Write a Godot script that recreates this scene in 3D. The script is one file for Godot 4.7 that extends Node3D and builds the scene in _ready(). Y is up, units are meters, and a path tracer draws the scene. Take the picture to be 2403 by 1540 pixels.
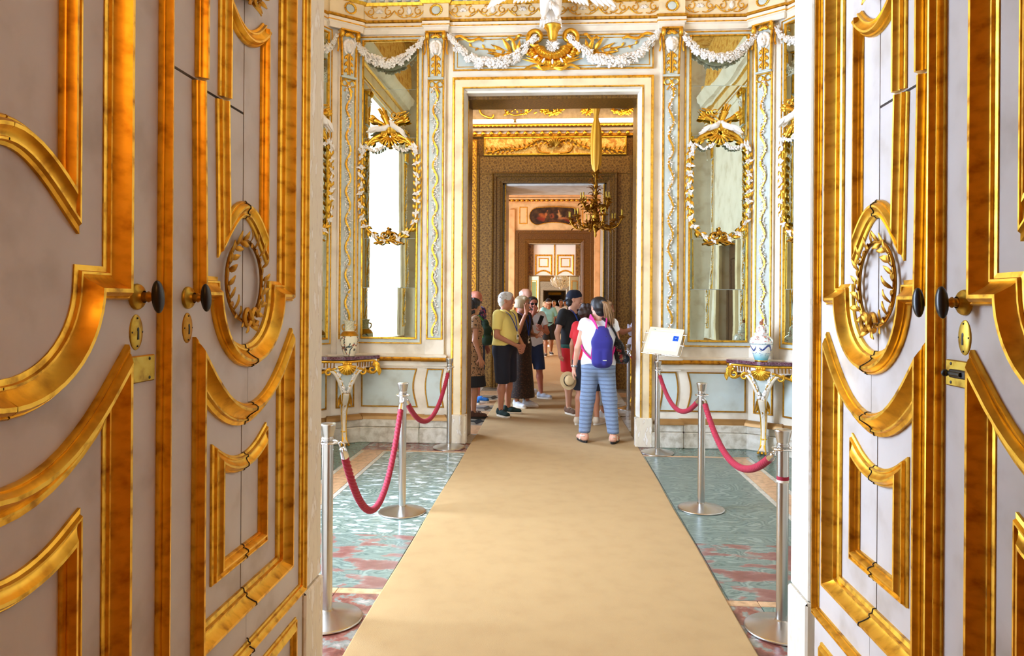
extends Node3D
# A gilded palace enfilade: open double doors, a mirrored white-and-gold salon, a marble anteroom and further rooms.
# World: camera at x=0, y=1.6, z=0 looking down -z; D = -z is the depth in metres.

class MB:
	var v := PackedVector3Array()
	var n := PackedVector3Array()
	var uv := PackedVector2Array()
	var c := PackedColorArray()
	var ix := PackedInt32Array()
	var t := Transform3D.IDENTITY
	var col := Color.WHITE
	func grid(P: PackedVector3Array, nu: int, nv: int, wu := false, wv := false) -> void:
		var b := v.size()
		var N := PackedVector3Array()
		N.resize(nu * nv)
		var Q := t * P
		var iu := nu if wu else nu - 1
		var iv := nv if wv else nv - 1
		for i in iu:
			var i2 := (i + 1) % nu
			for j in iv:
				var j2 := (j + 1) % nv
				var a := i * nv + j
				var bb := i2 * nv + j
				var cc := i2 * nv + j2
				var d := i * nv + j2
				var f := (Q[cc] - Q[a]).cross(Q[d] - Q[bb])
				N[a] += f
				N[bb] += f
				N[cc] += f
				N[d] += f
				ix.append_array([b + a, b + cc, b + bb, b + a, b + d, b + cc])
		for i in nu:
			for j in nv:
				var q := N[i * nv + j]
				N[i * nv + j] = q.normalized() if q.length_squared() > 1e-20 else Vector3.UP
				uv.append(Vector2(float(i) / maxf(nu - 1, 1), float(j) / maxf(nv - 1, 1)))
				c.append(col)
		v.append_array(Q)
		n.append_array(N)
	func quad(a: Vector3, b: Vector3, cc: Vector3, d: Vector3) -> void:
		grid(PackedVector3Array([a, d, b, cc]), 2, 2)
	func box(o: Vector3, s: Vector3, bev := 0.0) -> void:
		var h := s * 0.5
		bev = minf(bev, minf(h.x, minf(h.y, h.z)) * 0.9)
		var k := h - Vector3.ONE * bev
		for ax in 3:
			for sg in [-1.0, 1.0]:
				var p := []
				for q in [[-1, -1], [1, -1], [1, 1], [-1, 1]]:
					var w := Vector3.ZERO
					w[ax] = sg * h[ax]
					w[(ax + 1) % 3] = q[0] * k[(ax + 1) % 3] * sg
					w[(ax + 2) % 3] = q[1] * k[(ax + 2) % 3]
					p.append(o + w)
				quad(p[0], p[1], p[2], p[3])
		if bev > 0.0:
			for ax in 3:
				var a1 := (ax + 1) % 3
				var a2 := (ax + 2) % 3
				for s1 in [-1.0, 1.0]:
					for s2 in [-1.0, 1.0]:
						var p := []
						for e in [[-1.0, 0], [1.0, 0], [1.0, 1], [-1.0, 1]]:
							var w := Vector3.ZERO
							w[ax] = e[0] * k[ax] * s1 * s2
							w[a1] = s1 * (h[a1] if e[1] == 0 else k[a1])
							w[a2] = s2 * (k[a2] if e[1] == 0 else h[a2])
							p.append(o + w)
						quad(p[0], p[1], p[2], p[3])
	func tube(pts: PackedVector3Array, r: Variant, seg := 8, closed := false, flat := 1.0, up := Vector3.ZERO) -> void:
		# r: one radius or one per point; flat squeezes the section along «up»
		var m := pts.size()
		if m < 2:
			return
		var P := PackedVector3Array()
		var prev := Vector3.ZERO
		for i in m:
			var a := pts[(i - 1 + m) % m] if closed or i > 0 else pts[i]
			var b := pts[(i + 1) % m] if closed or i < m - 1 else pts[i]
			var d := (b - a).normalized()
			var x: Vector3
			if up != Vector3.ZERO:
				x = d.cross(up).normalized()
			else:
				if prev == Vector3.ZERO:
					prev = Vector3.UP if absf(d.y) < 0.9 else Vector3.RIGHT
				x = (prev - d * prev.dot(d)).normalized()
				prev = x
			var y := x.cross(d).normalized()
			var rr: float = r if r is float or r is int else r[i]
			for j in seg:
				var an := TAU * j / seg
				P.append(pts[i] + x * cos(an) * rr + y * sin(an) * rr * flat)
		grid(P, m, seg, closed, true)
		if not closed:
			for e in [0, m - 1]:
				var R := PackedVector3Array()
				for j in seg:
					R.append(P[e * seg + j])
				for j in seg:
					R.append(pts[e])
				grid(R, 2, seg, false, true)
	func ell(o: Vector3, r: Vector3, seg := 8, B := Basis.IDENTITY) -> void:
		var P := PackedVector3Array()
		var k := maxi(seg / 2, 3) + 1
		for i in k:
			var th := PI * i / (k - 1)
			for j in seg:
				var ph := TAU * j / seg
				P.append(o + B * (Vector3(sin(th) * cos(ph), cos(th), sin(th) * sin(ph)) * r))
		grid(P, k, seg, false, true)
	func lathe(pr: Array, seg := 24, o := Vector3.ZERO, B := Basis.IDENTITY) -> void:
		# pr: [radius, height] pairs, bottom to top; a repeated pair makes a crease
		var run := []
		for i in pr.size() + 1:
			if i == pr.size() or (run.size() and run[-1] == pr[i]):
				if run.size() > 1:
					var P := PackedVector3Array()
					for q in run:
						for j in seg + 1:
							var an := TAU * j / seg
							P.append(o + B * Vector3(q[0] * cos(an), q[1], q[0] * sin(an)))
					grid(P, run.size(), seg + 1)
				run = []
			if i < pr.size():
				run.append(pr[i])
	func sweep(path: Array, N: Vector3, pr: Array, closed := false, crease := 35.0) -> void:
		# a moulding: pr = [across, height] pairs; path lies in a plane with normal N; corners are mitred
		var m := path.size()
		var rings := []
		var sharp := []
		for i in m:
			var p: Vector3 = path[i]
			var has_a := closed or i > 0
			var has_b := closed or i < m - 1
			var d1: Vector3 = (p - path[(i - 1 + m) % m]).normalized() if has_a else (path[i + 1] - p).normalized()
			var d2: Vector3 = (path[(i + 1) % m] - p).normalized() if has_b else d1
			var n1 := d1.cross(N).normalized()
			var n2 := d2.cross(N).normalized()
			var mi := (n1 + n2)
			mi = mi.normalized() if mi.length() > 1e-4 else n1
			var k := 1.0 / maxf(mi.dot(n1), 0.3)
			var ring := []
			for q in pr:
				ring.append(p + mi * q[0] * k + N * q[1])
			rings.append(ring)
			sharp.append(d1.dot(d2) < cos(deg_to_rad(crease)))
		var cuts := [0]
		for j in range(1, pr.size() - 1):
			var e1 := Vector2(pr[j][0] - pr[j - 1][0], pr[j][1] - pr[j - 1][1]).normalized()
			var e2 := Vector2(pr[j + 1][0] - pr[j][0], pr[j + 1][1] - pr[j][1]).normalized()
			if e1.dot(e2) < 0.72:
				cuts.append(j)
		cuts.append(pr.size() - 1)
		var start := 0
		if closed:
			for i in m:
				if sharp[i]:
					start = i
					break
		var any_sharp: bool = sharp.has(true)
		var i := 0
		var total := m if closed else m - 1
		while i < total:
			var seq := [(start + i) % m]
			while i < total:
				i += 1
				var k2 := (start + i) % m
				seq.append(k2)
				if sharp[k2] and i < total:
					break
			for ci in cuts.size() - 1:
				var P := PackedVector3Array()
				for s in seq:
					for j in range(cuts[ci], cuts[ci + 1] + 1):
						P.append(rings[s][j])
				grid(P, seq.size(), cuts[ci + 1] - cuts[ci] + 1)
		if not closed:
			for e in [0, m - 1]:
				var R := PackedVector3Array()
				for q in rings[e]:
					R.append(q)
				for q in pr:
					R.append(rings[e][0].lerp(rings[e][-1], clampf((q[0] - pr[0][0]) / (pr[-1][0] - pr[0][0] + 1e-6), 0.0, 1.0)))
				grid(R, 2, pr.size())
		if not any_sharp:
			pass
	func leaf(o: Vector3, dir: Vector3, N: Vector3, ln: float, w: float, curl := 0.25, thick := 0.12) -> void:
		# a pointed leaf with a raised midrib that curls along N
		var d := dir.normalized()
		var s := d.cross(N).normalized()
		var u := s.cross(d).normalized()
		var P := PackedVector3Array()
		for i in 6:
			var f := i / 5.0
			var ww := w * 0.5 * pow(sin(PI * pow(f, 0.75) * 0.96 + 0.06), 0.8)
			var lift := sin(f * PI * 0.8) * curl * ln
			for j in 5:
				var g := j / 2.0 - 1.0
				P.append(o + d * f * ln + s * g * ww + u * (lift + (1.0 - g * g) * thick * w - absf(g) * 0.02 * w))
		grid(P, 6, 5)
		var Q := PackedVector3Array()
		for i in 6:
			for j in 5:
				var g := j / 2.0 - 1.0
				Q.append(P[i * 5 + j] - u * thick * w * (0.3 + 0.9 * (1.0 - g * g)))
		grid(Q, 6, 5)
	func ribbon(pts: PackedVector3Array, N: Vector3, w: float, th := 0.004) -> void:
		sweep(Array(pts), N, [[-w / 2, 0.0], [-w / 2, th], [0.0, th * 1.9], [w / 2, th], [w / 2, 0.0]], false, 80.0)
	func poly(pts: PackedVector2Array, z0: float, z1: float, sides := true) -> void:
		# extruded outline in x, y from z0 to z1
		var tri := Geometry2D.triangulate_polygon(pts)
		for k in range(0, tri.size(), 3):
			for z in ([z0, z1] if sides else [z1]):
				var a := pts[tri[k]]
				var b := pts[tri[k + 1]]
				var d := pts[tri[k + 2]]
				tri3(Vector3(a.x, a.y, z), Vector3(b.x, b.y, z), Vector3(d.x, d.y, z))
		if sides:
			for k in pts.size():
				var a := pts[k]
				var b := pts[(k + 1) % pts.size()]
				quad(Vector3(a.x, a.y, z0), Vector3(b.x, b.y, z0), Vector3(b.x, b.y, z1), Vector3(a.x, a.y, z1))
	func tri3(a: Vector3, b: Vector3, d: Vector3) -> void:
		a = t * a
		b = t * b
		d = t * d
		var k := v.size()
		var f := (b - a).cross(d - a).normalized()
		v.append_array([a, b, d])
		n.append_array([f, f, f])
		uv.append_array([Vector2(0, 0), Vector2(1, 0), Vector2(0, 1)])
		c.append_array([col, col, col])
		ix.append_array([k, k + 2, k + 1])
	func add(o: MB, x: Transform3D) -> void:
		var k := v.size()
		v.append_array(t * x * o.v)
		var B := (t.basis * x.basis).orthonormalized()
		var nn := Transform3D(B, Vector3.ZERO) * o.n
		n.append_array(nn)
		uv.append_array(o.uv)
		c.append_array(o.c)
		var q := o.ix.duplicate()
		for i in q.size():
			q[i] += k
		ix.append_array(q)
	func mesh() -> ArrayMesh:
		var m := ArrayMesh.new()
		if v.is_empty():
			return m
		var a := []
		a.resize(Mesh.ARRAY_MAX)
		a[Mesh.ARRAY_VERTEX] = v
		a[Mesh.ARRAY_NORMAL] = n
		a[Mesh.ARRAY_TEX_UV] = uv
		a[Mesh.ARRAY_COLOR] = c
		a[Mesh.ARRAY_INDEX] = ix
		m.add_surface_from_arrays(Mesh.PRIMITIVE_TRIANGLES, a)
		return m

# A distance field on a grid: tapered capsules joined by a smooth minimum, meshed as surface nets.
class Field:
	var o: Vector3
	var nx: int
	var ny: int
	var nz: int
	var h: float
	var d := PackedFloat32Array()
	func _init(lo: Vector3, hi: Vector3, cell: float) -> void:
		h = cell
		o = lo
		nx = int((hi.x - lo.x) / h) + 2
		ny = int((hi.y - lo.y) / h) + 2
		nz = int((hi.z - lo.z) / h) + 2
		d.resize(nx * ny * nz)
		d.fill(0.5)
	func cap(a: Vector3, b: Vector3, ra: float, rb: float, k := 0.03, cut := false, sq := Vector3.ONE) -> void:
		# sq squeezes the shape about its axis midpoint (values under 1 flatten that axis)
		var rm := maxf(ra, rb) + k + h * 2.0
		var lo := a.min(b) - Vector3.ONE * rm
		var hi := a.max(b) + Vector3.ONE * rm
		var i0 := maxi(0, int((lo.x - o.x) / h))
		var i1 := mini(nx - 1, int((hi.x - o.x) / h) + 1)
		var j0 := maxi(0, int((lo.y - o.y) / h))
		var j1 := mini(ny - 1, int((hi.y - o.y) / h) + 1)
		var k0 := maxi(0, int((lo.z - o.z) / h))
		var k1 := mini(nz - 1, int((hi.z - o.z) / h) + 1)
		var isq := Vector3.ONE / sq
		var mid := (a + b) * 0.5
		var aa := mid + (a - mid) * isq
		var ab := (b - a) * isq
		var il := 1.0 / maxf(ab.length_squared(), 1e-9)
		var sc := minf(sq.x, minf(sq.y, sq.z))
		var dr := rb - ra
		var ik := 0.25 / k
		for i in range(i0, i1 + 1):
			for j in range(j0, j1 + 1):
				var at := (i * ny + j) * nz
				for m in range(k0, k1 + 1):
					var p := Vector3(o.x + i * h, o.y + j * h, o.z + m * h)
					var w := mid + (p - mid) * isq - aa
					var f := clampf(w.dot(ab) * il, 0.0, 1.0)
					var e := ((w - ab * f).length() - ra - dr * f) * sc
					var q := d[at + m]
					if cut:
						e = -e
						if e > q - k:
							var u := maxf(k - absf(q - e), 0.0)
							d[at + m] = maxf(q, e) + u * u * ik
					elif e < q + k:
						var u := maxf(k - absf(q - e), 0.0)
						d[at + m] = minf(q, e) - u * u * ik
	func clip(p: Vector3, nn: Vector3) -> void:
		# keeps the side that nn points away from
		for i in nx:
			for j in ny:
				var at := (i * ny + j) * nz
				var s := (o.x + i * h - p.x) * nn.x + (o.y + j * h - p.y) * nn.y + (o.z - p.z) * nn.z
				for m in nz:
					var e := s + m * h * nn.z
					if e > d[at + m]:
						d[at + m] = e
	func net(mb: MB) -> void:
		var id := PackedInt32Array()
		id.resize(nx * ny * nz)
		id.fill(-1)
		var sx := ny * nz
		var V := PackedVector3Array()
		var N := PackedVector3Array()
		for i in nx - 1:
			for j in ny - 1:
				var at := (i * ny + j) * nz
				for m in nz - 1:
					var q := at + m
					var a0 := d[q]
					if a0 > h * 2.5:
						continue
					var a1 := d[q + 1]
					var a2 := d[q + nz]
					var a3 := d[q + nz + 1]
					var b0 := d[q + sx]
					var b1 := d[q + sx + 1]
					var b2 := d[q + sx + nz]
					var b3 := d[q + sx + nz + 1]
					var neg := int(a0 < 0.0) + int(a1 < 0.0) + int(a2 < 0.0) + int(a3 < 0.0) + int(b0 < 0.0) + int(b1 < 0.0) + int(b2 < 0.0) + int(b3 < 0.0)
					if neg == 0 or neg == 8:
						continue
					var s := Vector3.ZERO
					var k := 0
					if (a0 < 0.0) != (b0 < 0.0):
						s += Vector3(a0 / (a0 - b0), 0, 0); k += 1
					if (a1 < 0.0) != (b1 < 0.0):
						s += Vector3(a1 / (a1 - b1), 0, 1); k += 1
					if (a2 < 0.0) != (b2 < 0.0):
						s += Vector3(a2 / (a2 - b2), 1, 0); k += 1
					if (a3 < 0.0) != (b3 < 0.0):
						s += Vector3(a3 / (a3 - b3), 1, 1); k += 1
					if (a0 < 0.0) != (a2 < 0.0):
						s += Vector3(0, a0 / (a0 - a2), 0); k += 1
					if (a1 < 0.0) != (a3 < 0.0):
						s += Vector3(0, a1 / (a1 - a3), 1); k += 1
					if (b0 < 0.0) != (b2 < 0.0):
						s += Vector3(1, b0 / (b0 - b2), 0); k += 1
					if (b1 < 0.0) != (b3 < 0.0):
						s += Vector3(1, b1 / (b1 - b3), 1); k += 1
					if (a0 < 0.0) != (a1 < 0.0):
						s += Vector3(0, 0, a0 / (a0 - a1)); k += 1
					if (a2 < 0.0) != (a3 < 0.0):
						s += Vector3(0, 1, a2 / (a2 - a3)); k += 1
					if (b0 < 0.0) != (b1 < 0.0):
						s += Vector3(1, 0, b0 / (b0 - b1)); k += 1
					if (b2 < 0.0) != (b3 < 0.0):
						s += Vector3(1, 1, b2 / (b2 - b3)); k += 1
					id[q] = V.size()
					V.append(o + (Vector3(i, j, m) + s / maxf(k, 1)) * h)
					N.append(Vector3(b0 + b1 + b2 + b3 - a0 - a1 - a2 - a3, a2 + a3 + b2 + b3 - a0 - a1 - b0 - b1, a1 + a3 + b1 + b3 - a0 - a2 - b0 - b2).normalized())
		var base := mb.v.size()
		mb.v.append_array(mb.t * V)
		mb.n.append_array(Transform3D(mb.t.basis.orthonormalized(), Vector3.ZERO) * N)
		for i in V.size():
			mb.uv.append(Vector2.ZERO)
			mb.c.append(mb.col)
		for i in range(1, nx - 1):
			for j in range(1, ny - 1):
				var at := (i * ny + j) * nz
				for m in range(1, nz - 1):
					var q := at + m
					if id[q] < 0 and d[q] > h * 2.0:
						continue
					var s0 := d[q] < 0.0
					if s0 != (d[q + sx] < 0.0):
						face(mb.ix, base, id[q], id[q - nz], id[q - nz - 1], id[q - 1], s0)
					if s0 != (d[q + nz] < 0.0):
						face(mb.ix, base, id[q], id[q - 1], id[q - sx - 1], id[q - sx], s0)
					if s0 != (d[q + 1] < 0.0):
						face(mb.ix, base, id[q], id[q - sx], id[q - sx - nz], id[q - nz], s0)
	func face(ix: PackedInt32Array, base: int, a: int, b: int, cc: int, e: int, s: bool) -> void:
		if a < 0 or b < 0 or cc < 0 or e < 0:
			return
		if s:
			ix.append_array([base + a, base + cc, base + b, base + a, base + e, base + cc])
		else:
			ix.append_array([base + a, base + b, base + cc, base + a, base + cc, base + e])

var M := {}
var taken := {}
var rng := RandomNumberGenerator.new()

func numbered(called: String) -> String:
	if not taken.has(called):
		taken[called] = 0
		return called
	taken[called] += 1
	return "%s_%03d" % [called, taken[called]]

func obj(called: String, shape, mat: Material, parent: Node3D = self) -> MeshInstance3D:
	var o := MeshInstance3D.new()
	o.name = numbered(called) if parent == self else called
	o.mesh = shape.mesh() if shape is MB else shape
	o.material_override = mat
	parent.add_child(o, true)
	return o

func thing(called: String, label: String, category: String, at := Vector3.ZERO, group := "") -> Node3D:
	var o := Node3D.new()
	o.name = numbered(called)
	add_child(o)
	o.position = at
	tag(o, label, category, group)
	return o

func tag(o: Node3D, label: String, category: String, group := "") -> void:
	o.set_meta("label", label)
	o.set_meta("category", category)
	if group:
		o.set_meta("group", group)

func struct(called: String, label := "") -> Node3D:
	var o := Node3D.new()
	o.name = numbered(called)
	add_child(o)
	o.set_meta("kind", "structure")
	if label:
		o.set_meta("label", label)
	return o

func stuff(o: Node3D) -> Node3D:
	o.set_meta("kind", "stuff")
	return o

func W(x: float, y: float, dd: float) -> Vector3:
	return Vector3(x, y, -dd)

func arc(cx: float, cy: float, rx: float, ry: float, a0: float, a1: float, k: int, z := 0.0) -> Array:
	var p := []
	for i in k + 1:
		var a := deg_to_rad(lerpf(a0, a1, float(i) / k))
		p.append(Vector3(cx + rx * cos(a), cy + ry * sin(a), z))
	return p

func spiral(cx: float, cy: float, r0: float, r1: float, a0: float, a1: float, k: int, z := 0.0) -> PackedVector3Array:
	var p := PackedVector3Array()
	for i in k + 1:
		var f := float(i) / k
		var a := deg_to_rad(lerpf(a0, a1, f))
		var r := lerpf(r0, r1, f)
		p.append(Vector3(cx + r * cos(a), cy + r * sin(a), z))
	return p

func bez(a: Vector3, b: Vector3, cc: Vector3, d: Vector3, k := 12) -> PackedVector3Array:
	var p := PackedVector3Array()
	for i in k + 1:
		p.append(a.bezier_interpolate(b, cc, d, float(i) / k))
	return p

func curve(pts: Array, k := 6) -> PackedVector3Array:
	# a smooth line through the points (Catmull-Rom)
	var p := PackedVector3Array()
	for i in pts.size() - 1:
		var a: Vector3 = pts[maxi(i - 1, 0)]
		var b: Vector3 = pts[i]
		var e: Vector3 = pts[i + 1]
		var f: Vector3 = pts[mini(i + 2, pts.size() - 1)]
		for q in k:
			p.append(b.cubic_interpolate(e, a, f, float(q) / k))
	p.append(pts[-1])
	return p

func taper(k: int, a: float, b: float, c2: float) -> PackedFloat32Array:
	var r := PackedFloat32Array()
	for i in k:
		var f := float(i) / maxf(k - 1, 1)
		r.append(lerpf(a, b, f * 2.0) if f < 0.5 else lerpf(b, c2, f * 2.0 - 1.0))
	return r

# ---------------------------------------------------------------- materials
func noise_tex(seed_: int, freq: float, ramp: Array, size := 512, type := FastNoiseLite.TYPE_SIMPLEX_SMOOTH, oct := 4, warp := 0.0, normal := 0.0) -> NoiseTexture2D:
	var f := FastNoiseLite.new()
	f.seed = seed_
	f.noise_type = type
	f.frequency = freq
	f.fractal_type = FastNoiseLite.FRACTAL_FBM if oct > 1 else FastNoiseLite.FRACTAL_NONE
	f.fractal_octaves = oct
	if warp > 0.0:
		f.domain_warp_enabled = true
		f.domain_warp_amplitude = warp
		f.domain_warp_frequency = freq * 0.8
	var t := NoiseTexture2D.new()
	t.width = size
	t.height = size
	t.seamless = true
	t.noise = f
	if normal > 0.0:
		t.as_normal_map = true
		t.bump_strength = normal
	if ramp.size():
		var g := Gradient.new()
		var offs := PackedFloat32Array()
		var cols := PackedColorArray()
		for q in ramp:
			offs.append(q[0])
			cols.append(q[1])
		g.offsets = offs
		g.colors = cols
		t.color_ramp = g
	return t

func mat(col: Color, rough := 0.6, metal := 0.0, tex: Texture2D = null, scale := 1.0, world := true) -> StandardMaterial3D:
	var m := StandardMaterial3D.new()
	m.albedo_color = col
	m.roughness = rough
	m.metallic = metal
	if tex:
		m.albedo_texture = tex
		m.uv1_triplanar = true
		m.uv1_world_triplanar = world
		m.uv1_scale = Vector3.ONE * scale
	return m

func bump(m: StandardMaterial3D, tex: Texture2D, cm: float) -> StandardMaterial3D:
	m.heightmap_enabled = true
	m.heightmap_texture = tex
	m.heightmap_scale = cm
	return m

func rgb(r: int, g: int, b: int) -> Color:
	return Color8(r, g, b)

func _ready() -> void:
	rng.seed = 7
	# ---- camera: eye height 1.6 m, turned 3.5 degrees to the west of the corridor, lens shifted down
	var cam := Camera3D.new()
	cam.name = "camera"
	add_child(cam)
	var fpx := 1640.0
	cam.projection = Camera3D.PROJECTION_FRUSTUM
	cam.near = 0.05
	cam.far = 200.0
	cam.size = cam.near * 1540.0 / fpx
	cam.frustum_offset = Vector2(0, -58.0 / fpx * cam.near)
	cam.transform = Transform3D(Basis(Vector3.UP, atan(101.5 / fpx)) * Basis(Vector3.BACK, deg_to_rad(0.4)), Vector3(0, 1.6, 0))
	cam.current = true
	# ---- sky and exposure
	var we := WorldEnvironment.new()
	we.name = "world_environment"
	var e := Environment.new()
	e.background_mode = Environment.BG_SKY
	var sky := Sky.new()
	var sm := ProceduralSkyMaterial.new()
	sm.sky_top_color = rgb(150, 190, 240)
	sm.sky_horizon_color = rgb(225, 238, 255)
	sm.ground_bottom_color = rgb(150, 145, 135)
	sm.ground_horizon_color = rgb(215, 215, 210)
	sm.sky_energy_multiplier = 1.6
	sm.ground_energy_multiplier = 1.2
	sky.sky_material = sm
	e.sky = sky
	e.tonemap_mode = Environment.TONE_MAPPER_LINEAR
	e.tonemap_exposure = 1.12
	e.sdfgi_enabled = true
	e.ssao_enabled = true
	e.ssil_enabled = true
	we.environment = e
	add_child(we)
	# ---- daylight through the windows on the west side (the windows themselves are built below)
	daylight("salon_daylight", W(-3.64, 2.7, 4.5), Vector2(1.9, 4.2), 74.0, rgb(204, 225, 255))
	daylight("anteroom_daylight", W(-3.58, 2.4, 10.6), Vector2(1.7, 3.6), 36.0, rgb(206, 226, 255))
	daylight("gallery_daylight", W(-4.58, 2.6, 16.2), Vector2(1.7, 3.8), 26.0, rgb(240, 242, 246))
	daylight("gallery_daylight", W(-4.58, 2.6, 20.2), Vector2(1.7, 3.8), 26.0, rgb(240, 242, 246))
	daylight("gallery_daylight", W(-4.58, 2.6, 24.2), Vector2(1.7, 3.8), 30.0, rgb(240, 242, 246))
	daylight("far_room_daylight", W(-4.58, 2.4, 34.0), Vector2(2.0, 3.6), 90.0, rgb(240, 244, 255))
	daylight("last_room_daylight", W(-4.58, 2.4, 49.0), Vector2(2.0, 3.6), 80.0, rgb(240, 240, 245))
	lamp("near_room_lamp", Vector3(1.5, 3.6, 2.2), 2.0, rgb(255, 186, 108), 0.3)
	make_materials()
	shells()
	floors()
	far_wall()
	door_leaves()
	anteroom_wall()
	gallery()
	carpet()
	barriers()
	consoles()
	people()
	details()

func daylight(called: String, at: Vector3, size: Vector2, power: float, col: Color) -> void:
	var l := AreaLight3D.new()
	l.name = called
	l.area_size = size
	l.light_energy = power
	l.light_color = col
	l.shadow_enabled = true
	l.area_range = 40.0
	add_child(l, true)
	l.transform = Transform3D(Basis(Vector3.UP, -PI / 2), at)

func lamp(called: String, at: Vector3, power: float, col: Color, size := 0.1) -> void:
	var l := OmniLight3D.new()
	l.name = called
	l.light_energy = power
	l.light_color = col
	l.light_size = size
	l.omni_range = 20.0
	l.omni_attenuation = 2.0
	l.shadow_enabled = true
	add_child(l, true)
	l.position = at

func make_materials() -> void:
	var fine := noise_tex(3, 0.06, [], 512, FastNoiseLite.TYPE_SIMPLEX_SMOOTH, 5)
	var gold_wear := noise_tex(11, 0.012, [[0.0, Color(0.55, 0.37, 0.12)], [0.30, Color(0.83, 0.64, 0.22)], [0.5, Color(0.93, 0.75, 0.28)], [1.0, Color(0.97, 0.80, 0.36)]], 512, FastNoiseLite.TYPE_SIMPLEX_SMOOTH, 5, 14.0)
	M.gold = mat(rgb(255, 246, 224), 0.34, 0.9, gold_wear, 2.6)
	M.gold_dark = mat(rgb(200, 178, 146), 0.4, 0.85, gold_wear, 2.3)
	M.brass = mat(rgb(205, 212, 220), 0.38, 0.9, gold_wear, 3.0)
	M.gilt_line = mat(rgb(250, 236, 205), 0.42, 0.7, gold_wear, 2.0)
	var wear := noise_tex(21, 0.008, [[0.0, Color(0.86, 0.83, 0.79)], [0.45, Color(0.97, 0.96, 0.95)], [1.0, Color(1, 1, 1)]], 512, FastNoiseLite.TYPE_SIMPLEX_SMOOTH, 5, 10.0)
	M.door_paint = mat(rgb(200, 192, 186), 0.42, 0.0, wear, 0.9)
	M.cream = mat(rgb(240, 222, 182), 0.55, 0.0, wear, 0.6)
	M.white_paint = mat(rgb(240, 231, 213), 0.55, 0.0, wear, 0.6)
	M.blue = mat(rgb(200, 211, 207), 0.55, 0.0, wear, 0.7)
	M.stucco = mat(rgb(236, 229, 220), 0.6)
	# chipped jamb paint: stone grey showing through in vertical flakes
	var chip := noise_tex(31, 0.02, [[0.0, Color(1, 1, 1)], [0.30, Color(0.98, 0.98, 0.99)], [0.32, Color(0.86, 0.82, 0.76)], [0.40, Color(0.93, 0.90, 0.85)], [0.62, Color(0.94, 0.92, 0.87)], [1.0, Color(0.90, 0.87, 0.82)]], 512, FastNoiseLite.TYPE_SIMPLEX_SMOOTH, 5, 20.0)
	M.jamb = mat(rgb(238, 232, 220), 0.5, 0.0, chip, 1.0)
	M.jamb.uv1_scale = Vector3(1.6, 0.5, 1.6)
	M.jamb_plain = mat(rgb(232, 226, 214), 0.5, 0.0, wear, 0.8)
	var stone := noise_tex(41, 0.02, [[0.0, Color(0.74, 0.70, 0.63)], [0.4, Color(0.88, 0.86, 0.81)], [0.7, Color(0.96, 0.95, 0.92)], [1.0, Color(0.88, 0.85, 0.8)]], 512, FastNoiseLite.TYPE_SIMPLEX_SMOOTH, 6, 30.0)
	M.base_stone = mat(rgb(226, 222, 214), 0.35, 0.0, stone, 0.9)
	var breccia := noise_tex(51, 0.02, [[0.0, Color(0.30, 0.21, 0.10)], [0.3, Color(0.42, 0.31, 0.15)], [0.5, Color(0.53, 0.41, 0.21)], [0.62, Color(0.63, 0.50, 0.28)], [0.70, Color(0.41, 0.30, 0.15)], [1.0, Color(0.56, 0.43, 0.24)]], 512, FastNoiseLite.TYPE_CELLULAR, 3, 26.0)
	M.breccia = mat(rgb(255, 236, 196), 0.3, 0.0, breccia, 1.7)
	M.breccia_dark = mat(rgb(206, 184, 128), 0.28, 0.0, breccia, 2.2)
	M.breccia_light = mat(rgb(255, 238, 205), 0.35, 0.0, breccia, 0.7)
	M.grey_marble = mat(rgb(150, 140, 126), 0.3, 0.0, stone, 1.0)
	M.violet_marble = mat(rgb(210, 180, 190), 0.16, 0.0, noise_tex(61, 0.05, [[0.0, Color(0.20, 0.11, 0.14)], [0.42, Color(0.40, 0.25, 0.30)], [0.56, Color(0.55, 0.42, 0.48)], [0.62, Color(0.9, 0.86, 0.88)], [0.7, Color(0.38, 0.22, 0.28)], [1.0, Color(0.7, 0.6, 0.66)]], 512, FastNoiseLite.TYPE_SIMPLEX_SMOOTH, 5, 30.0), 2.0)
	# painted floor: green agate swirls, white flaking, rust-red patches
	var bands := []
	var tones := [Color(0.66, 0.72, 0.69), Color(0.42, 0.51, 0.49), Color(0.60, 0.67, 0.64), Color(0.50, 0.58, 0.56), Color(0.72, 0.77, 0.74), Color(0.46, 0.55, 0.53)]
	for i in 27:
		bands.append([0.12 + 0.76 * i / 26.0 + 0.008 * sin(i * 2.3), tones[(i * 5 + i / 3) % 6]])
	var agate := noise_tex(71, 0.0032, bands, 1024, FastNoiseLite.TYPE_SIMPLEX_SMOOTH, 3, 70.0)
	var flakes := noise_tex(72, 0.018, [[0.0, Color(1, 1, 1, 0.0)], [0.65, Color(1, 1, 1, 0.0)], [0.69, Color(0.80, 0.86, 0.86, 0.6)], [1.0, Color(0.92, 0.94, 0.94, 1.0)]], 1024, FastNoiseLite.TYPE_SIMPLEX_SMOOTH, 7, 22.0)
	M.agate = mat(rgb(202, 204, 194), 0.2, 0.0, agate, 0.55)
	M.agate.detail_enabled = true
	M.agate.detail_albedo = flakes
	M.agate.roughness_texture = fine
	M.agate.roughness = 0.34
	M.agate.uv1_scale = Vector3(0.3, 0.6, 0.75)
	M.agate_clean = mat(rgb(186, 190, 182), 0.3, 0.0, agate, 0.5)
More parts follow.
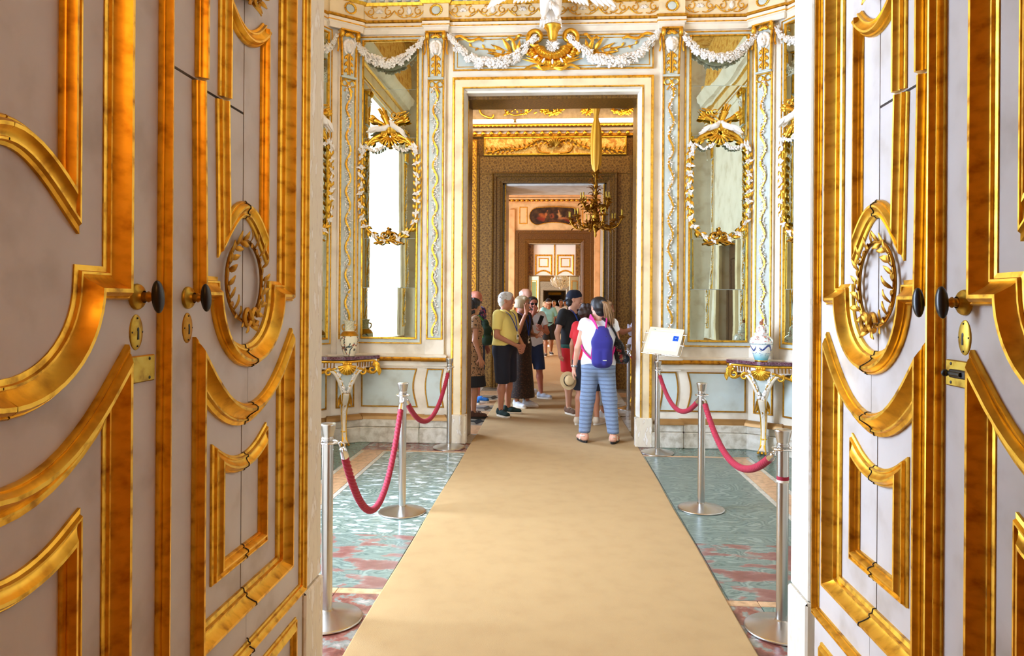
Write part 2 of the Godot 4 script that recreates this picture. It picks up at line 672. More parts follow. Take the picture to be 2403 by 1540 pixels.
	var rust_patch := noise_tex(74, 0.012, [[0.0, Color(0.42, 0.22, 0.2, 1.0)], [0.30, Color(0.50, 0.29, 0.26, 0.95)], [0.43, Color(0.58, 0.38, 0.34, 0.8)], [0.49, Color(0.6, 0.45, 0.42, 0.0)], [1.0, Color(0.6, 0.45, 0.42, 0.0)]], 512, FastNoiseLite.TYPE_SIMPLEX_SMOOTH, 6, 26.0)
	M.agate_rust = M.agate_clean.duplicate()
	M.agate_rust.detail_enabled = true
	M.agate_rust.detail_albedo = rust_patch
	M.agate_rust.uv1_scale = Vector3(0.45, 0.6, 0.8)
	M.agate_clean.uv1_scale = Vector3(0.35, 0.6, 0.7)
	M.agate_dark = mat(rgb(172, 186, 176), 0.22, 0.0, agate, 0.8)
	var rust := noise_tex(73, 0.02, [[0.0, Color(0.36, 0.20, 0.18)], [0.45, Color(0.55, 0.34, 0.30)], [0.56, Color(0.62, 0.46, 0.42)], [0.62, Color(0.50, 0.56, 0.54)], [1.0, Color(0.80, 0.80, 0.78)]], 512, FastNoiseLite.TYPE_SIMPLEX_SMOOTH, 5, 30.0)
	M.rust_marble = mat(rgb(232, 212, 204), 0.26, 0.0, rust, 0.8)
	M.sienna = mat(rgb(222, 180, 140), 0.28, 0.0, stone, 1.4)
	M.white_marble = mat(rgb(216, 214, 206), 0.28, 0.0, stone, 1.2)
	M.black_marble = mat(rgb(52, 58, 60), 0.2, 0.0, stone, 1.2)
	var pile := noise_tex(81, 0.3, [], 1024, FastNoiseLite.TYPE_SIMPLEX, 3)
	var worn := noise_tex(82, 0.004, [[0.0, Color(0.955, 0.94, 0.92)], [0.5, Color(0.985, 0.98, 0.975)], [1.0, Color(1, 1, 1)]], 1024, FastNoiseLite.TYPE_SIMPLEX_SMOOTH, 8, 12.0)
	M.carpet = mat(rgb(178, 145, 93), 0.95, 0.0, worn, 1.1)
	bump(M.carpet, pile, 0.12)
	M.carpet.rim_enabled = true
	M.carpet.rim = 0.3
	M.steel = mat(rgb(196, 194, 190), 0.27, 1.0)
	M.chrome = mat(rgb(225, 225, 225), 0.12, 1.0)
	M.rope = mat(rgb(150, 12, 42), 0.75)
	M.rope.rim_enabled = true
	M.rope.rim = 0.4
	M.dark = mat(rgb(24, 20, 17), 0.5)
	M.groove = mat(rgb(52, 40, 30), 0.9)
	M.black_knob = mat(rgb(26, 27, 30), 0.3)
	M.walnut = mat(rgb(96, 66, 38), 0.45, 0.0, wear, 1.2)
	var wave := noise_tex(91, 0.004, [], 256, FastNoiseLite.TYPE_SIMPLEX_SMOOTH, 2, 0.0, 3.0)
	M.mirror = mat(rgb(190, 197, 180), 0.015, 1.0)
	M.mirror.normal_enabled = true
	M.mirror.normal_texture = wave
	M.mirror.normal_scale = 0.05
	M.mirror.uv1_triplanar = true
	M.mirror.uv1_world_triplanar = true
	M.mirror.uv1_scale = Vector3(0.9, 0.35, 0.9)
	var fresco := noise_tex(95, 0.016, [[0.0, Color(0.62, 0.40, 0.14)], [0.4, Color(0.85, 0.66, 0.30)], [0.5, Color(0.98, 0.90, 0.66)], [0.6, Color(0.86, 0.68, 0.32)], [1.0, Color(1.0, 0.95, 0.78)]], 512, FastNoiseLite.TYPE_SIMPLEX_SMOOTH, 3, 40.0)
	M.fresco = mat(rgb(255, 236, 190), 0.6, 0.0, fresco, 0.8)
	M.glass = StandardMaterial3D.new()
	M.glass.transparency = BaseMaterial3D.TRANSPARENCY_ALPHA
	M.glass.albedo_color = Color(1, 1, 1, 0.06)
	M.glass.roughness = 0.02
	M.crystal = mat(rgb(250, 244, 226), 0.08, 0.0)
	M.crystal.clearcoat_enabled = true
	M.crystal.clearcoat = 1.0
	M.peach = mat(rgb(238, 194, 140), 0.6, 0.0, wear, 0.5)
	M.peach_pale = mat(rgb(244, 214, 162), 0.6, 0.0, wear, 0.5)
	M.rose_marble = mat(rgb(206, 148, 124), 0.35, 0.0, stone, 0.8)
	M.yellow_silk = mat(rgb(255, 190, 52), 0.45)
	M.yellow_silk.rim_enabled = true
	M.yellow_silk.rim = 0.5
	M.damask = mat(rgb(240, 200, 90), 0.6, 0.0, noise_tex(97, 0.03, [[0.0, Color(0.6, 0.42, 0.1)], [0.47, Color(0.75, 0.55, 0.14)], [0.53, Color(1, 0.86, 0.4)], [1.0, Color(1, 0.9, 0.5)]], 256, FastNoiseLite.TYPE_SIMPLEX_SMOOTH, 2, 20.0), 3.0)
	M.bright_white = mat(rgb(252, 250, 246), 0.5)
	M.smoky = mat(rgb(122, 104, 84), 0.4, 0.0, stone, 1.0)
	M.bronze = mat(rgb(165, 126, 74), 0.45, 0.45, wear, 1.4)
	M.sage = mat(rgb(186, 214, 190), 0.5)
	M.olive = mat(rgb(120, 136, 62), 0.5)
	M.pale_green = mat(rgb(214, 226, 200), 0.5)
	M.clear_board = mat(rgb(226, 232, 238), 0.2)

# ---------------------------------------------------------------- shells of the rooms
func holes_wall(mb: MB, along_x: bool, u0: float, u1: float, y1: float, t0: float, t1: float, holes: Array) -> void:
	# a wall from u0 to u1, 0 to y1, thickness t0..t1, with rectangular holes [u0, u1, y0, y1]
	var cuts := []
	var at := u0
	for q in holes:
		if q[0] > at:
			cuts.append([at, q[0], 0.0, y1])
		if q[2] > 0.0:
			cuts.append([q[0], q[1], 0.0, q[2]])
		if q[3] < y1:
			cuts.append([q[0], q[1], q[3], y1])
		at = q[1]
	if at < u1:
		cuts.append([at, u1, 0.0, y1])
	for q in cuts:
		var cu: float = (q[0] + q[1]) / 2
		var su: float = q[1] - q[0]
		var cyy: float = (q[2] + q[3]) / 2
		var sy: float = q[3] - q[2]
		if along_x:
			mb.box(W(cu, cyy, (t0 + t1) / 2), Vector3(su, sy, absf(t1 - t0)))
		else:
			mb.box(W((t0 + t1) / 2, cyy, cu), Vector3(absf(t1 - t0), sy, su))

func wall_across(called: String, m: Material, x0: float, x1: float, h: float, d0: float, d1: float, holes := []) -> Node3D:
	var s := struct(called)
	var mb := MB.new()
	holes_wall(mb, true, x0, x1, h, d0, d1, holes)
	obj("plaster", mb, m, s)
	return s

func wall_along(called: String, m: Material, d0: float, d1: float, h: float, x0: float, x1: float, holes := []) -> Node3D:
	var s := struct(called)
	var mb := MB.new()
	holes_wall(mb, false, d0, d1, h, x0, x1, holes)
	obj("plaster", mb, m, s)
	return s

func flat(called: String, m: Material, x0: float, x1: float, d0: float, d1: float, y: float, th := 0.2) -> Node3D:
	var s := struct(called)
	var mb := MB.new()
	mb.box(W((x0 + x1) / 2, y + th / 2, (d0 + d1) / 2), Vector3(x1 - x0, th, d1 - d0))
	obj("slab", mb, m, s)
	return s

var window_count := 0
func window(x: float, dd: float, y0: float, w: float, h: float) -> void:
	# a casement in the outer face of the west wall: frame, mullion, glazing bars and panes
	window_count += 1
	var s := struct("window_%d" % window_count)
	s.position = W(x, y0, dd)
	var f := MB.new()
	f.sweep([Vector3(0, 0, -w / 2), Vector3(0, h, -w / 2), Vector3(0, h, w / 2), Vector3(0, 0, w / 2)], Vector3(1, 0, 0), [[-0.05, 0.0], [-0.05, 0.06], [0.05, 0.06], [0.05, 0.0]], true)
	f.box(Vector3(0.03, h / 2, 0), Vector3(0.06, h, 0.07), 0.008)
	obj("window_frame", f, M.white_paint, s)
	for i in 5:
		var b := MB.new()
		b.box(Vector3(0.03, h * (i + 1) / 6.0, 0), Vector3(0.04, 0.035, w - 0.08), 0.006)
		obj("glazing_bar", b, M.white_paint, s)
	for i in 6:
		for k in [-1.0, 1.0]:
			var p := MB.new()
			p.box(Vector3(0.02, h * (i + 0.5) / 6.0, k * w / 4), Vector3(0.004, h / 6.0 - 0.03, w / 2 - 0.09))
			obj("pane", p, M.glass, s)

func shells() -> void:
	# the salon
	wall_along("wall_left", M.white_paint, 2.9, 8.0, 6.3, -3.78, -2.8, [[3.5, 5.5, 0.5, 4.9]])
	window(-3.76, 4.5, 0.5, 2.0, 4.4)
	var wr := wall_along("wall_right", M.white_paint, 2.9, 8.0, 6.3, 2.75, 3.3, [[4.0, 5.1, 0.0, 2.6]])
	var pm := MB.new()
	pm.sweep([W(2.75, 0, 3.95), W(2.75, 2.66, 3.95), W(2.75, 2.66, 5.15), W(2.75, 0, 5.15)], Vector3(-1, 0, 0), [[-0.06, 0], [-0.06, 0.05], [0.06, 0.05], [0.06, 0]])
	obj("door_casing", pm, M.cream, wr)
	var pm2 := MB.new()
	for k in [[6.2, 7.0]]:
		pm2.sweep([W(2.75, 1.2, k[0]), W(2.75, 4.2, k[0]), W(2.75, 4.2, k[1]), W(2.75, 1.2, k[1])], Vector3(-1, 0, 0), [[-0.025, 0], [-0.025, 0.02], [0.0, 0.035], [0.025, 0.02], [0.025, 0]], true)
	obj("panel_frame", pm2, M.gilt_line, wr)
	var pm3 := MB.new()
	for k in [[6.2, 7.0]]:
		pm3.box(W(2.745, 2.7, (k[0] + k[1]) / 2), Vector3(0.02, 3.0, k[1] - k[0]))
	obj("wall_panel", pm3, M.blue, wr)
	var pd := MB.new()
	pd.box(W(2.9, 1.3, 4.55), Vector3(0.06, 2.6, 1.1), 0.01)
	pd.sweep([W(2.87, 0.2, 4.15), W(2.87, 2.4, 4.15), W(2.87, 2.4, 4.95), W(2.87, 0.2, 4.95)], Vector3(-1, 0, 0), [[-0.04, 0], [-0.03, 0.02], [0.03, 0.02], [0.04, 0]], true)
	obj("side_door", pd, M.walnut, struct("door_6"))
	flat("ceiling", M.fresco, -3.3, 3.3, 0.5, 8.5, 6.3)
	# the thick wall the open doors fold into, and the jambs at its far edge
	var wn := wall_across("wall_near", M.jamb_plain, -3.6, 3.6, 6.3, 0.55, 2.9, [[-1.05, 1.04, 0.0, 4.02]])
	for s in [-1.0, 1.0]:
		var x0 := -0.978 if s < 0 else 0.956
		var y1 := 0.452 if s < 0 else 0.475
		var j := MB.new()
		j.box(W(x0 + s * 0.06, y1 / 2 - 0.002, 2.805), Vector3(0.13, y1 - 0.004, 0.21), 0.008)
		obj("jamb_base", j, M.jamb, wn)
		j = MB.new()
		j.box(W(x0 + s * 0.065, (4.0 + y1) / 2, 2.803), Vector3(0.12, 4.0 - y1, 0.2), 0.006)
		obj("jamb_board", j, M.jamb, wn)
	# the room the camera stands in
	wall_along("wall_side", M.cream, -5.0, 0.55, 5.2, -3.6, -3.2)
	wall_along("wall_side", M.cream, -5.0, 0.55, 5.2, 3.2, 3.6)
	wall_across("wall_back", M.cream, -3.6, 3.6, 5.2, -5.3, -5.0)
	flat("ceiling_near", M.cream, -3.6, 3.6, -5.3, 0.55, 5.2)
	# the anteroom
	wall_along("wall_anteroom", M.breccia_dark, 8.5, 13.3, 6.2, -3.7, -3.2, [[9.75, 11.45, 0.6, 4.2]])
	window(-3.65, 10.6, 0.6, 1.7, 3.6)
	wall_along("wall_anteroom", M.breccia, 8.5, 13.3, 6.2, 3.6, 4.0)
	flat("ceiling_anteroom", M.fresco, -3.7, 4.0, 8.4, 13.9, 6.2)
	# the long gallery
	wall_along("wall_gallery", M.peach, 13.8, 26.8, 7.0, -4.7, -4.2, [[15.35, 17.05, 0.7, 4.5], [19.35, 21.05, 0.7, 4.5], [23.35, 25.05, 0.7, 4.5]])
	for q in [16.2, 20.2, 24.2]:
		window(-4.65, q, 0.7, 1.7, 3.8)
	wall_along("wall_gallery", M.peach, 13.8, 26.8, 7.0, 4.0, 4.4)
	flat("ceiling_gallery", M.fresco, -4.7, 4.4, 13.8, 27.6, 7.0)
	# rooms beyond
	wall_along("wall_beyond", M.cream, 27.5, 60.0, 5.5, -4.7, -4.2, [[33.0, 35.0, 0.6, 4.2], [48.0, 50.0, 0.6, 4.2]])
	window(-4.65, 34.0, 0.6, 2.0, 3.6)
	window(-4.65, 49.0, 0.6, 2.0, 3.6)
	wall_along("wall_beyond", M.cream, 27.5, 60.0, 5.5, 4.0, 4.4)
	flat("ceiling_beyond", M.cream, -4.7, 4.4, 27.5, 60.5, 5.5)

func floors() -> void:
	# salon floor: a field of painted green slabs inside sienna-and-white bands, rust slabs at both doors
	var f := struct("floor")
	var bed := MB.new()
	bed.box(W(0, -0.11, 5.5), Vector3(6.6, 0.2, 6.0))
	obj("screed", bed, M.groove, f)
	var xs := [-1.79, -0.95, 0.0, 0.95, 1.76]
	var ds := [3.85, 4.75, 5.65, 6.55, 7.42]
	var k := 0
	for i in 4:
		for j in 4:
			slab(f, xs[i], xs[i + 1], ds[j], ds[j + 1], M.agate_rust if j == 0 or (j == 3 and i == 1) else (M.agate if i < 2 else M.agate_clean))
			k += 1
	for s in [[-2.80, -2.09], [2.04, 2.80]]:
		for j in 5:
			slab(f, s[0], s[1], 2.9 + j, 3.9 + j, M.agate_dark)
	for x in [[-2.09, -2.045, 0], [-2.045, -1.835, 1], [-1.835, -1.79, 0], [1.76, 1.805, 0], [1.805, 1.995, 1], [1.995, 2.04, 0]]:
		for j in 3:
			slab(f, x[0], x[1], 3.85 + j * 1.2, 3.85 + (j + 1) * 1.2, M.white_marble if x[2] == 0 else M.sienna)
	for d in [[2.9, 3.42, 0], [3.42, 3.78, 0], [3.78, 3.85, 1], [7.42, 7.48, 1], [7.48, 7.95, 0]]:
		for i in 4:
			slab(f, [-2.09, -1.2, 0.0, 1.1][i], [-1.2, 0.0, 1.1, 2.04][i], d[0], d[1], M.rust_marble if d[2] == 0 and i < 3 else (M.sienna if d[2] == 1 else M.agate_dark))
	for d in [[7.45, 7.95]]:
		slab(f, -2.8, -2.09, 7.9, 7.96, M.agate_dark)
	# thresholds and the other floors
	var t := struct("floor_threshold")
	slab(t, -1.05, 1.05, 0.55, 2.9, M.white_marble)
	slab(t, -1.09, 0.99, 7.95, 8.5, M.white_marble)
	slab(t, -3.6, 3.6, -5.0, 0.55, M.sienna)
	# anteroom: pale squares with dark points
	var a := struct("floor_anteroom")
	for i in 11:
		for j in 8:
			var x := -3.2 + i * 0.62
			var d := 8.5 + j * 0.6
			if x > 3.5 or (x > -0.9 and x < 0.2):
				continue
			slab(a, x, minf(x + 0.62, 3.6), d, minf(d + 0.6, 13.25), [M.white_marble, M.grey_marble, M.white_marble, M.sienna][(i + 2 * j) % 4])
			if (i + j) % 2 == 0:
				var p := MB.new()
				for q in 4:
					var an := q * PI / 2
					p.poly(PackedVector2Array([Vector2(0, 0), Vector2(0.05, 0.05).rotated(an), Vector2(0.24, 0).rotated(an), Vector2(0.05, -0.05).rotated(an)]), 0.0, 0.003, false)
				var o := obj("marble_inlay", p, M.black_marble, a)
				o.transform = Transform3D(Basis(Vector3.RIGHT, -PI / 2), W(x + 0.31, 0.001, d + 0.3))
	slab(a, -0.9, 0.3, 8.5, 13.25, M.white_marble)
	slab(a, -1.0, 1.0, 13.25, 14.45, M.grey_marble)
	var g := struct("floor_gallery")
	for i in 2:
		for j in 5:
			slab(g, [-4.2, -0.1][i], [-0.1, 4.0][i], 14.45 + j * 2.47, 14.45 + (j + 1) * 2.47, M.sienna if (i + j) % 2 else M.white_marble)
	slab(g, -4.2, 4.0, 26.8, 60.0, M.sienna)

func slab(p: Node3D, x0: float, x1: float, d0: float, d1: float, m: Material) -> void:
	var b := MB.new()
	b.box(W((x0 + x1) / 2, -0.02, (d0 + d1) / 2), Vector3(x1 - x0 - 0.003, 0.04, d1 - d0 - 0.003), 0.002)
	obj("marble_slab", b, m, p)

# ---------------------------------------------------------------- the far wall of the salon
const FD := 7.95
const FX := -0.05
var parts := {}

func rect_path(x0: float, y0: float, x1: float, y1: float, z := 0.0) -> Array:
	return [Vector3(x0, y0, z), Vector3(x0, y1, z), Vector3(x1, y1, z), Vector3(x1, y0, z)]

func gilt(w: float, h := 0.012) -> Array:
	return [[-w / 2, 0.0], [-w / 2, h * 0.6], [-w * 0.2, h], [w * 0.2, h], [w / 2, h * 0.6], [w / 2, 0.0]]

func flower_meshes() -> void:
	# stucco flowers and leaves shared by all garlands; about 0.1 m across, facing +z
	var list := []
	for k in 3:
		var b := MB.new()
		b.ell(Vector3(0, 0, 0.014), Vector3(0.016, 0.016, 0.016), 6)
		var np: int = [5, 6, 5][k]
		for i in np:
			var a := TAU * i / np + k * 0.4
			var d := Vector3(cos(a), sin(a), 0)
			b.ell(d * 0.027 + Vector3(0, 0, 0.004), Vector3(0.024, 0.017, 0.008), 6, Basis(Vector3.BACK, a) * Basis(Vector3.UP, -0.45))
		if k == 0:
			for i in 4:
				var a := TAU * i / 4 + 0.4
				b.ell(Vector3(cos(a), sin(a), 0) * 0.014 + Vector3(0, 0, 0.018), Vector3(0.014, 0.009, 0.012), 6, Basis(Vector3.BACK, a) * Basis(Vector3.UP, -0.9))
		list.append(b.mesh())
	var lf := MB.new()
	lf.leaf(Vector3.ZERO, Vector3(1, 0.1, 0.25), Vector3.BACK, 0.085, 0.045, 0.2)
	list.append(lf.mesh())
	var bud := MB.new()
	for i in 3:
		bud.ell(Vector3(0.012 * i, 0.006 * (i % 2), 0.01), Vector3(0.02, 0.014, 0.014), 6)
	list.append(bud.mesh())
	parts.flowers = list

func garland(called: String, label: String, group: String, frame: Transform3D, pts: Array, r0: float, r1: float, count: int) -> Node3D:
	# a hanging festoon of single stucco flowers and leaves along a curve given in the wall's own frame
	var g := thing(called, label, "garland", Vector3.ZERO, group)
	g.transform = frame
	var c := curve(pts, 14)
	var core := MB.new()
	core.tube(c, taper(c.size(), r0 * 0.35, r1 * 0.42, r0 * 0.35), 7)
	obj("stem", core, M.stucco, g)
	count = int(count * 1.75)
	for i in count:
		var f := (i + 0.5) / count
		var at := f * (c.size() - 1)
		var p: Vector3 = c[int(at)].lerp(c[mini(int(at) + 1, c.size() - 1)], at - int(at))
		var r := lerpf(r0, r1, sin(f * PI))
		var leafy: bool = i % 3 == 2
		var side := rng.randf_range(-1.0, 1.0) * 0.98
		var d: Vector3 = (c[mini(int(at) + 1, c.size() - 1)] - c[int(at)]).normalized()
		var across := d.cross(Vector3.BACK).normalized()
		var out := Vector3(0, 0, 1) * sqrt(maxf(0.05, 1.0 - side * side)) + across * side
		var o := MeshInstance3D.new()
		o.name = "leaf" if leafy else "flower"
		o.mesh = parts.flowers[3 if leafy else [0, 1, 2, 4][rng.randi() % 4]]
		o.material_override = M.stucco
		var s := r / 0.05 * rng.randf_range(0.62, 1.0) * (0.72 if leafy else 1.0)
		var z := out.normalized()
		var x := Vector3(cos(rng.randf() * TAU), sin(rng.randf() * TAU), 0)
		x = (x - z * x.dot(z)).normalized()
		o.transform = Transform3D(Basis(x, z.cross(x), z) * s, p + out * r * 0.75)
		g.add_child(o, true)
	return g

func mask_mesh() -> ArrayMesh:
	# a carved woman's face with waved hair, 0.17 m high, looking along +z
	var fl := Field.new(Vector3(-0.11, -0.12, -0.05), Vector3(0.11, 0.13, 0.12), 0.0055)
	fl.cap(Vector3(0, 0.02, 0.01), Vector3(0, -0.035, 0.022), 0.052, 0.036, 0.02)
	fl.cap(Vector3(0, -0.062, 0.035), Vector3(0, -0.055, 0.035), 0.016, 0.014, 0.02)
	fl.cap(Vector3(0, 0.018, 0.062), Vector3(0, -0.014, 0.074), 0.006, 0.009, 0.008)
	fl.cap(Vector3(-0.03, 0.022, 0.055), Vector3(0.03, 0.022, 0.055), 0.006, 0.006, 0.01)
	for s in [-1.0, 1.0]:
		fl.cap(Vector3(0.02 * s, 0.008, 0.066), Vector3(0.024 * s, 0.008, 0.064), 0.0085, 0.008, 0.008, true)
		fl.cap(Vector3(0.02 * s, 0.008, 0.054), Vector3(0.022 * s, 0.008, 0.054), 0.007, 0.006, 0.004)
		fl.cap(Vector3(0.028 * s, -0.018, 0.044), Vector3(0.026 * s, -0.02, 0.044), 0.014, 0.012, 0.012)
		for q in 6:
			var a := 0.35 + q * 0.42
			fl.cap(Vector3(s * 0.05 * sin(a), 0.02 + 0.058 * cos(a), 0.035 - q * 0.006), Vector3(s * (0.06 * sin(a) + 0.008), 0.012 + 0.064 * cos(a), 0.03 - q * 0.006), 0.014, 0.017, 0.008)
		fl.cap(Vector3(0.055 * s, -0.05, 0.0), Vector3(0.03 * s, -0.09, 0.01), 0.016, 0.012, 0.012)
	fl.cap(Vector3(-0.013, -0.036, 0.062), Vector3(0.013, -0.036, 0.062), 0.005, 0.005, 0.006)
	fl.cap(Vector3(-0.012, -0.044, 0.06), Vector3(0.012, -0.044, 0.06), 0.005, 0.005, 0.006)
	var b := MB.new()
	fl.net(b)
	return b.mesh()

func dove_mesh() -> ArrayMesh:
	# a stucco dove 0.3 m long, beak towards +x, tail towards -x
	var fl := Field.new(Vector3(-0.22, -0.1, -0.08), Vector3(0.17, 0.12, 0.08), 0.007)
	fl.cap(Vector3(-0.04, -0.01, 0), Vector3(0.06, 0.02, 0), 0.038, 0.042, 0.03)
	fl.cap(Vector3(0.08, 0.04, 0), Vector3(0.11, 0.068, 0), 0.03, 0.024, 0.03)
	fl.cap(Vector3(0.112, 0.07, 0), Vector3(0.118, 0.072, 0), 0.024, 0.022, 0.015)
	fl.cap(Vector3(0.135, 0.068, 0), Vector3(0.155, 0.06, 0), 0.008, 0.003, 0.01)
	fl.cap(Vector3(-0.08, -0.03, 0), Vector3(-0.2, -0.07, 0), 0.026, 0.02, 0.03, false, Vector3(1, 0.6, 1))
	for s in [-1.0, 1.0]:
		fl.cap(Vector3(0.04, 0.025, 0.035 * s), Vector3(-0.15, -0.02, 0.042 * s), 0.03, 0.008, 0.012, false, Vector3(1, 1, 0.6))
	var b := MB.new()
	fl.net(b)
	for s in [-1.0, 1.0]:
		for i in 5:
			b.leaf(Vector3(0.0 - i * 0.015, 0.03 - i * 0.014, 0.05 * s), Vector3(-1, -0.25 - i * 0.05, 0), Vector3(0, 0, s), 0.16, 0.025, 0.05)
	return b.mesh()

func far_wall() -> void:
	flower_meshes()
	parts.mask = mask_mesh()
	parts.dove = dove_mesh()
	var w := struct("wall_far")
	w.position = W(FX, 0, FD)
	var p := MB.new()
	p.poly(PackedVector2Array([Vector2(-2.21, 0), Vector2(-1.05, 0), Vector2(-1.05, 4.0), Vector2(1.05, 4.0), Vector2(1.05, 0), Vector2(2.21, 0), Vector2(2.21, 6.3), Vector2(-2.21, 6.3)]), -0.55, 0.0)
	for s in [-1.0, 1.0]:
		var a := Vector3(2.21 * s, 0, 0)
		var b := Vector3(2.47 * s, 0, 0.21)
		var cc := Vector3((2.75 if s < 0 else 2.80) * s, 0, 0.80)
		for q in [[a, b], [b, cc]]:
			p.quad(q[0], q[1], q[1] + Vector3(0, 6.3, 0), q[0] + Vector3(0, 6.3, 0))
		p.box(Vector3(2.9 * s, 3.15, -0.1), Vector3(1.38, 6.3, 0.2))
	obj("plaster", p, M.white_paint, w)
	# the plan line of the wall with the breaks at the pilasters
	var half := [Vector3(2.80, 0, 4.9), Vector3(2.80, 0, 0.80), Vector3(2.515, 0, 0.235), Vector3(2.475, 0, 0.27), Vector3(2.195, 0, 0.05), Vector3(2.195, 0, 0.0), Vector3(1.437, 0, 0), Vector3(1.437, 0, 0.05), Vector3(1.213, 0, 0.05), Vector3(1.213, 0, 0)]
	var plan := []
	for q in half:
		plan.append(Vector3(-q.x + (0.05 if absf(q.x) > 2.7 else 0.0), 0, q.z))
	for i in half.size():
		plan.append(half[half.size() - 1 - i])
	var ring := func(y: float, prof: Array, called: String, m: Material, from := 0, to := -1) -> void:
		var b := MB.new()
		var pp := []
		for q in plan.slice(from, plan.size() if to < 0 else to):
			pp.append(q + Vector3(0, y, 0))
		b.sweep(pp, Vector3.UP, prof)
		obj(called, b, m, w)
	# entablature and cornice
	ring.call(4.68, [[0, 0], [0.025, 0], [0.03, 0.055], [0.045, 0.065], [0.045, 0.12], [0.0, 0.125]], "architrave_moulding", M.white_paint)
	ring.call(4.752, [[0.03, 0], [0.052, 0.003], [0.052, 0.013], [0.03, 0.015]], "gilt_line", M.gilt_line)
	ring.call(4.808, [[0.02, 0], [0.052, 0.003], [0.062, 0.014], [0.052, 0.026], [0.02, 0.028]], "gilt_bead_moulding", M.gold)
	ring.call(4.836, [[0, 0], [0.032, 0], [0.032, 0.165], [0, 0.165]], "frieze_board", M.cream)
	ring.call(5.0, [[0.02, 0], [0.05, 0.0], [0.06, 0.014], [0.07, 0.028], [0.02, 0.03]], "gilt_bead_moulding", M.gold)
	ring.call(5.03, [[0, 0], [0.05, 0], [0.05, 0.07], [0.12, 0.075], [0.14, 0.13], [0.18, 0.16], [0.2, 0.26], [0, 0.3]], "cornice_moulding", M.white_paint)
	ring.call(5.35, [[0, 0], [0.12, 0.02], [0.05, 0.9], [-0.2, 0.95]], "ceiling_cove", M.fresco)
	var dn := MB.new()
	for i in 44:
		var x := -2.15 + i * 0.1
		if absf(absf(x) - 1.325) < 0.13:
			continue
		dn.box(Vector3(x, 5.062, 0.06), Vector3(0.05, 0.05, 0.05), 0.004)
	stuff(obj("dentil", dn, M.blue, w))
	arabesques(w)
	# dado: chair rail, board, base moulding and stone base
	var nd := plan.size()
	var li := [0, 10]
	for side in [[0, 10], [10, 20]]:
		ring.call(0.925, [[0, 0], [0.035, 0.004], [0.05, 0.02], [0.035, 0.035], [0.03, 0.05], [0.0, 0.052]], "chair_rail", M.gold_dark, side[0], side[1])
		ring.call(0.977, [[0, 0], [0.03, 0.0], [0.035, 0.015], [0.02, 0.03], [0, 0.035]], "rail_cap", M.white_paint, side[0], side[1])
		ring.call(0.26, [[0, 0], [0.05, 0.0], [0.045, 0.03], [0.03, 0.045], [0.02, 0.06], [0.0, 0.062]], "base_moulding", M.bronze, side[0], side[1])
		ring.call(0.86, [[0, 0], [0.015, 0.0], [0.02, 0.012], [0.0, 0.016]], "dado_bead", M.white_paint, side[0], side[1])
	for s in [-1.0, 1.0]:
		for q in [[1.13, 1.485], [1.488, 2.19]]:
			for y in [[0.0, 0.175, 0.09], [0.176, 0.26, 0.065]]:
				var b := MB.new()
				b.box(Vector3(s * (q[0] + q[1]) / 2, (y[0] + y[1]) / 2, y[2] / 2), Vector3(q[1] - q[0], y[1] - y[0], y[2]), 0.008)
				obj("base_block", b, M.base_stone, w)
		for q in [[Vector3(2.19, 0, 0), Vector3(2.47, 0, 0.21)], [Vector3(2.47, 0, 0.21), Vector3(2.78, 0, 0.82)]]:
			var b := MB.new()
			for y in [[0.0, 0.175, 0.085], [0.176, 0.26, 0.06]]:
				var A: Vector3 = q[0]
				var B: Vector3 = q[1]
				A.x *= s
				B.x *= s
				var dd := (B - A).normalized()
				var nn := Vector3(-dd.z * s, 0, dd.x * s)
				var mid := (A + B) / 2
				b.t = Transform3D(Basis(dd, Vector3.UP, dd.cross(Vector3.UP)), mid)
				b.box(Vector3(0, (y[0] + y[1]) / 2, 0), Vector3((B - A).length(), y[1] - y[0], y[2] * 2), 0.008)
			obj("base_block", b, M.base_stone, w)
		# dado panels with bowed stiles
		var bow := MB.new()
		var fr := MB.new()
		for q in [[1.235, 1.41, 1], [1.545, 2.17, -1]]:
			var o := PackedVector2Array()
			var path := []
			for i in 9:
				var f := i / 8.0
				var y := lerpf(0.405, 0.835, f)
				var sw := sin(f * PI * 1.25 - 0.55) * 0.03
				o.append(Vector2(s * (q[0] - q[2] * sw * (1.0 if q[2] < 0 else -0.7)), y))
			for i in 9:
				var f := 1.0 - i / 8.0
				var y := lerpf(0.405, 0.835, f)
				var sw := sin(f * PI * 1.25 - 0.55) * 0.03
				o.append(Vector2(s * (q[1] + (sw * 0.7 if q[2] > 0 else 0.0)), y))
			bow.poly(o, 0.0, 0.01)
			for v2 in o:
				path.append(Vector3(v2.x, v2.y, 0.0))
			fr.sweep(path, Vector3.BACK, gilt(0.016, 0.02), true)
		obj("dado_panel", bow, M.blue, w)
		obj("panel_frame", fr, M.gold_dark, w)
		var F := facet(s, 0)
		var db := MB.new()
		db.t = F
		db.box(Vector3(0, 0.62, 0.004), Vector3(0.2, 0.43, 0.012))
		var F2 := facet(s, 1)
		db.t = F2
		db.box(Vector3(0, 0.62, 0.004), Vector3(0.5, 0.43, 0.012))
		obj("dado_panel", db, M.blue, w)
		var dfm := MB.new()
		dfm.t = F
		dfm.sweep(rect_path(-0.1, 0.405, 0.1, 0.835), Vector3.BACK, gilt(0.02, 0.02), true)
		dfm.t = F2
		dfm.sweep(rect_path(-0.25, 0.405, 0.25, 0.835), Vector3.BACK, gilt(0.02, 0.02), true)
		obj("panel_frame", dfm, M.gold_dark, w)
	door_casing(w)
	overdoor(w)
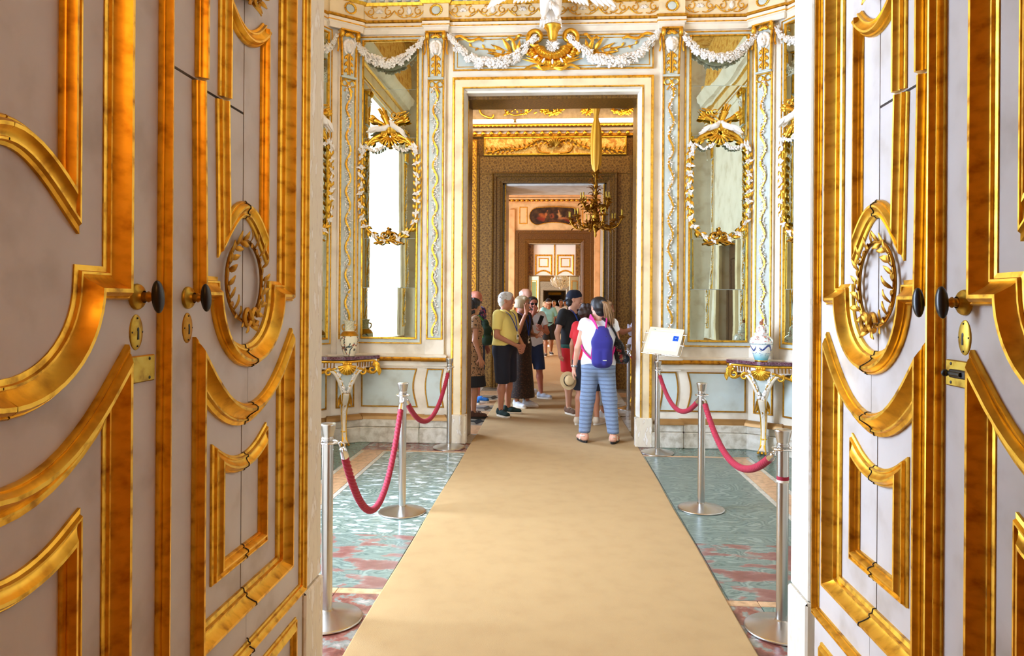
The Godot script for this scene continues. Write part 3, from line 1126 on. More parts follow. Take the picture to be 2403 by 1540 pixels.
	for s in [-1.0, 1.0]:
		pilaster(Transform3D(Basis.IDENTITY, W(FX + 1.325 * s, 0, FD) + Vector3(0, 0, 0.02)), s, true)
		var F := facet(s, 0)
		F.origin += w.position
		pilaster(F, s, false)
		mirror(Transform3D(Basis.IDENTITY, W(FX + 1.86 * s, 0, FD)), s, true)
		var F2 := facet(s, 1)
		F2.origin += w.position
		mirror(F2, s, false)
	eagle()
	# the side walls carry the same pilasters; the mirrors show them
	for q in [[PI / -2, 2.73, 3.4], [PI / -2, 2.73, 5.65], [PI / 2, -2.78, 3.2], [PI / 2, -2.78, 5.85], [PI, -2.4, 2.92], [PI, 2.38, 2.92]]:
		pilaster(Transform3D(Basis(Vector3.UP, q[0]), W(q[1], 0, q[2])), signf(q[1]), false, true)

func facet(s: float, k: int) -> Transform3D:
	# the frames of the canted corner: x along the facet, y up, z out of the wall (relative to wall_far)
	var a := Vector3(2.21, 0, 0)
	var b := Vector3(2.47, 0, 0.21)
	if k == 1:
		a = b
		b = Vector3(2.78, 0, 0.80)
	var mid := (a + b) / 2
	var d := (b - a).normalized()
	d.x *= s
	mid.x *= s
	d *= s
	return Transform3D(Basis(d, Vector3.UP, d.cross(Vector3.UP)), mid)

func arabesques(w: Node3D) -> void:
	# gilt scrollwork with white palmettes on the frieze, wreaths on the blocks over the pilasters
	var g := MB.new()
	var pal := MB.new()
	for bay in [[-2.16, -1.47], [-1.19, 1.19], [1.47, 2.16]]:
		var n2 := int(round((bay[1] - bay[0]) / 0.345))
		var st: float = (bay[1] - bay[0]) / n2
		for i in n2:
			var cx: float = bay[0] + (i + 0.5) * st
			var yy := 4.925
			var z := 0.04
			if i % 2 == 0:
				for k in 5:
					var a := PI / 2 + (k - 2) * 0.55
					pal.ell(Vector3(cx + cos(a) * 0.028, yy - 0.01 + sin(a) * 0.032, z), Vector3(0.024, 0.011, 0.008), 6, Basis(Vector3.BACK, a))
			else:
				pal.ell(Vector3(cx, yy + 0.012, z), Vector3(0.03, 0.035, 0.014), 8)
				pal.ell(Vector3(cx, yy + 0.045, z), Vector3(0.016, 0.014, 0.012), 6)
				g.tube(PackedVector3Array([Vector3(cx - 0.04, yy - 0.035, z), Vector3(cx, yy - 0.05, z + 0.006), Vector3(cx + 0.045, yy - 0.015, z)]), 0.008, 6)
			for s in [-1.0, 1.0]:
				var sp := spiral(0, 0, 0.012, 0.05, 60, 420, 18, 0)
				var q := PackedVector3Array()
				for v in sp:
					q.append(Vector3(cx + s * (0.105 - v.x * 0.9), yy + v.y + 0.012, z))
				g.tube(q, taper(q.size(), 0.004, 0.008, 0.005), 5)
				g.tube(curve([Vector3(cx + s * 0.02, yy - 0.055, z), Vector3(cx + s * 0.07, yy - 0.062, z), Vector3(cx + s * 0.13, yy - 0.035, z), Vector3(cx + s * st * 0.5, yy + 0.02, z)], 4), 0.006, 5)
				g.tube(curve([Vector3(cx + s * 0.03, yy + 0.065, z), Vector3(cx + s * 0.075, yy + 0.068, z), Vector3(cx + s * 0.1, yy + 0.05, z)], 3), 0.006, 5)
				g.leaf(Vector3(cx + s * 0.13, yy - 0.03, z), Vector3(s, 0.9, 0), Vector3.BACK, 0.05, 0.02, 0.1)
				g.leaf(Vector3(cx + s * 0.07, yy - 0.06, z), Vector3(s * 0.6, 0.8, 0), Vector3.BACK, 0.035, 0.014, 0.1)
	stuff(obj("frieze_scrollwork", g, M.gilt_line, w))
	stuff(obj("frieze_palmettes", pal, M.stucco, w))
	for x in [-1.325, 1.325]:
		wreath_block(w, Transform3D(Basis.IDENTITY, Vector3(x, 4.925, 0.085)))
	for s in [-1.0, 1.0]:
		var F := facet(s, 0)
		F.origin += F.basis * Vector3(0, 4.925, 0.085)
		wreath_block(w, F)

func wreath_block(w: Node3D, F: Transform3D) -> void:
	var b := MB.new()
	b.t = F
	var k := 18
	for i in k:
		var a := TAU * i / k
		b.leaf(Vector3(cos(a) * 0.056, sin(a) * 0.05, 0), Vector3(-sin(a) + cos(a) * 0.4, cos(a) + sin(a) * 0.4, 0.2), Vector3.BACK, 0.034, 0.02, 0.15)
	b.tube(PackedVector3Array(arc(0, 0, 0.058, 0.052, 0, 340, 24)), 0.006, 5, true)
	obj("wreath", b, M.gold, w)
	var c2 := MB.new()
	c2.t = F
	c2.ell(Vector3.ZERO, Vector3(0.05, 0.045, 0.006), 14)
	obj("medallion", c2, M.blue, w)

func door_casing(w: Node3D) -> void:
	var path := [Vector3(-1.07, 0.33, 0), Vector3(-1.07, 4.105, 0), Vector3(1.07, 4.105, 0), Vector3(1.07, 0.33, 0)]
	var t := struct("trim_1", "cream and gilt casing around the doorway in the mirrored wall")
	t.position = w.position
	var b := MB.new()
	b.sweep(path, Vector3.BACK, [[-0.035, 0], [-0.035, 0.045], [0.05, 0.05], [0.05, 0.0]])
	obj("casing_board", b, M.cream, t)
	b = MB.new()
	b.sweep(path, Vector3.BACK, [[-0.068, 0], [-0.068, 0.04], [-0.06, 0.062], [-0.045, 0.065], [-0.036, 0.05], [-0.034, 0.0]])
	obj("gilt_bead", b, M.gold, t)
	b = MB.new()
	b.sweep(path, Vector3.BACK, [[0.048, 0.04], [0.05, 0.062], [0.062, 0.062], [0.066, 0.05], [0.066, 0.0]])
	obj("gilt_bead", b, M.gilt_line, t)
	b = MB.new()
	b.sweep(path, Vector3.BACK, [[0.066, 0.045], [0.094, -0.05], [0.096, -0.12]])
	obj("splay", b, M.jamb_plain, t)
	for s in [-1.0, 1.0]:
		b = MB.new()
		b.box(Vector3(s * 1.045, 0.165, 0.03), Vector3(0.19, 0.33, 0.13), 0.01)
		obj("plinth_block", b, M.jamb, t)
	# the marble lining of the reveal
	var l := struct("trim_2", "dark marble lining of the doorway between the salon and the anteroom")
	l.position = w.position
	for s in [-1.0, 1.0]:
		b = MB.new()
		b.t = Transform3D(Basis(Vector3.UP, s * 0.11), Vector3(s * 1.012, 0, -0.33))
		b.box(Vector3(0, 1.99, 0), Vector3(0.034, 3.98, 0.44), 0.004)
		obj("lining_board", b, M.breccia_dark, l)
		b = MB.new()
		b.box(Vector3(s * 1.015, 1.985, -0.52), Vector3(0.02, 3.97, 0.05), 0.01)
		obj("door_stop", b, M.walnut, l)
		b = MB.new()
		b.box(Vector3(s * 0.976, 1.985, -0.15), Vector3(0.012, 3.97, 0.02), 0.003)
		obj("gilt_bead", b, M.gilt_line, l)
	b = MB.new()
	b.box(Vector3(0, 3.985, -0.33), Vector3(2.06, 0.05, 0.42), 0.004)
	obj("lining_head", b, M.breccia_dark, l)

func overdoor(w: Node3D) -> void:
	var t := struct("trim_3", "pale blue overdoor panel with gilt double frame")
	t.position = w.position
	var b := MB.new()
	b.box(Vector3(0, 4.447, 0.012), Vector3(2.24, 0.37, 0.024))
	obj("panel_board", b, M.blue, t)
	b = MB.new()
	b.sweep(rect_path(-1.125, 4.258, 1.125, 4.637, 0.01), Vector3.BACK, gilt(0.016, 0.03), true)
	obj("panel_frame", b, M.gilt_line, t)
	b = MB.new()
	b.sweep(rect_path(-1.085, 4.292, 1.085, 4.604, 0.02), Vector3.BACK, gilt(0.009, 0.014), true)
	obj("inner_frame", b, M.gilt_line, t)
	# gilded branches on the panel
	var br := thing("gilded_branches", "gilded acanthus branches and trailing twigs on the blue overdoor panel", "ornament", w.position)
	for s in [-1.0, 1.0]:
		var m := MB.new()
		for i in 7:
			var f := i / 6.0
			m.t = Transform3D(Basis.IDENTITY, Vector3(s * 0.4, 4.42, 0.03))
			var dirs := [[-0.2, 1.0, 0.16], [0.25, 0.9, 0.19], [0.9, 0.35, 0.3], [1.0, 0.18, 0.36], [1.0, 0.02, 0.3], [0.9, -0.15, 0.22], [0.5, 0.7, 0.2]]
			m.leaf(Vector3(s * f * 0.06, f * 0.02, 0.0), Vector3(s * dirs[i][0], dirs[i][1], 0.15), Vector3.BACK, dirs[i][2], 0.05, -0.12 if i > 1 and i < 6 else 0.15)
		obj("acanthus_spray", m, M.gold, br)
		m = MB.new()
		m.t = Transform3D(Basis.IDENTITY, Vector3(0, 0, 0.03))
		m.tube(curve([Vector3(s * 0.42, 4.43, 0), Vector3(s * 0.6, 4.48, 0.01), Vector3(s * 0.8, 4.49, 0), Vector3(s * 0.95, 4.53, 0)], 6), 0.005, 5)
		for i in 6:
			m.leaf(Vector3(s * (0.55 + i * 0.075), 4.47 + i * 0.01, 0.004), Vector3(s * 0.6, 1.0 if i % 2 else -0.9, 0.2), Vector3.BACK, 0.05, 0.028, 0.1)
		obj("twig", m, M.gilt_line, br)
		# fluttering ribbons at the ends of the garlands
		for k in [[1.1, 0.78], [0.35, 0.52]]:
			m = MB.new()
			var pts := []
			for i in 7:
				var f := i / 6.0
				pts.append(Vector3(s * lerpf(k[0], k[1], f), 4.62 - f * 0.05 + sin(f * 9.0) * 0.02, 0.06 + 0.01 * cos(f * 9.0)))
			m.ribbon(curve(pts, 4), Vector3.BACK, 0.03, 0.006)
			obj("ribbon", m, M.gold, br)
	# shell cartouche
	var c := thing("shell_cartouche", "gilded fan shell cartouche with scrolled top above the doorway, white tuft at its heart", "ornament", w.position + Vector3(0, 4.47, 0.04))
	var sh := MB.new()
	for lay in [[0.085, 0.205, 0.06, 0.02, 16], [0.2, 0.285, 0.03, 0.0, 16]]:
		var P := PackedVector3Array()
		var na := 97
		for i in na:
			var a := deg_to_rad(lerpf(188, 352, i / float(na - 1)))
			var fl := 0.5 + 0.5 * cos(i / float(na - 1) * TAU * 13)
			for j in 7:
				var f := j / 6.0
				var r: float = lerpf(lay[0], lay[1], f) * (1.0 + 0.03 * fl * f)
				P.append(Vector3(cos(a) * r * 1.0, sin(a) * r * 0.72 + 0.02, lay[2] + lay[3] * sin(f * PI) + fl * 0.022 * (0.3 + f) + sin(f * PI) * 0.03))
		sh.grid(P, na, 7)
		for i in na - 1:
			sh.quad(P[i * 7 + 6], P[i * 7 + 13], Vector3(P[i * 7 + 13].x, P[i * 7 + 13].y, 0), Vector3(P[i * 7 + 6].x, P[i * 7 + 6].y, 0))
	obj("shell", sh, M.gold, c)
	for i in 5:
		var m := MB.new()
		var a := deg_to_rad(222 + i * 24)
		m.ell(Vector3(cos(a) * 0.25, sin(a) * 0.18 + 0.02, 0.075), Vector3(0.034, 0.013, 0.012), 8, Basis(Vector3.BACK, atan2(sin(a) * 0.72, cos(a))))
		obj("shell_inlay", m, M.stucco, c)
	for s in [-1.0, 1.0]:
		var m := MB.new()
		m.tube(spiral(s * 0.19, 0.115, 0.1, 0.02, 90 - s * 200, 90 + s * 330, 40, 0.075), taper(41, 0.028, 0.03, 0.014), 8)
		m.tube(curve([Vector3(s * 0.27, 0.06, 0.06), Vector3(s * 0.3, -0.02, 0.05), Vector3(s * 0.27, -0.08, 0.05)], 6), taper(13, 0.02, 0.03, 0.015), 7)
		obj("scroll", m, M.gold, c)
	var kb := MB.new()
	kb.lathe([[0.0, 0.03], [0.04, 0.03], [0.055, 0.08], [0.06, 0.12], [0.08, 0.155], [0.10, 0.175], [0.10, 0.19], [0.0, 0.19]], 18, Vector3(0, 0.0, 0.2))
	obj("keystone", kb, M.gold, c)
	var tf := MB.new()
	for i in 60:
		var a := rng.randf() * TAU
		var rr := sqrt(rng.randf()) * 0.075
		tf.leaf(Vector3(cos(a) * rr * 0.6, sin(a) * rr * 0.6 + 0.01, 0.09 + rng.randf() * 0.02), Vector3(cos(a), sin(a), 0.5), Vector3.BACK, 0.05, 0.018, 0.3)
	tf.ell(Vector3(0, 0.01, 0.085), Vector3(0.06, 0.06, 0.03), 10)
	stuff(obj("tuft", tf, M.stucco, c))
	# tied bow below the shell
	var bw := thing("gilded_bow", "gilded ribbon bow with crossed sprays just below the shell cartouche", "ornament", w.position + Vector3(0, 4.275, 0.05))
	var m := MB.new()
	for s in [-1.0, 1.0]:
		m = MB.new()
		m.ribbon(curve([Vector3(0, 0, 0), Vector3(s * 0.07, 0.03, 0.02), Vector3(s * 0.15, 0.025, 0.02), Vector3(s * 0.13, -0.015, 0.015), Vector3(0, -0.005, 0)], 5), Vector3.BACK, 0.035, 0.008)
		obj("bow_loop", m, M.gold, bw)
		m = MB.new()
		m.ribbon(curve([Vector3(0, 0, 0), Vector3(s * 0.1, -0.035, 0.01), Vector3(s * 0.2, 0.01, 0.02), Vector3(s * 0.31, -0.03, 0.01)], 5), Vector3.BACK, 0.03, 0.008)
		obj("bow_tail", m, M.gold, bw)
		m = MB.new()
		for i in 4:
			m.leaf(Vector3(s * 0.02, 0.01, 0), Vector3(s, 0.22 + i * 0.12, 0.05), Vector3.BACK, 0.33 - i * 0.03, 0.035, 0.05)
		obj("leaf_spray", m, M.gold, bw)
	m = MB.new()
	m.ell(Vector3(0, 0, 0.02), Vector3(0.025, 0.022, 0.022), 10)
	obj("knot", m, M.gold, bw)
	var F := Transform3D(Basis.IDENTITY, w.position + Vector3(0, 0, 0.09))
	garland("festoon", "white flower festoon over the doorway, on the vine vase side of the shell", "festoons of the far wall", F, [Vector3(-1.17, 4.63, 0), Vector3(-1.08, 4.50, 0), Vector3(-0.9, 4.35, 0), Vector3(-0.68, 4.30, 0.02), Vector3(-0.46, 4.35, 0), Vector3(-0.3, 4.47, 0.03), Vector3(-0.17, 4.58, 0.05)], 0.03, 0.062, 72)
	garland("festoon", "white flower festoon over the doorway, on the information board side of the shell", "festoons of the far wall", F, [Vector3(1.17, 4.63, 0), Vector3(1.08, 4.50, 0), Vector3(0.9, 4.35, 0), Vector3(0.68, 4.30, 0.02), Vector3(0.46, 4.35, 0), Vector3(0.3, 4.47, 0.03), Vector3(0.17, 4.58, 0.05)], 0.03, 0.062, 72)

var pilasters := 0
func pilaster(F: Transform3D, s: float, inner: bool, side := false) -> void:
	var where := ("beside the doorway" if inner else "in the canted corner") if not side else "on the side wall"
	pilasters += 1
	var t := struct("trim_%d" % (3 + pilasters), "blue and gilt pilaster with ribbon and flowers " + where)
	t.transform = F
	var wd := 0.17 if inner else 0.17
	var b := MB.new()
	b.box(Vector3(0, 2.84, 0.0), Vector3(0.222, 3.68, 0.06), 0.004)
	obj("pilaster_board", b, M.white_paint, t)
	b = MB.new()
	b.box(Vector3(0, 2.66, 0.02), Vector3(wd - 0.02, 2.96, 0.026))
	obj("panel", b, M.blue, t)
	b = MB.new()
	b.sweep(rect_path(-wd / 2, 1.19, wd / 2, 4.14, 0.03), Vector3.BACK, gilt(0.02, 0.016), true)
	obj("panel_frame", b, M.gold, t)
	# the winding ribbon with a spray of flowers in every bend
	var y0 := 1.22
	var y1 := 4.03
	var pts := []
	var nn := 73
	for i in nn:
		var y := lerpf(y1, y0, i / float(nn - 1))
		pts.append(Vector3(sin((y1 - y) / 0.315 * TAU + (PI if s > 0 else 0.0)) * 0.027 * -s, y, 0.042 + 0.008 * cos((y1 - y) / 0.315 * TAU)))
	b = MB.new()
	b.sweep(pts, Vector3.BACK, [[-0.010, 0.0], [-0.010, 0.018], [0.010, 0.018], [0.010, 0.0]], false, 80)
	obj("ribbon", b, M.gold, t)
	b = MB.new()
	var half := 0.1575
	for i in 18:
		var yc := y1 - 0.05 - i * half
		if yc < y0:
			break
		var sg := -1.0 if i % 2 else 1.0
		for k in 24:
			var f := k / 23.0
			var p := Vector3(sg * -s * -0.012 + rng.randf_range(-0.026, 0.026), yc + lerpf(0.078, -0.078, f), 0.046 + rng.randf() * 0.012)
			if k % 3 == 2:
				b.leaf(p, Vector3(rng.randf_range(-1, 1), rng.randf_range(-0.6, 0.6), 0.3), Vector3.BACK, 0.03, 0.014, 0.2)
			else:
				var r := rng.randf_range(0.006, 0.0115)
				b.ell(p, Vector3(r, r, r * 0.8), 6, Basis(Vector3.BACK, rng.randf() * TAU))
	stuff(obj("flower_trail", b, M.stucco, t))
	# bow at the head of the ribbon
	b = MB.new()
	for q in [-1.0, 1.0]:
		b.ribbon(PackedVector3Array(arc(q * 0.045, 4.085, 0.032, 0.034, 0, 330, 16, 0.042)), Vector3.BACK, 0.014, 0.006)
		b.ribbon(curve([Vector3(0, 4.07, 0.045), Vector3(q * 0.03, 4.02, 0.045), Vector3(q * 0.05, 3.99, 0.045)], 4), Vector3.BACK, 0.014, 0.005)
	b.ell(Vector3(0, 4.08, 0.05), Vector3(0.022, 0.022, 0.014), 8)
	obj("bow", b, M.gold, t)
	# herm capital
	b = MB.new()
	b.poly(PackedVector2Array([Vector2(-0.075, 4.16), Vector2(0.075, 4.16), Vector2(0.095, 4.66), Vector2(-0.095, 4.66)]), 0.02, 0.045)
	b.box(Vector3(0, 4.15, 0.05), Vector3(0.18, 0.02, 0.05), 0.004)
	obj("capital_field", b, M.blue, t)
	for q in [-1.0, 1.0]:
		b = MB.new()
		b.sweep([Vector3(q * 0.078, 4.165, 0.04), Vector3(q * 0.084, 4.38, 0.046), Vector3(q * 0.094, 4.58, 0.05)], Vector3.BACK, gilt(0.024, 0.03))
		obj("side_volute", b, M.gold, t)
		b = MB.new()
		b.lathe([[0, -0.022], [0.04, -0.02], [0.045, 0.0], [0.04, 0.02], [0, 0.022]], 16, Vector3(q * 0.095, 4.625, 0.075), Basis(Vector3.BACK, PI / 2))
		b.tube(spiral(0, 0, 0.036, 0.006, 0, 600, 30, 0), 0.006, 5)
		obj("scroll_roll", b, M.gold, t)
	b = MB.new()
	for i in 3:
		for q in [-1.0, 1.0]:
			for k in 3:
				b.ell(Vector3(q * (0.018 + 0.012 * k), 4.22 + i * 0.075 + (0.015 if k == 1 else 0.0), 0.05), Vector3(0.014, 0.021, 0.016), 7)
	for q in [-0.012, 0.012]:
		b.tube(PackedVector3Array([Vector3(q, 4.18, 0.055), Vector3(q, 4.42, 0.055)]), 0.009, 6)
	obj("husk_drop", b, M.gold, t)
	b = MB.new()
	for k in 7:
		var a := PI / 2 + (k - 3) * 0.42
		b.ell(Vector3(cos(a) * 0.04, 4.605 + sin(a) * 0.03, 0.07), Vector3(0.03, 0.012, 0.014), 7, Basis(Vector3.BACK, a))
	b.box(Vector3(0, 4.668, 0.06), Vector3(0.23, 0.018, 0.1), 0.004)
	obj("abacus", b, M.gold, t)
	var mk := obj("mask", parts.mask, M.stucco, t)
	mk.transform = Transform3D(Basis.IDENTITY * 0.92, Vector3(0, 4.5, 0.045))
	for q in [-1.0, 1.0]:
		b = MB.new()
		b.ribbon(curve([Vector3(q * 0.12, 4.62, 0.05), Vector3(q * 0.13, 4.55, 0.055), Vector3(q * 0.122, 4.48, 0.05), Vector3(q * 0.135, 4.42, 0.055)], 4), Vector3.BACK, 0.02, 0.006)
		obj("tassel", b, M.gold, t)

func mirror(F: Transform3D, s: float, main: bool) -> void:
	var hw := 0.31 if main else 0.24
	var where := "reflecting the bright window, over the vine vase" if s < 0 else "beside the sign stand and lidded vase"
	if not main:
		where = "in the canted corner past the vine vase" if s < 0 else "in the canted corner past the lidded vase"
	var t := thing("wall_mirror", "tall plate mirror in a narrow gilt frame " + where, "mirror", Vector3.ZERO, "tall wall mirrors")
	t.transform = F
	var b := MB.new()
	b.box(Vector3(0, 2.895, 0.008), Vector3(hw * 2 + 0.13, 3.53, 0.014))
	obj("surround", b, M.blue, t)
	b = MB.new()
	b.sweep(rect_path(-hw - 0.06, 1.135, hw + 0.06, 4.655, 0.008), Vector3.BACK, gilt(0.016, 0.016), true)
	obj("outer_frame", b, M.gilt_line, t)
	b = MB.new()
	b.sweep(rect_path(-hw - 0.008, 1.192, hw + 0.008, 4.608, 0.012), Vector3.BACK, gilt(0.024, 0.024), true)
	obj("frame", b, M.gold, t)
	var ys := [1.2, 1.77, 2.335, 3.49, 4.045, 4.6]
	var tilt := [0.004, -0.003, 0.0, 0.004, -0.002]
	for i in 5:
		var pn := MB.new()
		pn.box(Vector3.ZERO, Vector3(hw * 2, ys[i + 1] - ys[i] - 0.004, 0.006))
		var o := obj("mirror_plate", pn, M.mirror, t)
		o.transform = Transform3D(Basis(Vector3.UP, tilt[i] * 0.8) * Basis(Vector3.RIGHT, tilt[i]), Vector3(0, (ys[i] + ys[i + 1]) / 2, 0.018))
	oval_frame(F, s, main)
	if main:
		var F3 := F
		F3.origin += Vector3(0, 0, 0.085)
		garland("festoon", "white rose festoon across the top of the mirror " + ("over the vine vase" if s < 0 else "beside the sign stand"), "festoons of the far wall", F3,
			[Vector3(-0.42, 4.62, 0), Vector3(-0.33, 4.5, 0), Vector3(-0.2, 4.38, 0), Vector3(-0.02, 4.32, 0.03), Vector3(0.17, 4.37, 0), Vector3(0.3, 4.49, 0), Vector3(0.4, 4.62, 0)], 0.026, 0.055, 58)
	else:
		garland("festoon", "white rose festoon in the canted corner " + ("past the vine vase" if s < 0 else "past the lidded vase"), "festoons of the far wall", Transform3D(F.basis, F.origin + F.basis.z * 0.06),
			[Vector3(-0.32, 4.6, 0), Vector3(-0.2, 4.42, 0), Vector3(0, 4.34, 0.03), Vector3(0.2, 4.42, 0), Vector3(0.32, 4.6, 0)], 0.026, 0.05, 40)

func oval_frame(F: Transform3D, s: float, main: bool) -> void:
	var where := "on the mirror over the vine vase" if s < 0 else "on the mirror beside the sign stand"
	if not main:
		where = "in the canted corner past the vine vase" if s < 0 else "in the canted corner past the lidded vase"
	var t := thing("carved_frame", "gilded oval frame with blossoms and two doves " + where, "ornament", Vector3.ZERO, "gilded oval frames on the mirrors")
	t.transform = F
	t.position += F.basis.z * 0.04
	var k := 1.0 if main else 0.8
	var path := []
	path.append_array(arc(0, 2.62, 0.315 * k, 0.30, 180, 360, 18))
	path.append_array([Vector3(0.325 * k, 2.85, 0), Vector3(0.32 * k, 3.1, 0), Vector3(0.315 * k, 3.28, 0)])
	path.append_array(arc(0, 3.32, 0.3 * k, 0.16, 8, 172, 14))
	path.append_array([Vector3(-0.315 * k, 3.28, 0), Vector3(-0.32 * k, 3.1, 0), Vector3(-0.325 * k, 2.85, 0)])
	var raw := PackedVector3Array(path)
	raw.append(raw[0])
	var c := PackedVector3Array()
	for i in raw.size() - 1:
		var pieces := maxi(1, int(round(raw[i].distance_to(raw[i + 1]) / 0.042)))
		for q in pieces:
			c.append(raw[i].lerp(raw[i + 1], q / float(pieces)))
	var b := MB.new()
	b.tube(c, 0.013, 8, true)
	# twisted bark on the stem
	var m := c.size()
	for i in m:
		var p := c[i]
		var d := (c[(i + 1) % m] - p).normalized()
		var nn := d.cross(Vector3.BACK)
		if i % 2 == 0:
			b.leaf(p + nn * 0.008, d * 1.0 + nn * 0.6, Vector3.BACK, 0.075, 0.034, 0.3)
		else:
			b.leaf(p - nn * 0.008, d * 1.0 - nn * 0.55, Vector3.BACK, 0.07, 0.034, 0.3)
	obj("stem", b, M.gold, t)
	# double arch at the head
	b = MB.new()
	b.tube(PackedVector3Array(arc(0, 3.3, 0.285 * k, 0.235, 12, 78, 12)), taper(13, 0.014, 0.024, 0.03), 8)
	b.tube(PackedVector3Array(arc(0, 3.3, 0.285 * k, 0.235, 168, 102, 12)), taper(13, 0.014, 0.024, 0.03), 8)
	for q in [-1.0, 1.0]:
		b.tube(spiral(q * 0.062, 3.525, 0.04, 0.008, 90, 90 + q * 620, 34, 0.03), taper(35, 0.014, 0.011, 0.008), 6)
	obj("arch_scroll", b, M.gold, t)
	b = MB.new()
	for i in 7:
		var a := deg_to_rad(200 + i * 23.3)
		b.tube(curve([Vector3(cos(a) * 0.03, 3.5 + sin(a) * 0.02, 0.02), Vector3(cos(a) * 0.075, 3.49 + sin(a) * 0.06, 0.035), Vector3(cos(a) * 0.12, 3.48 + sin(a) * 0.09, 0.02)], 4), taper(9, 0.008, 0.013, 0.016), 6)
	b.ell(Vector3(0, 3.385, 0.03), Vector3(0.03, 0.016, 0.018), 8)
	obj("pierced_shell", b, M.gold, t)
	b = MB.new()
	for i in 5:
		b.leaf(Vector3((i - 2) * 0.02, 3.52, 0.02), Vector3((i - 2) * 0.35, 1, 0.3), Vector3.BACK, 0.14, 0.045, 0.2)
	b.ell(Vector3(0, 3.56, 0.04), Vector3(0.03, 0.035, 0.025), 8)
	obj("acanthus", b, M.gold, t)
	# blossoms round the stem and the two little swags under the arch
	var n2 := 26
	for i in n2:
		var at := (i + 0.4) / n2
		var p := c[int(at * m) % m]
		if p.y > 3.42:
			continue
		blossom(t, p + Vector3(0, 0, 0.02), 0.030)
	for q in [-1.0, 1.0]:
		blossom(t, Vector3(q * 0.31 * k, 3.36, 0.03), 0.036)
		b = MB.new()
		for i in 14:
			var f := i / 13.0
			var p := Vector3(q * lerpf(0.06, 0.27 * k, f), 3.385 - sin(f * PI) * 0.045, 0.02)
			for h in 3:
				b.ell(p + Vector3(rng.randf_range(-0.012, 0.012), rng.randf_range(-0.018, 0.018), rng.randf() * 0.015), Vector3(0.013, 0.012, 0.011), 6)
		stuff(obj("flower_swag", b, M.stucco, t))
	# tied foot ornament
	b = MB.new()
	for q in [-1.0, 1.0]:
		b.tube(spiral(q * 0.045, 2.37, 0.042, 0.01, 270, 270 + q * 480, 26, 0.03), taper(27, 0.012, 0.012, 0.007), 6)
		b.tube(PackedVector3Array([Vector3(q * 0.015, 2.315, 0.02), Vector3(q * 0.17, 2.275, 0.02)]), 0.012, 6)
		b.tube(curve([Vector3(0, 2.31, 0.03), Vector3(q * 0.06, 2.28, 0.03), Vector3(q * 0.09, 2.265, 0.03), Vector3(q * 0.13, 2.285, 0.03)], 4), 0.008, 6)
	b.ell(Vector3(0, 2.40, 0.035), Vector3(0.035, 0.03, 0.025), 8)
	b.ell(Vector3(0, 2.445, 0.03), Vector3(0.018, 0.018, 0.014), 8)
	obj("foot_ornament", b, M.gold_dark, t)
	# trophies: quiver, torches, bow
	b = MB.new()
	var qd := Vector3(-s * -0.45, 0.9, 0).normalized() if s < 0 else Vector3(0.35, 0.9, 0).normalized()
	if s < 0:
		qd = Vector3(-0.4, 0.9, 0).normalized()
	var qb := Basis(qd.cross(Vector3.BACK), qd, Vector3.BACK)
	b.lathe([[0.0, 0.0], [0.02, 0.0], [0.034, 0.1], [0.036, 0.13], [0.036, 0.13], [0.04, 0.135], [0.04, 0.15], [0.03, 0.15], [0.0, 0.14]], 14, Vector3(0, 3.6, 0.04), qb)
	for i in 7:
		var o2 := qb * Vector3(cos(i * 0.9) * 0.022, 0.15, sin(i * 0.9) * 0.022) + Vector3(0, 3.6, 0.04)
		b.tube(PackedVector3Array([o2, o2 + qd * 0.085 + Vector3(cos(i * 0.9) * 0.01, 0, 0)]), 0.009, 5)
	obj("quiver", b, M.gold, t)
	for q in [-1.0, 1.0]:
		b = MB.new()
		var td := Vector3(q * 0.95, 0.42, 0).normalized()
		var tb := Basis(td.cross(Vector3.BACK), td, Vector3.BACK)
		b.lathe([[0.0, 0.0], [0.012, 0.0], [0.02, 0.1], [0.032, 0.15], [0.036, 0.16], [0.0, 0.15]], 12, Vector3(q * 0.02, 3.62, 0.03), tb)
		for i in 7:
			var a := i * 0.9
			b.leaf(Vector3(q * 0.02, 3.62, 0.03) + tb * Vector3(cos(a) * 0.018, 0.15, sin(a) * 0.018), td + tb * Vector3(cos(a) * 0.35, 0, sin(a) * 0.35), Vector3.BACK, 0.075, 0.03, 0.15)
		obj("torch", b, M.gold, t)
	b = MB.new()
	b.tube(curve([Vector3(-s * 0.2, 3.78, 0.03), Vector3(-s * 0.13, 3.76, 0.03), Vector3(-s * 0.1, 3.71, 0.03), Vector3(-s * 0.04, 3.68, 0.03), Vector3(s * 0.0, 3.62, 0.03)], 5), 0.009, 6)
	b.tube(PackedVector3Array([Vector3(-s * 0.23, 3.77, 0.025), Vector3(s * 0.03, 3.6, 0.025)]), 0.004, 5)
	for q in 2:
		b.ribbon(PackedVector3Array(arc(-s * (0.06 + 0.06 * q), 3.735, 0.03, 0.028, 20, 340, 14, 0.04)), Vector3.BACK, 0.014, 0.005)
	obj("hunting_bow", b, M.gold, t)
	for q in [-1.0, 1.0]:
		var d := obj("dove", parts.dove, M.stucco, t)
		if s < 0:
			d.transform = Transform3D(Basis(Vector3.UP, 0.0 if q < 0 else PI) * Basis(Vector3.BACK, -0.15 if q < 0 else 0.35) * 0.72, Vector3(q * 0.09, 3.57 + (0.012 if q > 0 else 0.0), 0.075))
		else:
			d.transform = Transform3D(Basis(Vector3.UP, 0.0 if q < 0 else PI) * Basis(Vector3.BACK, 0.08) * 0.72, Vector3(q * 0.092, 3.56, 0.075))

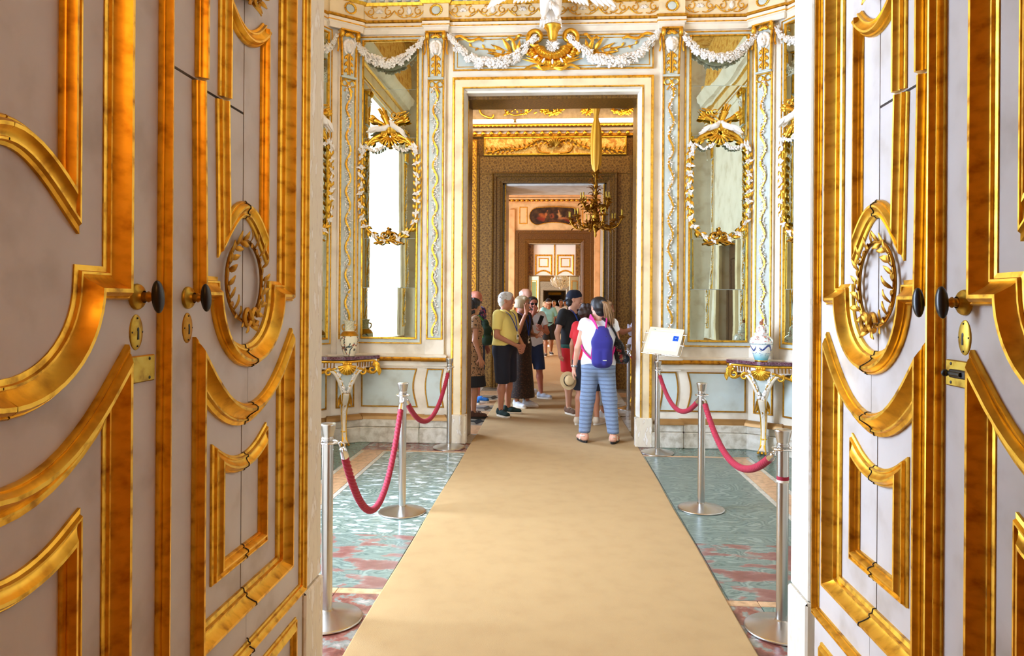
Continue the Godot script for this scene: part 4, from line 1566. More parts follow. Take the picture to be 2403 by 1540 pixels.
func blossom(t: Node3D, at: Vector3, size: float) -> void:
	var b := MB.new()
	for i in 4:
		var a := rng.randf() * TAU
		var p := Vector3(cos(a), sin(a), 0) * size * rng.randf_range(0.3, 0.9)
		for j in 5:
			var q := TAU * j / 5 + a
			b.ell(p + Vector3(cos(q), sin(q), 0) * size * 0.32 + Vector3(0, 0, 0.008), Vector3(size * 0.3, size * 0.22, size * 0.14), 6, Basis(Vector3.BACK, q))
	for i in 2:
		b.leaf(Vector3.ZERO, Vector3(cos(i * 3.0 + at.y * 9.0), sin(i * 3.0 + at.y * 9.0), 0.2), Vector3.BACK, size * 1.9, size * 0.8, 0.2)
	var o := obj("blossom", b, M.stucco, t)
	o.position = at

func eagle() -> void:
	# a stucco eagle with spread wings standing on the shell
	var t := thing("eagle_sculpture", "white stucco eagle with spread drooping wings perched over the shell", "sculpture", W(FX - 0.02, 4.675, FD) + Vector3(0, 0, 0.33))
	var fl := Field.new(Vector3(-0.24, -0.06, -0.16), Vector3(0.22, 0.72, 0.2), 0.0105)
	fl.cap(Vector3(0.0, 0.22, 0.0), Vector3(-0.02, 0.48, 0.02), 0.085, 0.12, 0.05)
	fl.cap(Vector3(-0.02, 0.5, 0.03), Vector3(0.03, 0.63, 0.06), 0.075, 0.045, 0.04)
	fl.cap(Vector3(0.035, 0.645, 0.07), Vector3(0.06, 0.65, 0.1), 0.05, 0.035, 0.03)
	fl.cap(Vector3(0.075, 0.645, 0.12), Vector3(0.085, 0.615, 0.135), 0.018, 0.006, 0.015)
	for s in [-1.0, 1.0]:
		fl.cap(Vector3(0.05 * s, 0.24, 0.03), Vector3(0.075 * s, 0.09, 0.03), 0.075, 0.042, 0.03)
		fl.cap(Vector3(0.075 * s, 0.08, 0.03), Vector3(0.07 * s, 0.02, 0.04), 0.022, 0.018, 0.02)
		for i in 3:
			fl.cap(Vector3(0.07 * s, 0.02, 0.04), Vector3(0.07 * s + (i - 1) * 0.04, -0.015, 0.1 - absf(i - 1) * 0.02), 0.016, 0.009, 0.012)
	fl.cap(Vector3(0.0, 0.2, -0.05), Vector3(0.02, 0.02, -0.09), 0.06, 0.05, 0.03, false, Vector3(1, 1, 0.5))
	var b := MB.new()
	fl.net(b)
	obj("body", b, M.stucco, t)
	for s in [-1.0, 1.0]:
		b = MB.new()
		var sh := Vector3(s * 0.11, 0.44, 0.0)
		var el := Vector3(s * 0.3, 0.5 if s < 0 else 0.43, 0.02)
		b.tube(PackedVector3Array([sh, el, Vector3(s * 0.38, 0.44, 0.03)]), taper(3, 0.06, 0.045, 0.03), 8)
		for layer in 3:
			var cnt: int = [11, 10, 9][layer]
			for i in cnt:
				var f := i / float(cnt - 1)
				var root := sh.lerp(el, f) if f < 0.7 else el.lerp(Vector3(s * 0.4, 0.42, 0.03), (f - 0.7) / 0.3)
				var dd := Vector3(s * lerpf(0.25, 0.75, f), lerpf(-1.0, -0.75, f), 0)
				b.leaf(root + Vector3(0, 0, 0.01 + layer * 0.016), dd, Vector3.BACK, lerpf(0.22, 0.42, f) * [1.0, 0.68, 0.4][layer], 0.10, 0.06)
		obj("wing", b, M.stucco, t)
	b = MB.new()
	for i in 7:
		b.leaf(Vector3((i - 3) * 0.018, 0.14, -0.06), Vector3((i - 3) * 0.12, -1, 0), Vector3.BACK, 0.2, 0.05, 0.04)
	for i in 36:
		var a := rng.randf() * TAU
		var y := rng.randf_range(0.12, 0.5)
		b.leaf(Vector3(cos(a) * 0.085, y, 0.02 + absf(sin(a)) * 0.09), Vector3(cos(a) * 0.3, -1, 0.35), Vector3(cos(a), 0, absf(sin(a)) + 0.2), 0.07, 0.035, 0.1)
	stuff(obj("feathers", b, M.stucco, t))

# ---------------------------------------------------------------- the four open door leaves
func door_leaves() -> void:
	door_leaf("door_1", "far leaf of the paired doors on the warm shaded side, with laurel wreath and jib wicket", Transform3D(Basis(Vector3(0, 0, -1), Vector3.UP, Vector3(1, 0, 0)), W(-0.985, 0, 1.742)), false, true, 0.95, 0.45, 1.0, 1)
	door_leaf("door_2", "near leaf of the paired doors on the warm shaded side, with oval knob and worn lock plate", Transform3D(Basis(Vector3(0, 0, -1), Vector3.UP, Vector3(1, 0, 0)), W(-0.955, 0, 0.664)), true, false, 1.0, 0.512, 1.0, 2)
	door_leaf("door_3", "far leaf of the paired doors on the cool daylit side, with laurel wreath and jib wicket", Transform3D(Basis(Vector3(0, 0, 1), Vector3.UP, Vector3(-1, 0, 0)), W(0.962, 0, 2.64)), true, true, 0.9, 0.452, 0.94, 3)
	door_leaf("door_4", "near leaf of the paired doors on the cool daylit side, with oval knob and open bolt plate", Transform3D(Basis(Vector3(0, 0, 1), Vector3.UP, Vector3(-1, 0, 0)), W(0.942, 0, 1.795)), false, false, 1.0, 0.51, 1.0, 4)

const GILT_WIDE := [[-0.05, 0.0], [-0.05, 0.010], [-0.043, 0.016], [-0.036, 0.014], [-0.034, 0.022], [-0.022, 0.034], [-0.010, 0.033], [0.0, 0.024], [0.012, 0.017], [0.022, 0.016], [0.026, 0.022], [0.034, 0.022], [0.038, 0.012], [0.05, 0.008], [0.05, 0.0]]
const GILT_STEP := [[-0.05, 0.0], [-0.05, 0.010], [-0.045, 0.015], [-0.040, 0.013], [-0.038, 0.020], [-0.028, 0.030], [-0.016, 0.030], [-0.006, 0.019], [0.008, 0.006], [0.020, 0.0], [0.024, 0.004], [0.031, 0.004], [0.034, -0.008], [0.050, -0.014], [0.050, -0.028]]

func prof(w: float, h := 1.0) -> Array:
	var r := []
	for q in GILT_WIDE:
		r.append([q[0] * w / 0.1, q[1] * h])
	return r

func door_leaf(called: String, label: String, F: Transform3D, flip: bool, wicket: bool, wd: float, uc: float, sx: float, kind: int) -> void:
	var t := struct(called, label)
	t.transform = F
	# U: distance from the leading edge to local x
	var U := func(u: float) -> float:
		return wd - u if flip else u
	var P := func(du: float, y: float) -> Vector3:
		return Vector3(U.call(uc + du * sx), y, 0.0)
	var sg := -1.0 if flip else 1.0
	var rz := 0.02 if wicket else 0.006
	var b := MB.new()
	# The stiles and rails stand proud of the sunk fields; the outline is halved on the centre line, where the wicket of the far leaves is cut.
	var tall := [Vector2(0.31, 3.75), Vector2(0.31, 1.637), Vector2(0.219, 1.637)]
	for i in range(1, 13):
		var a := deg_to_rad(-90.0 * i / 12)
		tall.append(Vector2(0.219 * cos(a), 1.637 + 0.211 * sin(a)))
	var lowp := []
	for i in 9:
		var f := i / 8.0
		lowp.append(Vector2(0.312 * f, 1.24 + 0.175 * f * f))
	lowp.append_array([Vector2(0.312, 0.642), Vector2(0.0, 0.642)])
	for hs in [1.0, -1.0]:
		var o := PackedVector2Array([Vector2(0, 0.01), Vector2(((wd - uc) if hs > 0 else uc) - 0.001, 0.01), Vector2(((wd - uc) if hs > 0 else uc) - 0.001, 3.95), Vector2(0, 3.95), Vector2(0, 3.75)])
		for q in tall + lowp:
			o.append(Vector2(q.x * sx, q.y))
		var world := PackedVector2Array()
		for q in o:
			world.append(Vector2(U.call(uc + hs * (q.x + (0.002 if wicket and hs < 0 else 0.0))), q.y))
		var cutc: float = 0.0015 if wicket else 0.0
		var x0: float = U.call(uc + hs * (cutc if hs < 0 else 0.0))
		var x1: float = U.call(wd if hs > 0 else 0.0)
		var bands := [[0.0, 3.96]]
		if wicket and hs < 0:
			bands = [[0.0, 2.2], [2.208, 3.96]]
		for bd in bands:
			b = MB.new()
			var rect := PackedVector2Array([Vector2(minf(x0, x1), bd[0]), Vector2(maxf(x0, x1), bd[0]), Vector2(maxf(x0, x1), bd[1]), Vector2(minf(x0, x1), bd[1])])
			for pl in Geometry2D.intersect_polygons(world, rect):
				b.poly(pl, -0.02 - rz, 0.0)
			b.box(Vector3((x0 + x1) / 2, (maxf(bd[0], 0.01) + minf(bd[1], 3.95)) / 2, -0.0215 - rz), Vector3(absf(x1 - x0) - (0.004 if wicket else 0.0), minf(bd[1], 3.95) - maxf(bd[0], 0.01), 0.043))
			obj("wicket_board" if wicket and hs < 0 and bd[0] == 0.0 else "leaf_board", b, M.door_paint, t)
	if wicket:
		b = MB.new()
		b.box(Vector3(U.call(uc - 0.001), 1.1, -0.0215 - rz), Vector3(0.005, 2.2, 0.04))
		b.box(Vector3(U.call(uc / 2), 2.204, -0.0215 - rz), Vector3(uc, 0.009, 0.04))
		obj("joint", b, M.groove, t)
	# border moulding at the hinge side, turning along the foot
	b = MB.new()
	var e0 := Vector3(U.call(wd - 0.022), 3.9, 0)
	b.sweep([Vector3(U.call(wd - 0.022), 3.9, 0), Vector3(U.call(wd - 0.022), 0.485, 0), Vector3(U.call(0.0), 0.485, 0)], Vector3.BACK, prof(0.044, 0.7))
	obj("border_moulding", b, M.gold, t)
	# foot panel
	b = MB.new()
	b.sweep([Vector3(U.call(wd - 0.1), 0.1, 0), Vector3(U.call(wd - 0.1), 0.37, 0), Vector3(U.call(0.1), 0.37, 0), Vector3(U.call(0.1), 0.1, 0)], Vector3.BACK, prof(0.05, 0.6), true)
	obj("foot_panel_moulding", b, M.gold, t)
	# the tall panel with eared corners and a round foot; the lead side is its own piece where the wicket cuts it
	var top := 3.75
	var hinge := [P.call(0.31, top), P.call(0.31, 1.637), P.call(0.219, 1.637)]
	for i in range(1, 13):
		var a := deg_to_rad(-90.0 * i / 12)
		hinge.append(P.call(0.219 * cos(a), 1.637 + 0.211 * sin(a)))
	var lead := []
	for i in 13:
		var a := deg_to_rad(-90.0 - 90.0 * i / 12)
		lead.append(P.call(0.219 * cos(a), 1.637 + 0.211 * sin(a)))
	lead.append(P.call(-0.31, 1.637))
	var shift := 0.014 if wicket else 0.0
	var piece := func(called2: String, path: Array, pr: Array) -> void:
		var m := MB.new()
		m.sweep(path, Vector3.BACK, pr)
		obj(called2, m, M.gold, t)
	# The profile's first edge faces outwards on both ways round.
	var pa := []
	for q in GILT_STEP:
		pa.append([(-q[0] if flip else q[0]) * 0.70, q[1] if q[1] > 0.0 else q[1] * rz / 0.028])
	piece.call("tall_panel_moulding", hinge, pa)
	if wicket:
		piece.call("tall_panel_moulding", lead + [P.call(-0.31 - shift, 2.2)], pa)
		piece.call("tall_panel_moulding", [P.call(-0.31, 2.212), P.call(-0.31, top)], pa)
	else:
		piece.call("tall_panel_moulding", lead + [P.call(-0.31, top)], pa)
	# inner upper panel: strips, pointed feet and a round arch between them
	var ins := 0.148 if wicket else 0.168
	var pn := prof(0.058, 0.8)
	var fl2 := []
	for q in pn:
		fl2.append([-q[0], q[1] - 0.028])
	var pi := []
	for q in prof(0.054, 0.8):
		pi.append([q[0] if flip else -q[0], q[1] - rz])
	var hs := []
	for i in 9:
		var f := i / 8.0
		hs.append(P.call(ins * (1.0 - f), 1.795 + 0.1 * sin(f * PI / 2)))
	var ls := []
	for i in 9:
		var f := i / 8.0
		ls.append(P.call(-ins * f, 1.795 + 0.1 * cos(f * PI / 2)))
	var topc := []
	for i in 17:
		var f := i / 8.0 - 1.0
		topc.append(P.call(-ins * f, 2.455 + 0.075 * f * f))
	piece.call("inner_panel_moulding", topc + [P.call(ins, 2.52)] if false else [P.call(ins, 2.53)] + hs, pi)
	var hook: Array = ls.duplicate()
	if wicket:
		piece.call("inner_panel_moulding", hook + [P.call(-ins - shift, 2.2)], pi)
		piece.call("inner_panel_moulding", [P.call(-ins, 2.212), P.call(-ins, 2.53)], pi)
	else:
		piece.call("inner_panel_moulding", hook + [P.call(-ins, 2.53)], pi)
	topc.reverse()
	piece.call("inner_panel_moulding", topc, pi)
	# lower panel with a hanging arc at its head
	var low := []
	for i in 17:
		var f := i / 8.0 - 1.0
		low.append(P.call(0.312 * f, 1.24 + 0.175 * f * f))
	low.append_array([P.call(0.312, 0.642), P.call(-0.312, 0.642)])
	var m2 := MB.new()
	m2.sweep(low, Vector3.BACK, pa, true)
	obj("lower_panel_moulding", m2, M.gold, t)
	var inn := []
	for i in 13:
		var f := i / 6.0 - 1.0
		inn.append(P.call(0.165 * f - 0.012, 1.085 + 0.05 * f * f))
	inn.append_array([P.call(0.153, 0.79), P.call(-0.177, 0.79)])
	m2 = MB.new()
	m2.sweep(inn, Vector3.BACK, pi, true)
	obj("lower_inner_moulding", m2, M.gold, t)
	# wreaths of laurel, each leaf a piece of its own; the upper one just dips into view
	for cy in ([1.667, 2.70] if wicket else []):
		var wr := Node3D.new()
		wr.name = "laurel_wreath"
		t.add_child(wr, true)
		wr.position = P.call(-0.01, cy) + Vector3(0, 0, -rz + 0.002)
		var st := MB.new()
		st.tube(PackedVector3Array(arc(0, 0, 0.125 * sx, 0.128, 0, 352, 40, 0.01)), 0.006, 6, true)
		obj("stem", st, M.gold_dark, wr)
		for i in 36:
			var half := 1.0 if i % 2 else -1.0
			var f := (i / 2 + 0.5) / 18.0
			var a := -PI / 2 + half * f * PI * 0.96
			var d := Vector3(-sin(a) * half, cos(a) * half, 0)
			var outw := Vector3(cos(a), sin(a), 0) * (1.1 if (i / 2) % 2 else -0.9)
			var lf := MB.new()
			lf.leaf(Vector3.ZERO, d + outw + Vector3(0, 0, 0.35), Vector3.BACK, rng.randf_range(0.038, 0.052), rng.randf_range(0.017, 0.023), rng.randf_range(0.05, 0.3))
			var o := obj("laurel_leaf", lf, M.gold_dark, wr)
			o.position = Vector3(cos(a) * 0.125 * sx, sin(a) * 0.128, 0.014)
		var bw := MB.new()
		for q in [-1.0, 1.0]:
			bw.ribbon(PackedVector3Array(arc(q * 0.026, -0.118, 0.022, 0.026, 0, 330, 12, 0.028)), Vector3.BACK, 0.014, 0.006)
			bw.leaf(Vector3(q * 0.006, -0.135, 0.02), Vector3(q * 0.8, -0.6, 0.2), Vector3.BACK, 0.055, 0.024, 0.2)
		bw.ell(Vector3(0, -0.12, 0.03), Vector3(0.014, 0.016, 0.012), 8)
		obj("wreath_bow", bw, M.gold_dark, wr)
	# cracks of the wicket running over the mouldings
	if wicket:
		var cr := MB.new()
		var step_p := []
		for q in GILT_STEP:
			step_p.append([q[0] * 0.70, q[1] if q[1] > 0.0 else q[1] * rz / 0.028])
		var inner_p := []
		for q in prof(0.054, 0.8):
			inner_p.append([-q[0], q[1] - rz])
		inner_p.reverse()
		for q in [[1.426, 1.0, step_p], [1.24, -1.0, step_p], [0.642, 1.0, step_p], [1.085, -1.0, inner_p], [0.79, 1.0, inner_p], [1.895, 1.0, inner_p], [0.485, 1.0, prof(0.06, 0.7)]]:
			var pts := PackedVector3Array()
			var np: int = q[2].size()
			for i in np:
				var f := i / float(np - 1)
				pts.append(Vector3(U.call(uc + 0.010 * sin(f * TAU) + 0.004 * f), q[0] + q[1] * q[2][i][0], q[2][i][1] + 0.0008))
			cr.tube(pts, 0.0022, 5)
		obj("moulding_crack", cr, M.groove, t)
	# the gilt bead that closes the joint, on the near leaves
	if not wicket:
		b = MB.new()
		b.sweep([Vector3(U.call(0.021), 0.02, 0), Vector3(U.call(0.021), 3.93, 0)], Vector3.BACK, prof(0.042, 0.9))
		obj("closing_bead", b, M.gold, t)
		b = MB.new()
		b.box(Vector3(U.call(-0.006), 1.97, -0.03), Vector3(0.012, 3.9, 0.04))
		obj("leading_edge", b, M.groove, t)
	# knob, keyhole plate and lock plate
	var ku := 0.125 if not wicket else 0.075
	var kn := Node3D.new()
	kn.name = "door_knob"
	t.add_child(kn, true)
	kn.position = Vector3(U.call(ku), 1.609, 0)
	var toward := Basis(Vector3.RIGHT, PI / 2)
	b = MB.new()
	b.lathe([[0.03, 0.0], [0.03, 0.004], [0.027, 0.009], [0.018, 0.011], [0.014, 0.02]], 20, Vector3.ZERO, toward)
	obj("rose", b, M.brass, kn)
	b = MB.new()
	b.lathe([[0.013, 0.01], [0.011, 0.02], [0.009, 0.026], [0.013, 0.03], [0.009, 0.035], [0.008, 0.042]], 16, Vector3.ZERO, toward)
	obj("neck", b, M.gold_dark, kn)
	b = MB.new()
	b.ell(Vector3(0, 0, 0.052), Vector3(0.017, 0.038, 0.013), 18, Basis(Vector3.BACK, 0.12))
	obj("grip", b, M.black_knob, kn)
	var kp := Node3D.new()
	kp.name = "keyhole_plate"
	t.add_child(kp, true)
	kp.position = Vector3(U.call(ku), 1.528, 0)
	b = MB.new()
	b.ell(Vector3(0, 0, 0.0), Vector3(0.026, 0.041, 0.006), 24)
	obj("plate", b, M.gold_dark if kind == 1 else M.brass, kp)
	b = MB.new()
	b.ell(Vector3(0, 0.006, 0.0045), Vector3(0.0055, 0.0065, 0.0025), 10)
	b.box(Vector3(0, -0.006, 0.0045), Vector3(0.005, 0.022, 0.005))
	obj("keyhole", b, M.dark, kp)
	b = MB.new()
	for q in [Vector3(0, 0.032, 0.0045), Vector3(0, -0.032, 0.0045), Vector3(0.019, 0, 0.004), Vector3(-0.019, 0, 0.004)]:
		b.ell(q, Vector3(0.0025, 0.0025, 0.0015), 7)
	obj("screws", b, M.dark, kp)
	if not wicket:
		var lp := Node3D.new()
		lp.name = "lock_plate"
		t.add_child(lp, true)
		lp.position = Vector3(U.call(0.118), 1.443, 0)
		b = MB.new()
		b.box(Vector3(-sg * 0.004, 0, 0.004), Vector3(0.108, 0.062, 0.008), 0.0025)
		b.box(Vector3(sg * 0.052, 0.0, 0.004), Vector3(0.02, 0.042, 0.008), 0.0025)
		obj("plate", b, M.brass, lp)
		b = MB.new()
		for q in [Vector3(-0.035, 0.022, 0.008), Vector3(0.035, 0.022, 0.008), Vector3(-0.035, -0.022, 0.008), Vector3(0.035, -0.022, 0.008)]:
			b.ell(q, Vector3(0.004, 0.004, 0.002), 8)
		obj("screws", b, M.dark, lp)
		if kind == 4:
			b = MB.new()
			b.box(Vector3(sg * 0.002, 0, 0.012), Vector3(0.07, 0.02, 0.008), 0.003)
			obj("bolt_slot", b, M.dark, lp)
			b = MB.new()
			b.tube(PackedVector3Array([Vector3(-0.03, 0, 0.016), Vector3(0.02, 0, 0.016)]), 0.006, 10)
			b.ell(Vector3(-sg * 0.034, 0, 0.022), Vector3(0.009, 0.009, 0.009), 10)
			obj("bolt", b, M.black_knob, lp)

# ---------------------------------------------------------------- the anteroom's end wall
func anteroom_wall() -> void:
	var D2 := 13.25
	var w := struct("wall_anteroom_end", "brown breccia end wall of the anteroom around the second doorway")
	w.position = W(-0.03, 0, D2)
	var b := MB.new()
	b.poly(PackedVector2Array([Vector2(-3.2, 0), Vector2(-0.98, 0), Vector2(-0.98, 3.88), Vector2(0.98, 3.88), Vector2(0.98, 0), Vector2(3.65, 0), Vector2(3.65, 6.2), Vector2(-3.2, 6.2)]), -1.2, 0.0)
	obj("plaster", b, M.breccia_dark, w)
	# side panels of yellow breccia and the wide casing
	for s in [-1.0, 1.0]:
		b = MB.new()
		b.box(Vector3(s * 1.30, 2.025, 0.02), Vector3(0.24, 4.05, 0.04), 0.004)
		obj("casing_slab", b, M.breccia, w)
		b = MB.new()
		b.box(Vector3(s * 1.445, 2.2, 0.03), Vector3(0.05, 4.4, 0.06), 0.01)
		obj("casing_edge", b, M.breccia_dark, w)
		b = MB.new()
		b.box(Vector3(s * 1.60, 2.65, 0.012), Vector3(0.25, 4.1, 0.024), 0.004)
		obj("side_panel", b, M.damask, w)
		b = MB.new()
		b.sweep(rect_path(s * 1.60 - 0.12, 0.62, s * 1.60 + 0.12, 4.7, 0.02), Vector3.BACK, gilt(0.02, 0.02), true)
		obj("side_panel_frame", b, M.gold, w)
		b = MB.new()
		b.box(Vector3(s * 2.4, 0.3, 0.03), Vector3(1.7, 0.6, 0.06), 0.01)
		obj("dado_block", b, M.grey_marble, w)
	b = MB.new()
	b.box(Vector3(0, 4.22, 0.02), Vector3(2.84, 0.33, 0.04), 0.004)
	obj("casing_slab", b, M.breccia, w)
	b = MB.new()
	b.sweep([Vector3(-1.08, 0, 0.02), Vector3(-1.08, 3.98, 0.02), Vector3(1.08, 3.98, 0.02), Vector3(1.08, 0, 0.02)], Vector3.BACK, [[-0.1, 0.0], [-0.1, 0.05], [-0.08, 0.07], [-0.06, 0.05], [-0.02, 0.05], [-0.01, 0.03], [0.05, 0.03], [0.06, 0.02], [0.1, 0.01], [0.1, -0.05]])
	obj("inner_moulding", b, M.breccia_dark, w)
	# reveal: grey stone with a gilt strip
	for s in [-1.0, 1.0]:
		b = MB.new()
		b.box(Vector3(s * 0.965, 1.94, -0.62), Vector3(0.04, 3.86, 1.14), 0.004)
		obj("reveal_slab", b, M.grey_marble, w)
		b = MB.new()
		b.box(Vector3(s * 0.935, 1.94, -0.05), Vector3(0.025, 3.86, 0.05), 0.008)
		obj("gilt_strip", b, M.gold, w)
	b = MB.new()
	b.box(Vector3(0, 3.86, -0.62), Vector3(1.9, 0.04, 1.14), 0.004)
	obj("reveal_head", b, M.jamb_plain, w)
	# painted mirror frieze over the door, with gilded rocaille
	b = MB.new()
	b.box(Vector3(0.0, 4.575, 0.02), Vector3(2.66, 0.32, 0.04))
	obj("frieze_panel", b, M.fresco, w)
	b = MB.new()
	b.sweep(rect_path(-1.33, 4.415, 1.33, 4.735, 0.04), Vector3.BACK, gilt(0.03, 0.02), true)
	obj("frieze_frame", b, M.gold, w)
	b = MB.new()
	b.t = Transform3D(Basis.IDENTITY, Vector3(0, 4.575, 0.05))
	for s in [-1.0, 1.0]:
		b.tube(curve([Vector3(s * 0.06, 0.05, 0), Vector3(s * 0.14, 0.1, 0), Vector3(s * 0.3, 0.12, 0), Vector3(s * 0.5, 0.0, 0), Vector3(s * 0.7, -0.06, 0), Vector3(s * 0.95, -0.04, 0), Vector3(s * 1.15, -0.1, 0), Vector3(s * 1.3, -0.12, 0)], 6), 0.022, 6)
		b.tube(curve([Vector3(s * 0.36, 0.06, 0), Vector3(s * 0.33, -0.04, 0), Vector3(s * 0.26, -0.12, 0), Vector3(s * 0.1, -0.14, 0)], 5), 0.016, 6)
		b.tube(spiral(s * 0.1, 0.02, 0.06, 0.015, 60, 60 + s * 420, 24, 0), 0.016, 6)
		for i in 26:
			var x := 0.15 + i * 0.045
			b.leaf(Vector3(s * x, 0.09 * cos(x * 3.0), 0), Vector3(s * 0.7, (1.0 if i % 2 else -1.0), 0.2), Vector3.BACK, 0.09, 0.04, 0.2)
	for i in 7:
		b.leaf(Vector3(0, -0.02, 0.02), Vector3((i - 3) * 0.4, 1, 0.2), Vector3.BACK, 0.2, 0.06, 0.2)
	obj("frieze_rocaille", b, M.gold_dark, w)
	# bracketed cornice
	for q in [[4.755, 0.06, 0.05, M.gold_dark, "cornice_bead"], [4.805, 0.055, 0.03, M.white_paint, "cornice_band"], [4.86, 0.06, 0.1, M.peach_pale, "cornice_band"], [4.92, 0.05, 0.16, M.gold_dark, "cornice_bead"]]:
		b = MB.new()
		b.box(Vector3(0.2, q[0] + q[1] / 2, q[2] / 2), Vector3(6.8, q[1] - 0.002, q[2]), 0.012)
		obj(q[4], b, q[3], w)
	b = MB.new()
	for i in 22:
		var x := -1.68 + i * 0.16
		b.lathe([[0.0, 0.0], [0.035, 0.0], [0.05, 0.02], [0.03, 0.05], [0.012, 0.07], [0.0, 0.075]], 8, Vector3(x, 4.79, 0.05))
	for i in 44:
		b.ell(Vector3(-1.72 + i * 0.08, 4.93, 0.17), Vector3(0.03, 0.022, 0.02), 6)
	obj("cornice_brackets", b, M.gold, w)
	# a trough of tube lights above the cornice
	var lt := thing("cove_light", "long white strip light along the top of the anteroom cornice", "light", w.position + Vector3(0, 5.0, 0.1))
	b = MB.new()
	b.box(Vector3(0, -0.02, 0), Vector3(4.6, 0.02, 0.16), 0.004)
	obj("trough", b, M.white_paint, lt)
	var glow := StandardMaterial3D.new()
	glow.albedo_color = rgb(255, 240, 214)
	glow.emission_enabled = true
	glow.emission = rgb(255, 236, 205)
	glow.emission_energy_multiplier = 1.6
	for i in 3:
		b = MB.new()
		b.box(Vector3((i - 1) * 1.5, 0.035, 0.02), Vector3(1.46, 0.07, 0.05), 0.02)
		obj("tube_lamp", b, glow, lt)
		var l := AreaLight3D.new()
		l.name = "cove_glow"
		l.area_size = Vector2(1.4, 0.12)
		l.light_energy = 0.25
		l.light_color = rgb(255, 214, 150)
		l.area_range = 12.0
		l.shadow_enabled = true
		add_child(l, true)
		l.transform = Transform3D(Basis(Vector3.RIGHT, 0.9), w.position + Vector3((i - 1) * 1.5, 5.1, 0.22))
		var l2 := l.duplicate() as AreaLight3D
		l2.name = "cove_glow"
		l2.light_energy = 0.9
		add_child(l2, true)
		l2.transform = Transform3D(Basis(Vector3.RIGHT, -0.75), w.position + Vector3((i - 1) * 1.5, 5.08, 0.42))
	# the coved band above: dark marbled with gilded swags
	b = MB.new()
	var P := PackedVector3Array()
	for i in 9:
		var a := i / 8.0 * PI / 2
		P.append_array([Vector3(-3.2, 5.06 + sin(a) * 0.8, 0.02 + (1.0 - cos(a)) * 1.1), Vector3(3.65, 5.06 + sin(a) * 0.8, 0.02 + (1.0 - cos(a)) * 1.1)])
	b.grid(P, 9, 2)
	obj("ceiling_cove", b, M.smoky, w)
	b = MB.new()
	b.poly(PackedVector2Array([Vector2(-1.42, 5.46), Vector2(-1.36, 5.36), Vector2(-1.2, 5.31), Vector2(-0.5, 5.29), Vector2(-0.26, 5.34), Vector2(-0.2, 5.46)]), 0.08, 0.12)
	obj("cove_cartouche", b, M.peach, w)
	b = MB.new()
	b.tube(curve([Vector3(-1.45, 5.46, 0.13), Vector3(-1.37, 5.36, 0.13), Vector3(-1.2, 5.305, 0.13), Vector3(-0.85, 5.29, 0.13), Vector3(-0.5, 5.285, 0.13), Vector3(-0.24, 5.34, 0.13), Vector3(0.1, 5.4, 0.13)], 6), 0.017, 6)
	b.tube(curve([Vector3(-0.95, 5.29, 0.13), Vector3(-0.92, 5.22, 0.13), Vector3(-0.75, 5.14, 0.12), Vector3(-0.5, 5.2, 0.12), Vector3(-0.42, 5.28, 0.13)], 6), 0.014, 6)
	for i in 22:
		b.leaf(Vector3(rng.randf_range(-1.0, -0.4), rng.randf_range(5.14, 5.28), 0.13), Vector3(rng.randf_range(-1, 1), rng.randf_range(-1, 1), 0.3), Vector3.BACK, 0.08, 0.035, 0.2)
	for g in [[-0.06, 5.29, 0.28], [0.62, 5.3, 0.16], [1.27, 5.29, 0.28]]:
		var c := curve([Vector3(g[0] - g[2], g[1] + 0.06, 0.2), Vector3(g[0] - g[2] * 0.5, g[1] - 0.09, 0.12), Vector3(g[0], g[1] - 0.12, 0.12), Vector3(g[0] + g[2] * 0.5, g[1] - 0.08, 0.12), Vector3(g[0] + g[2], g[1] + 0.06, 0.2)], 7)
		b.tube(c, 0.018, 6)
		for p in c:
			for i in 2:
				b.ell(p + Vector3(rng.randf_range(-0.03, 0.03), rng.randf_range(-0.035, 0.035), 0.02), Vector3(0.03, 0.028, 0.024), 6)
			b.leaf(p, Vector3(rng.randf_range(-1, 1), rng.randf_range(-1, 1), 0.3), Vector3.BACK, 0.09, 0.04, 0.2)
	b.tube(curve([Vector3(-1.6, 5.38, 0.14), Vector3(-1.45, 5.3, 0.12), Vector3(-1.38, 5.17, 0.1), Vector3(-1.2, 5.1, 0.1), Vector3(-1.16, 5.16, 0.1)], 6), 0.02, 6)
	stuff(obj("gilded_swags", b, M.gold, w))
	chandelier()
	# stanchion and rope in the anteroom, and a chair with a silk ruffle at the far side
	stanchion(1.12, 10.75, "in the anteroom, seen past the doorway edge")
	var r := thing("barrier_rope", "dark red barrier rope in the anteroom, hanging past the doorway edge", "rope", Vector3.ZERO, "barrier ropes")
	rope(r, W(1.13, 0.88, 10.7), W(1.75, 0.86, 9.6), 0.42, 0.02)

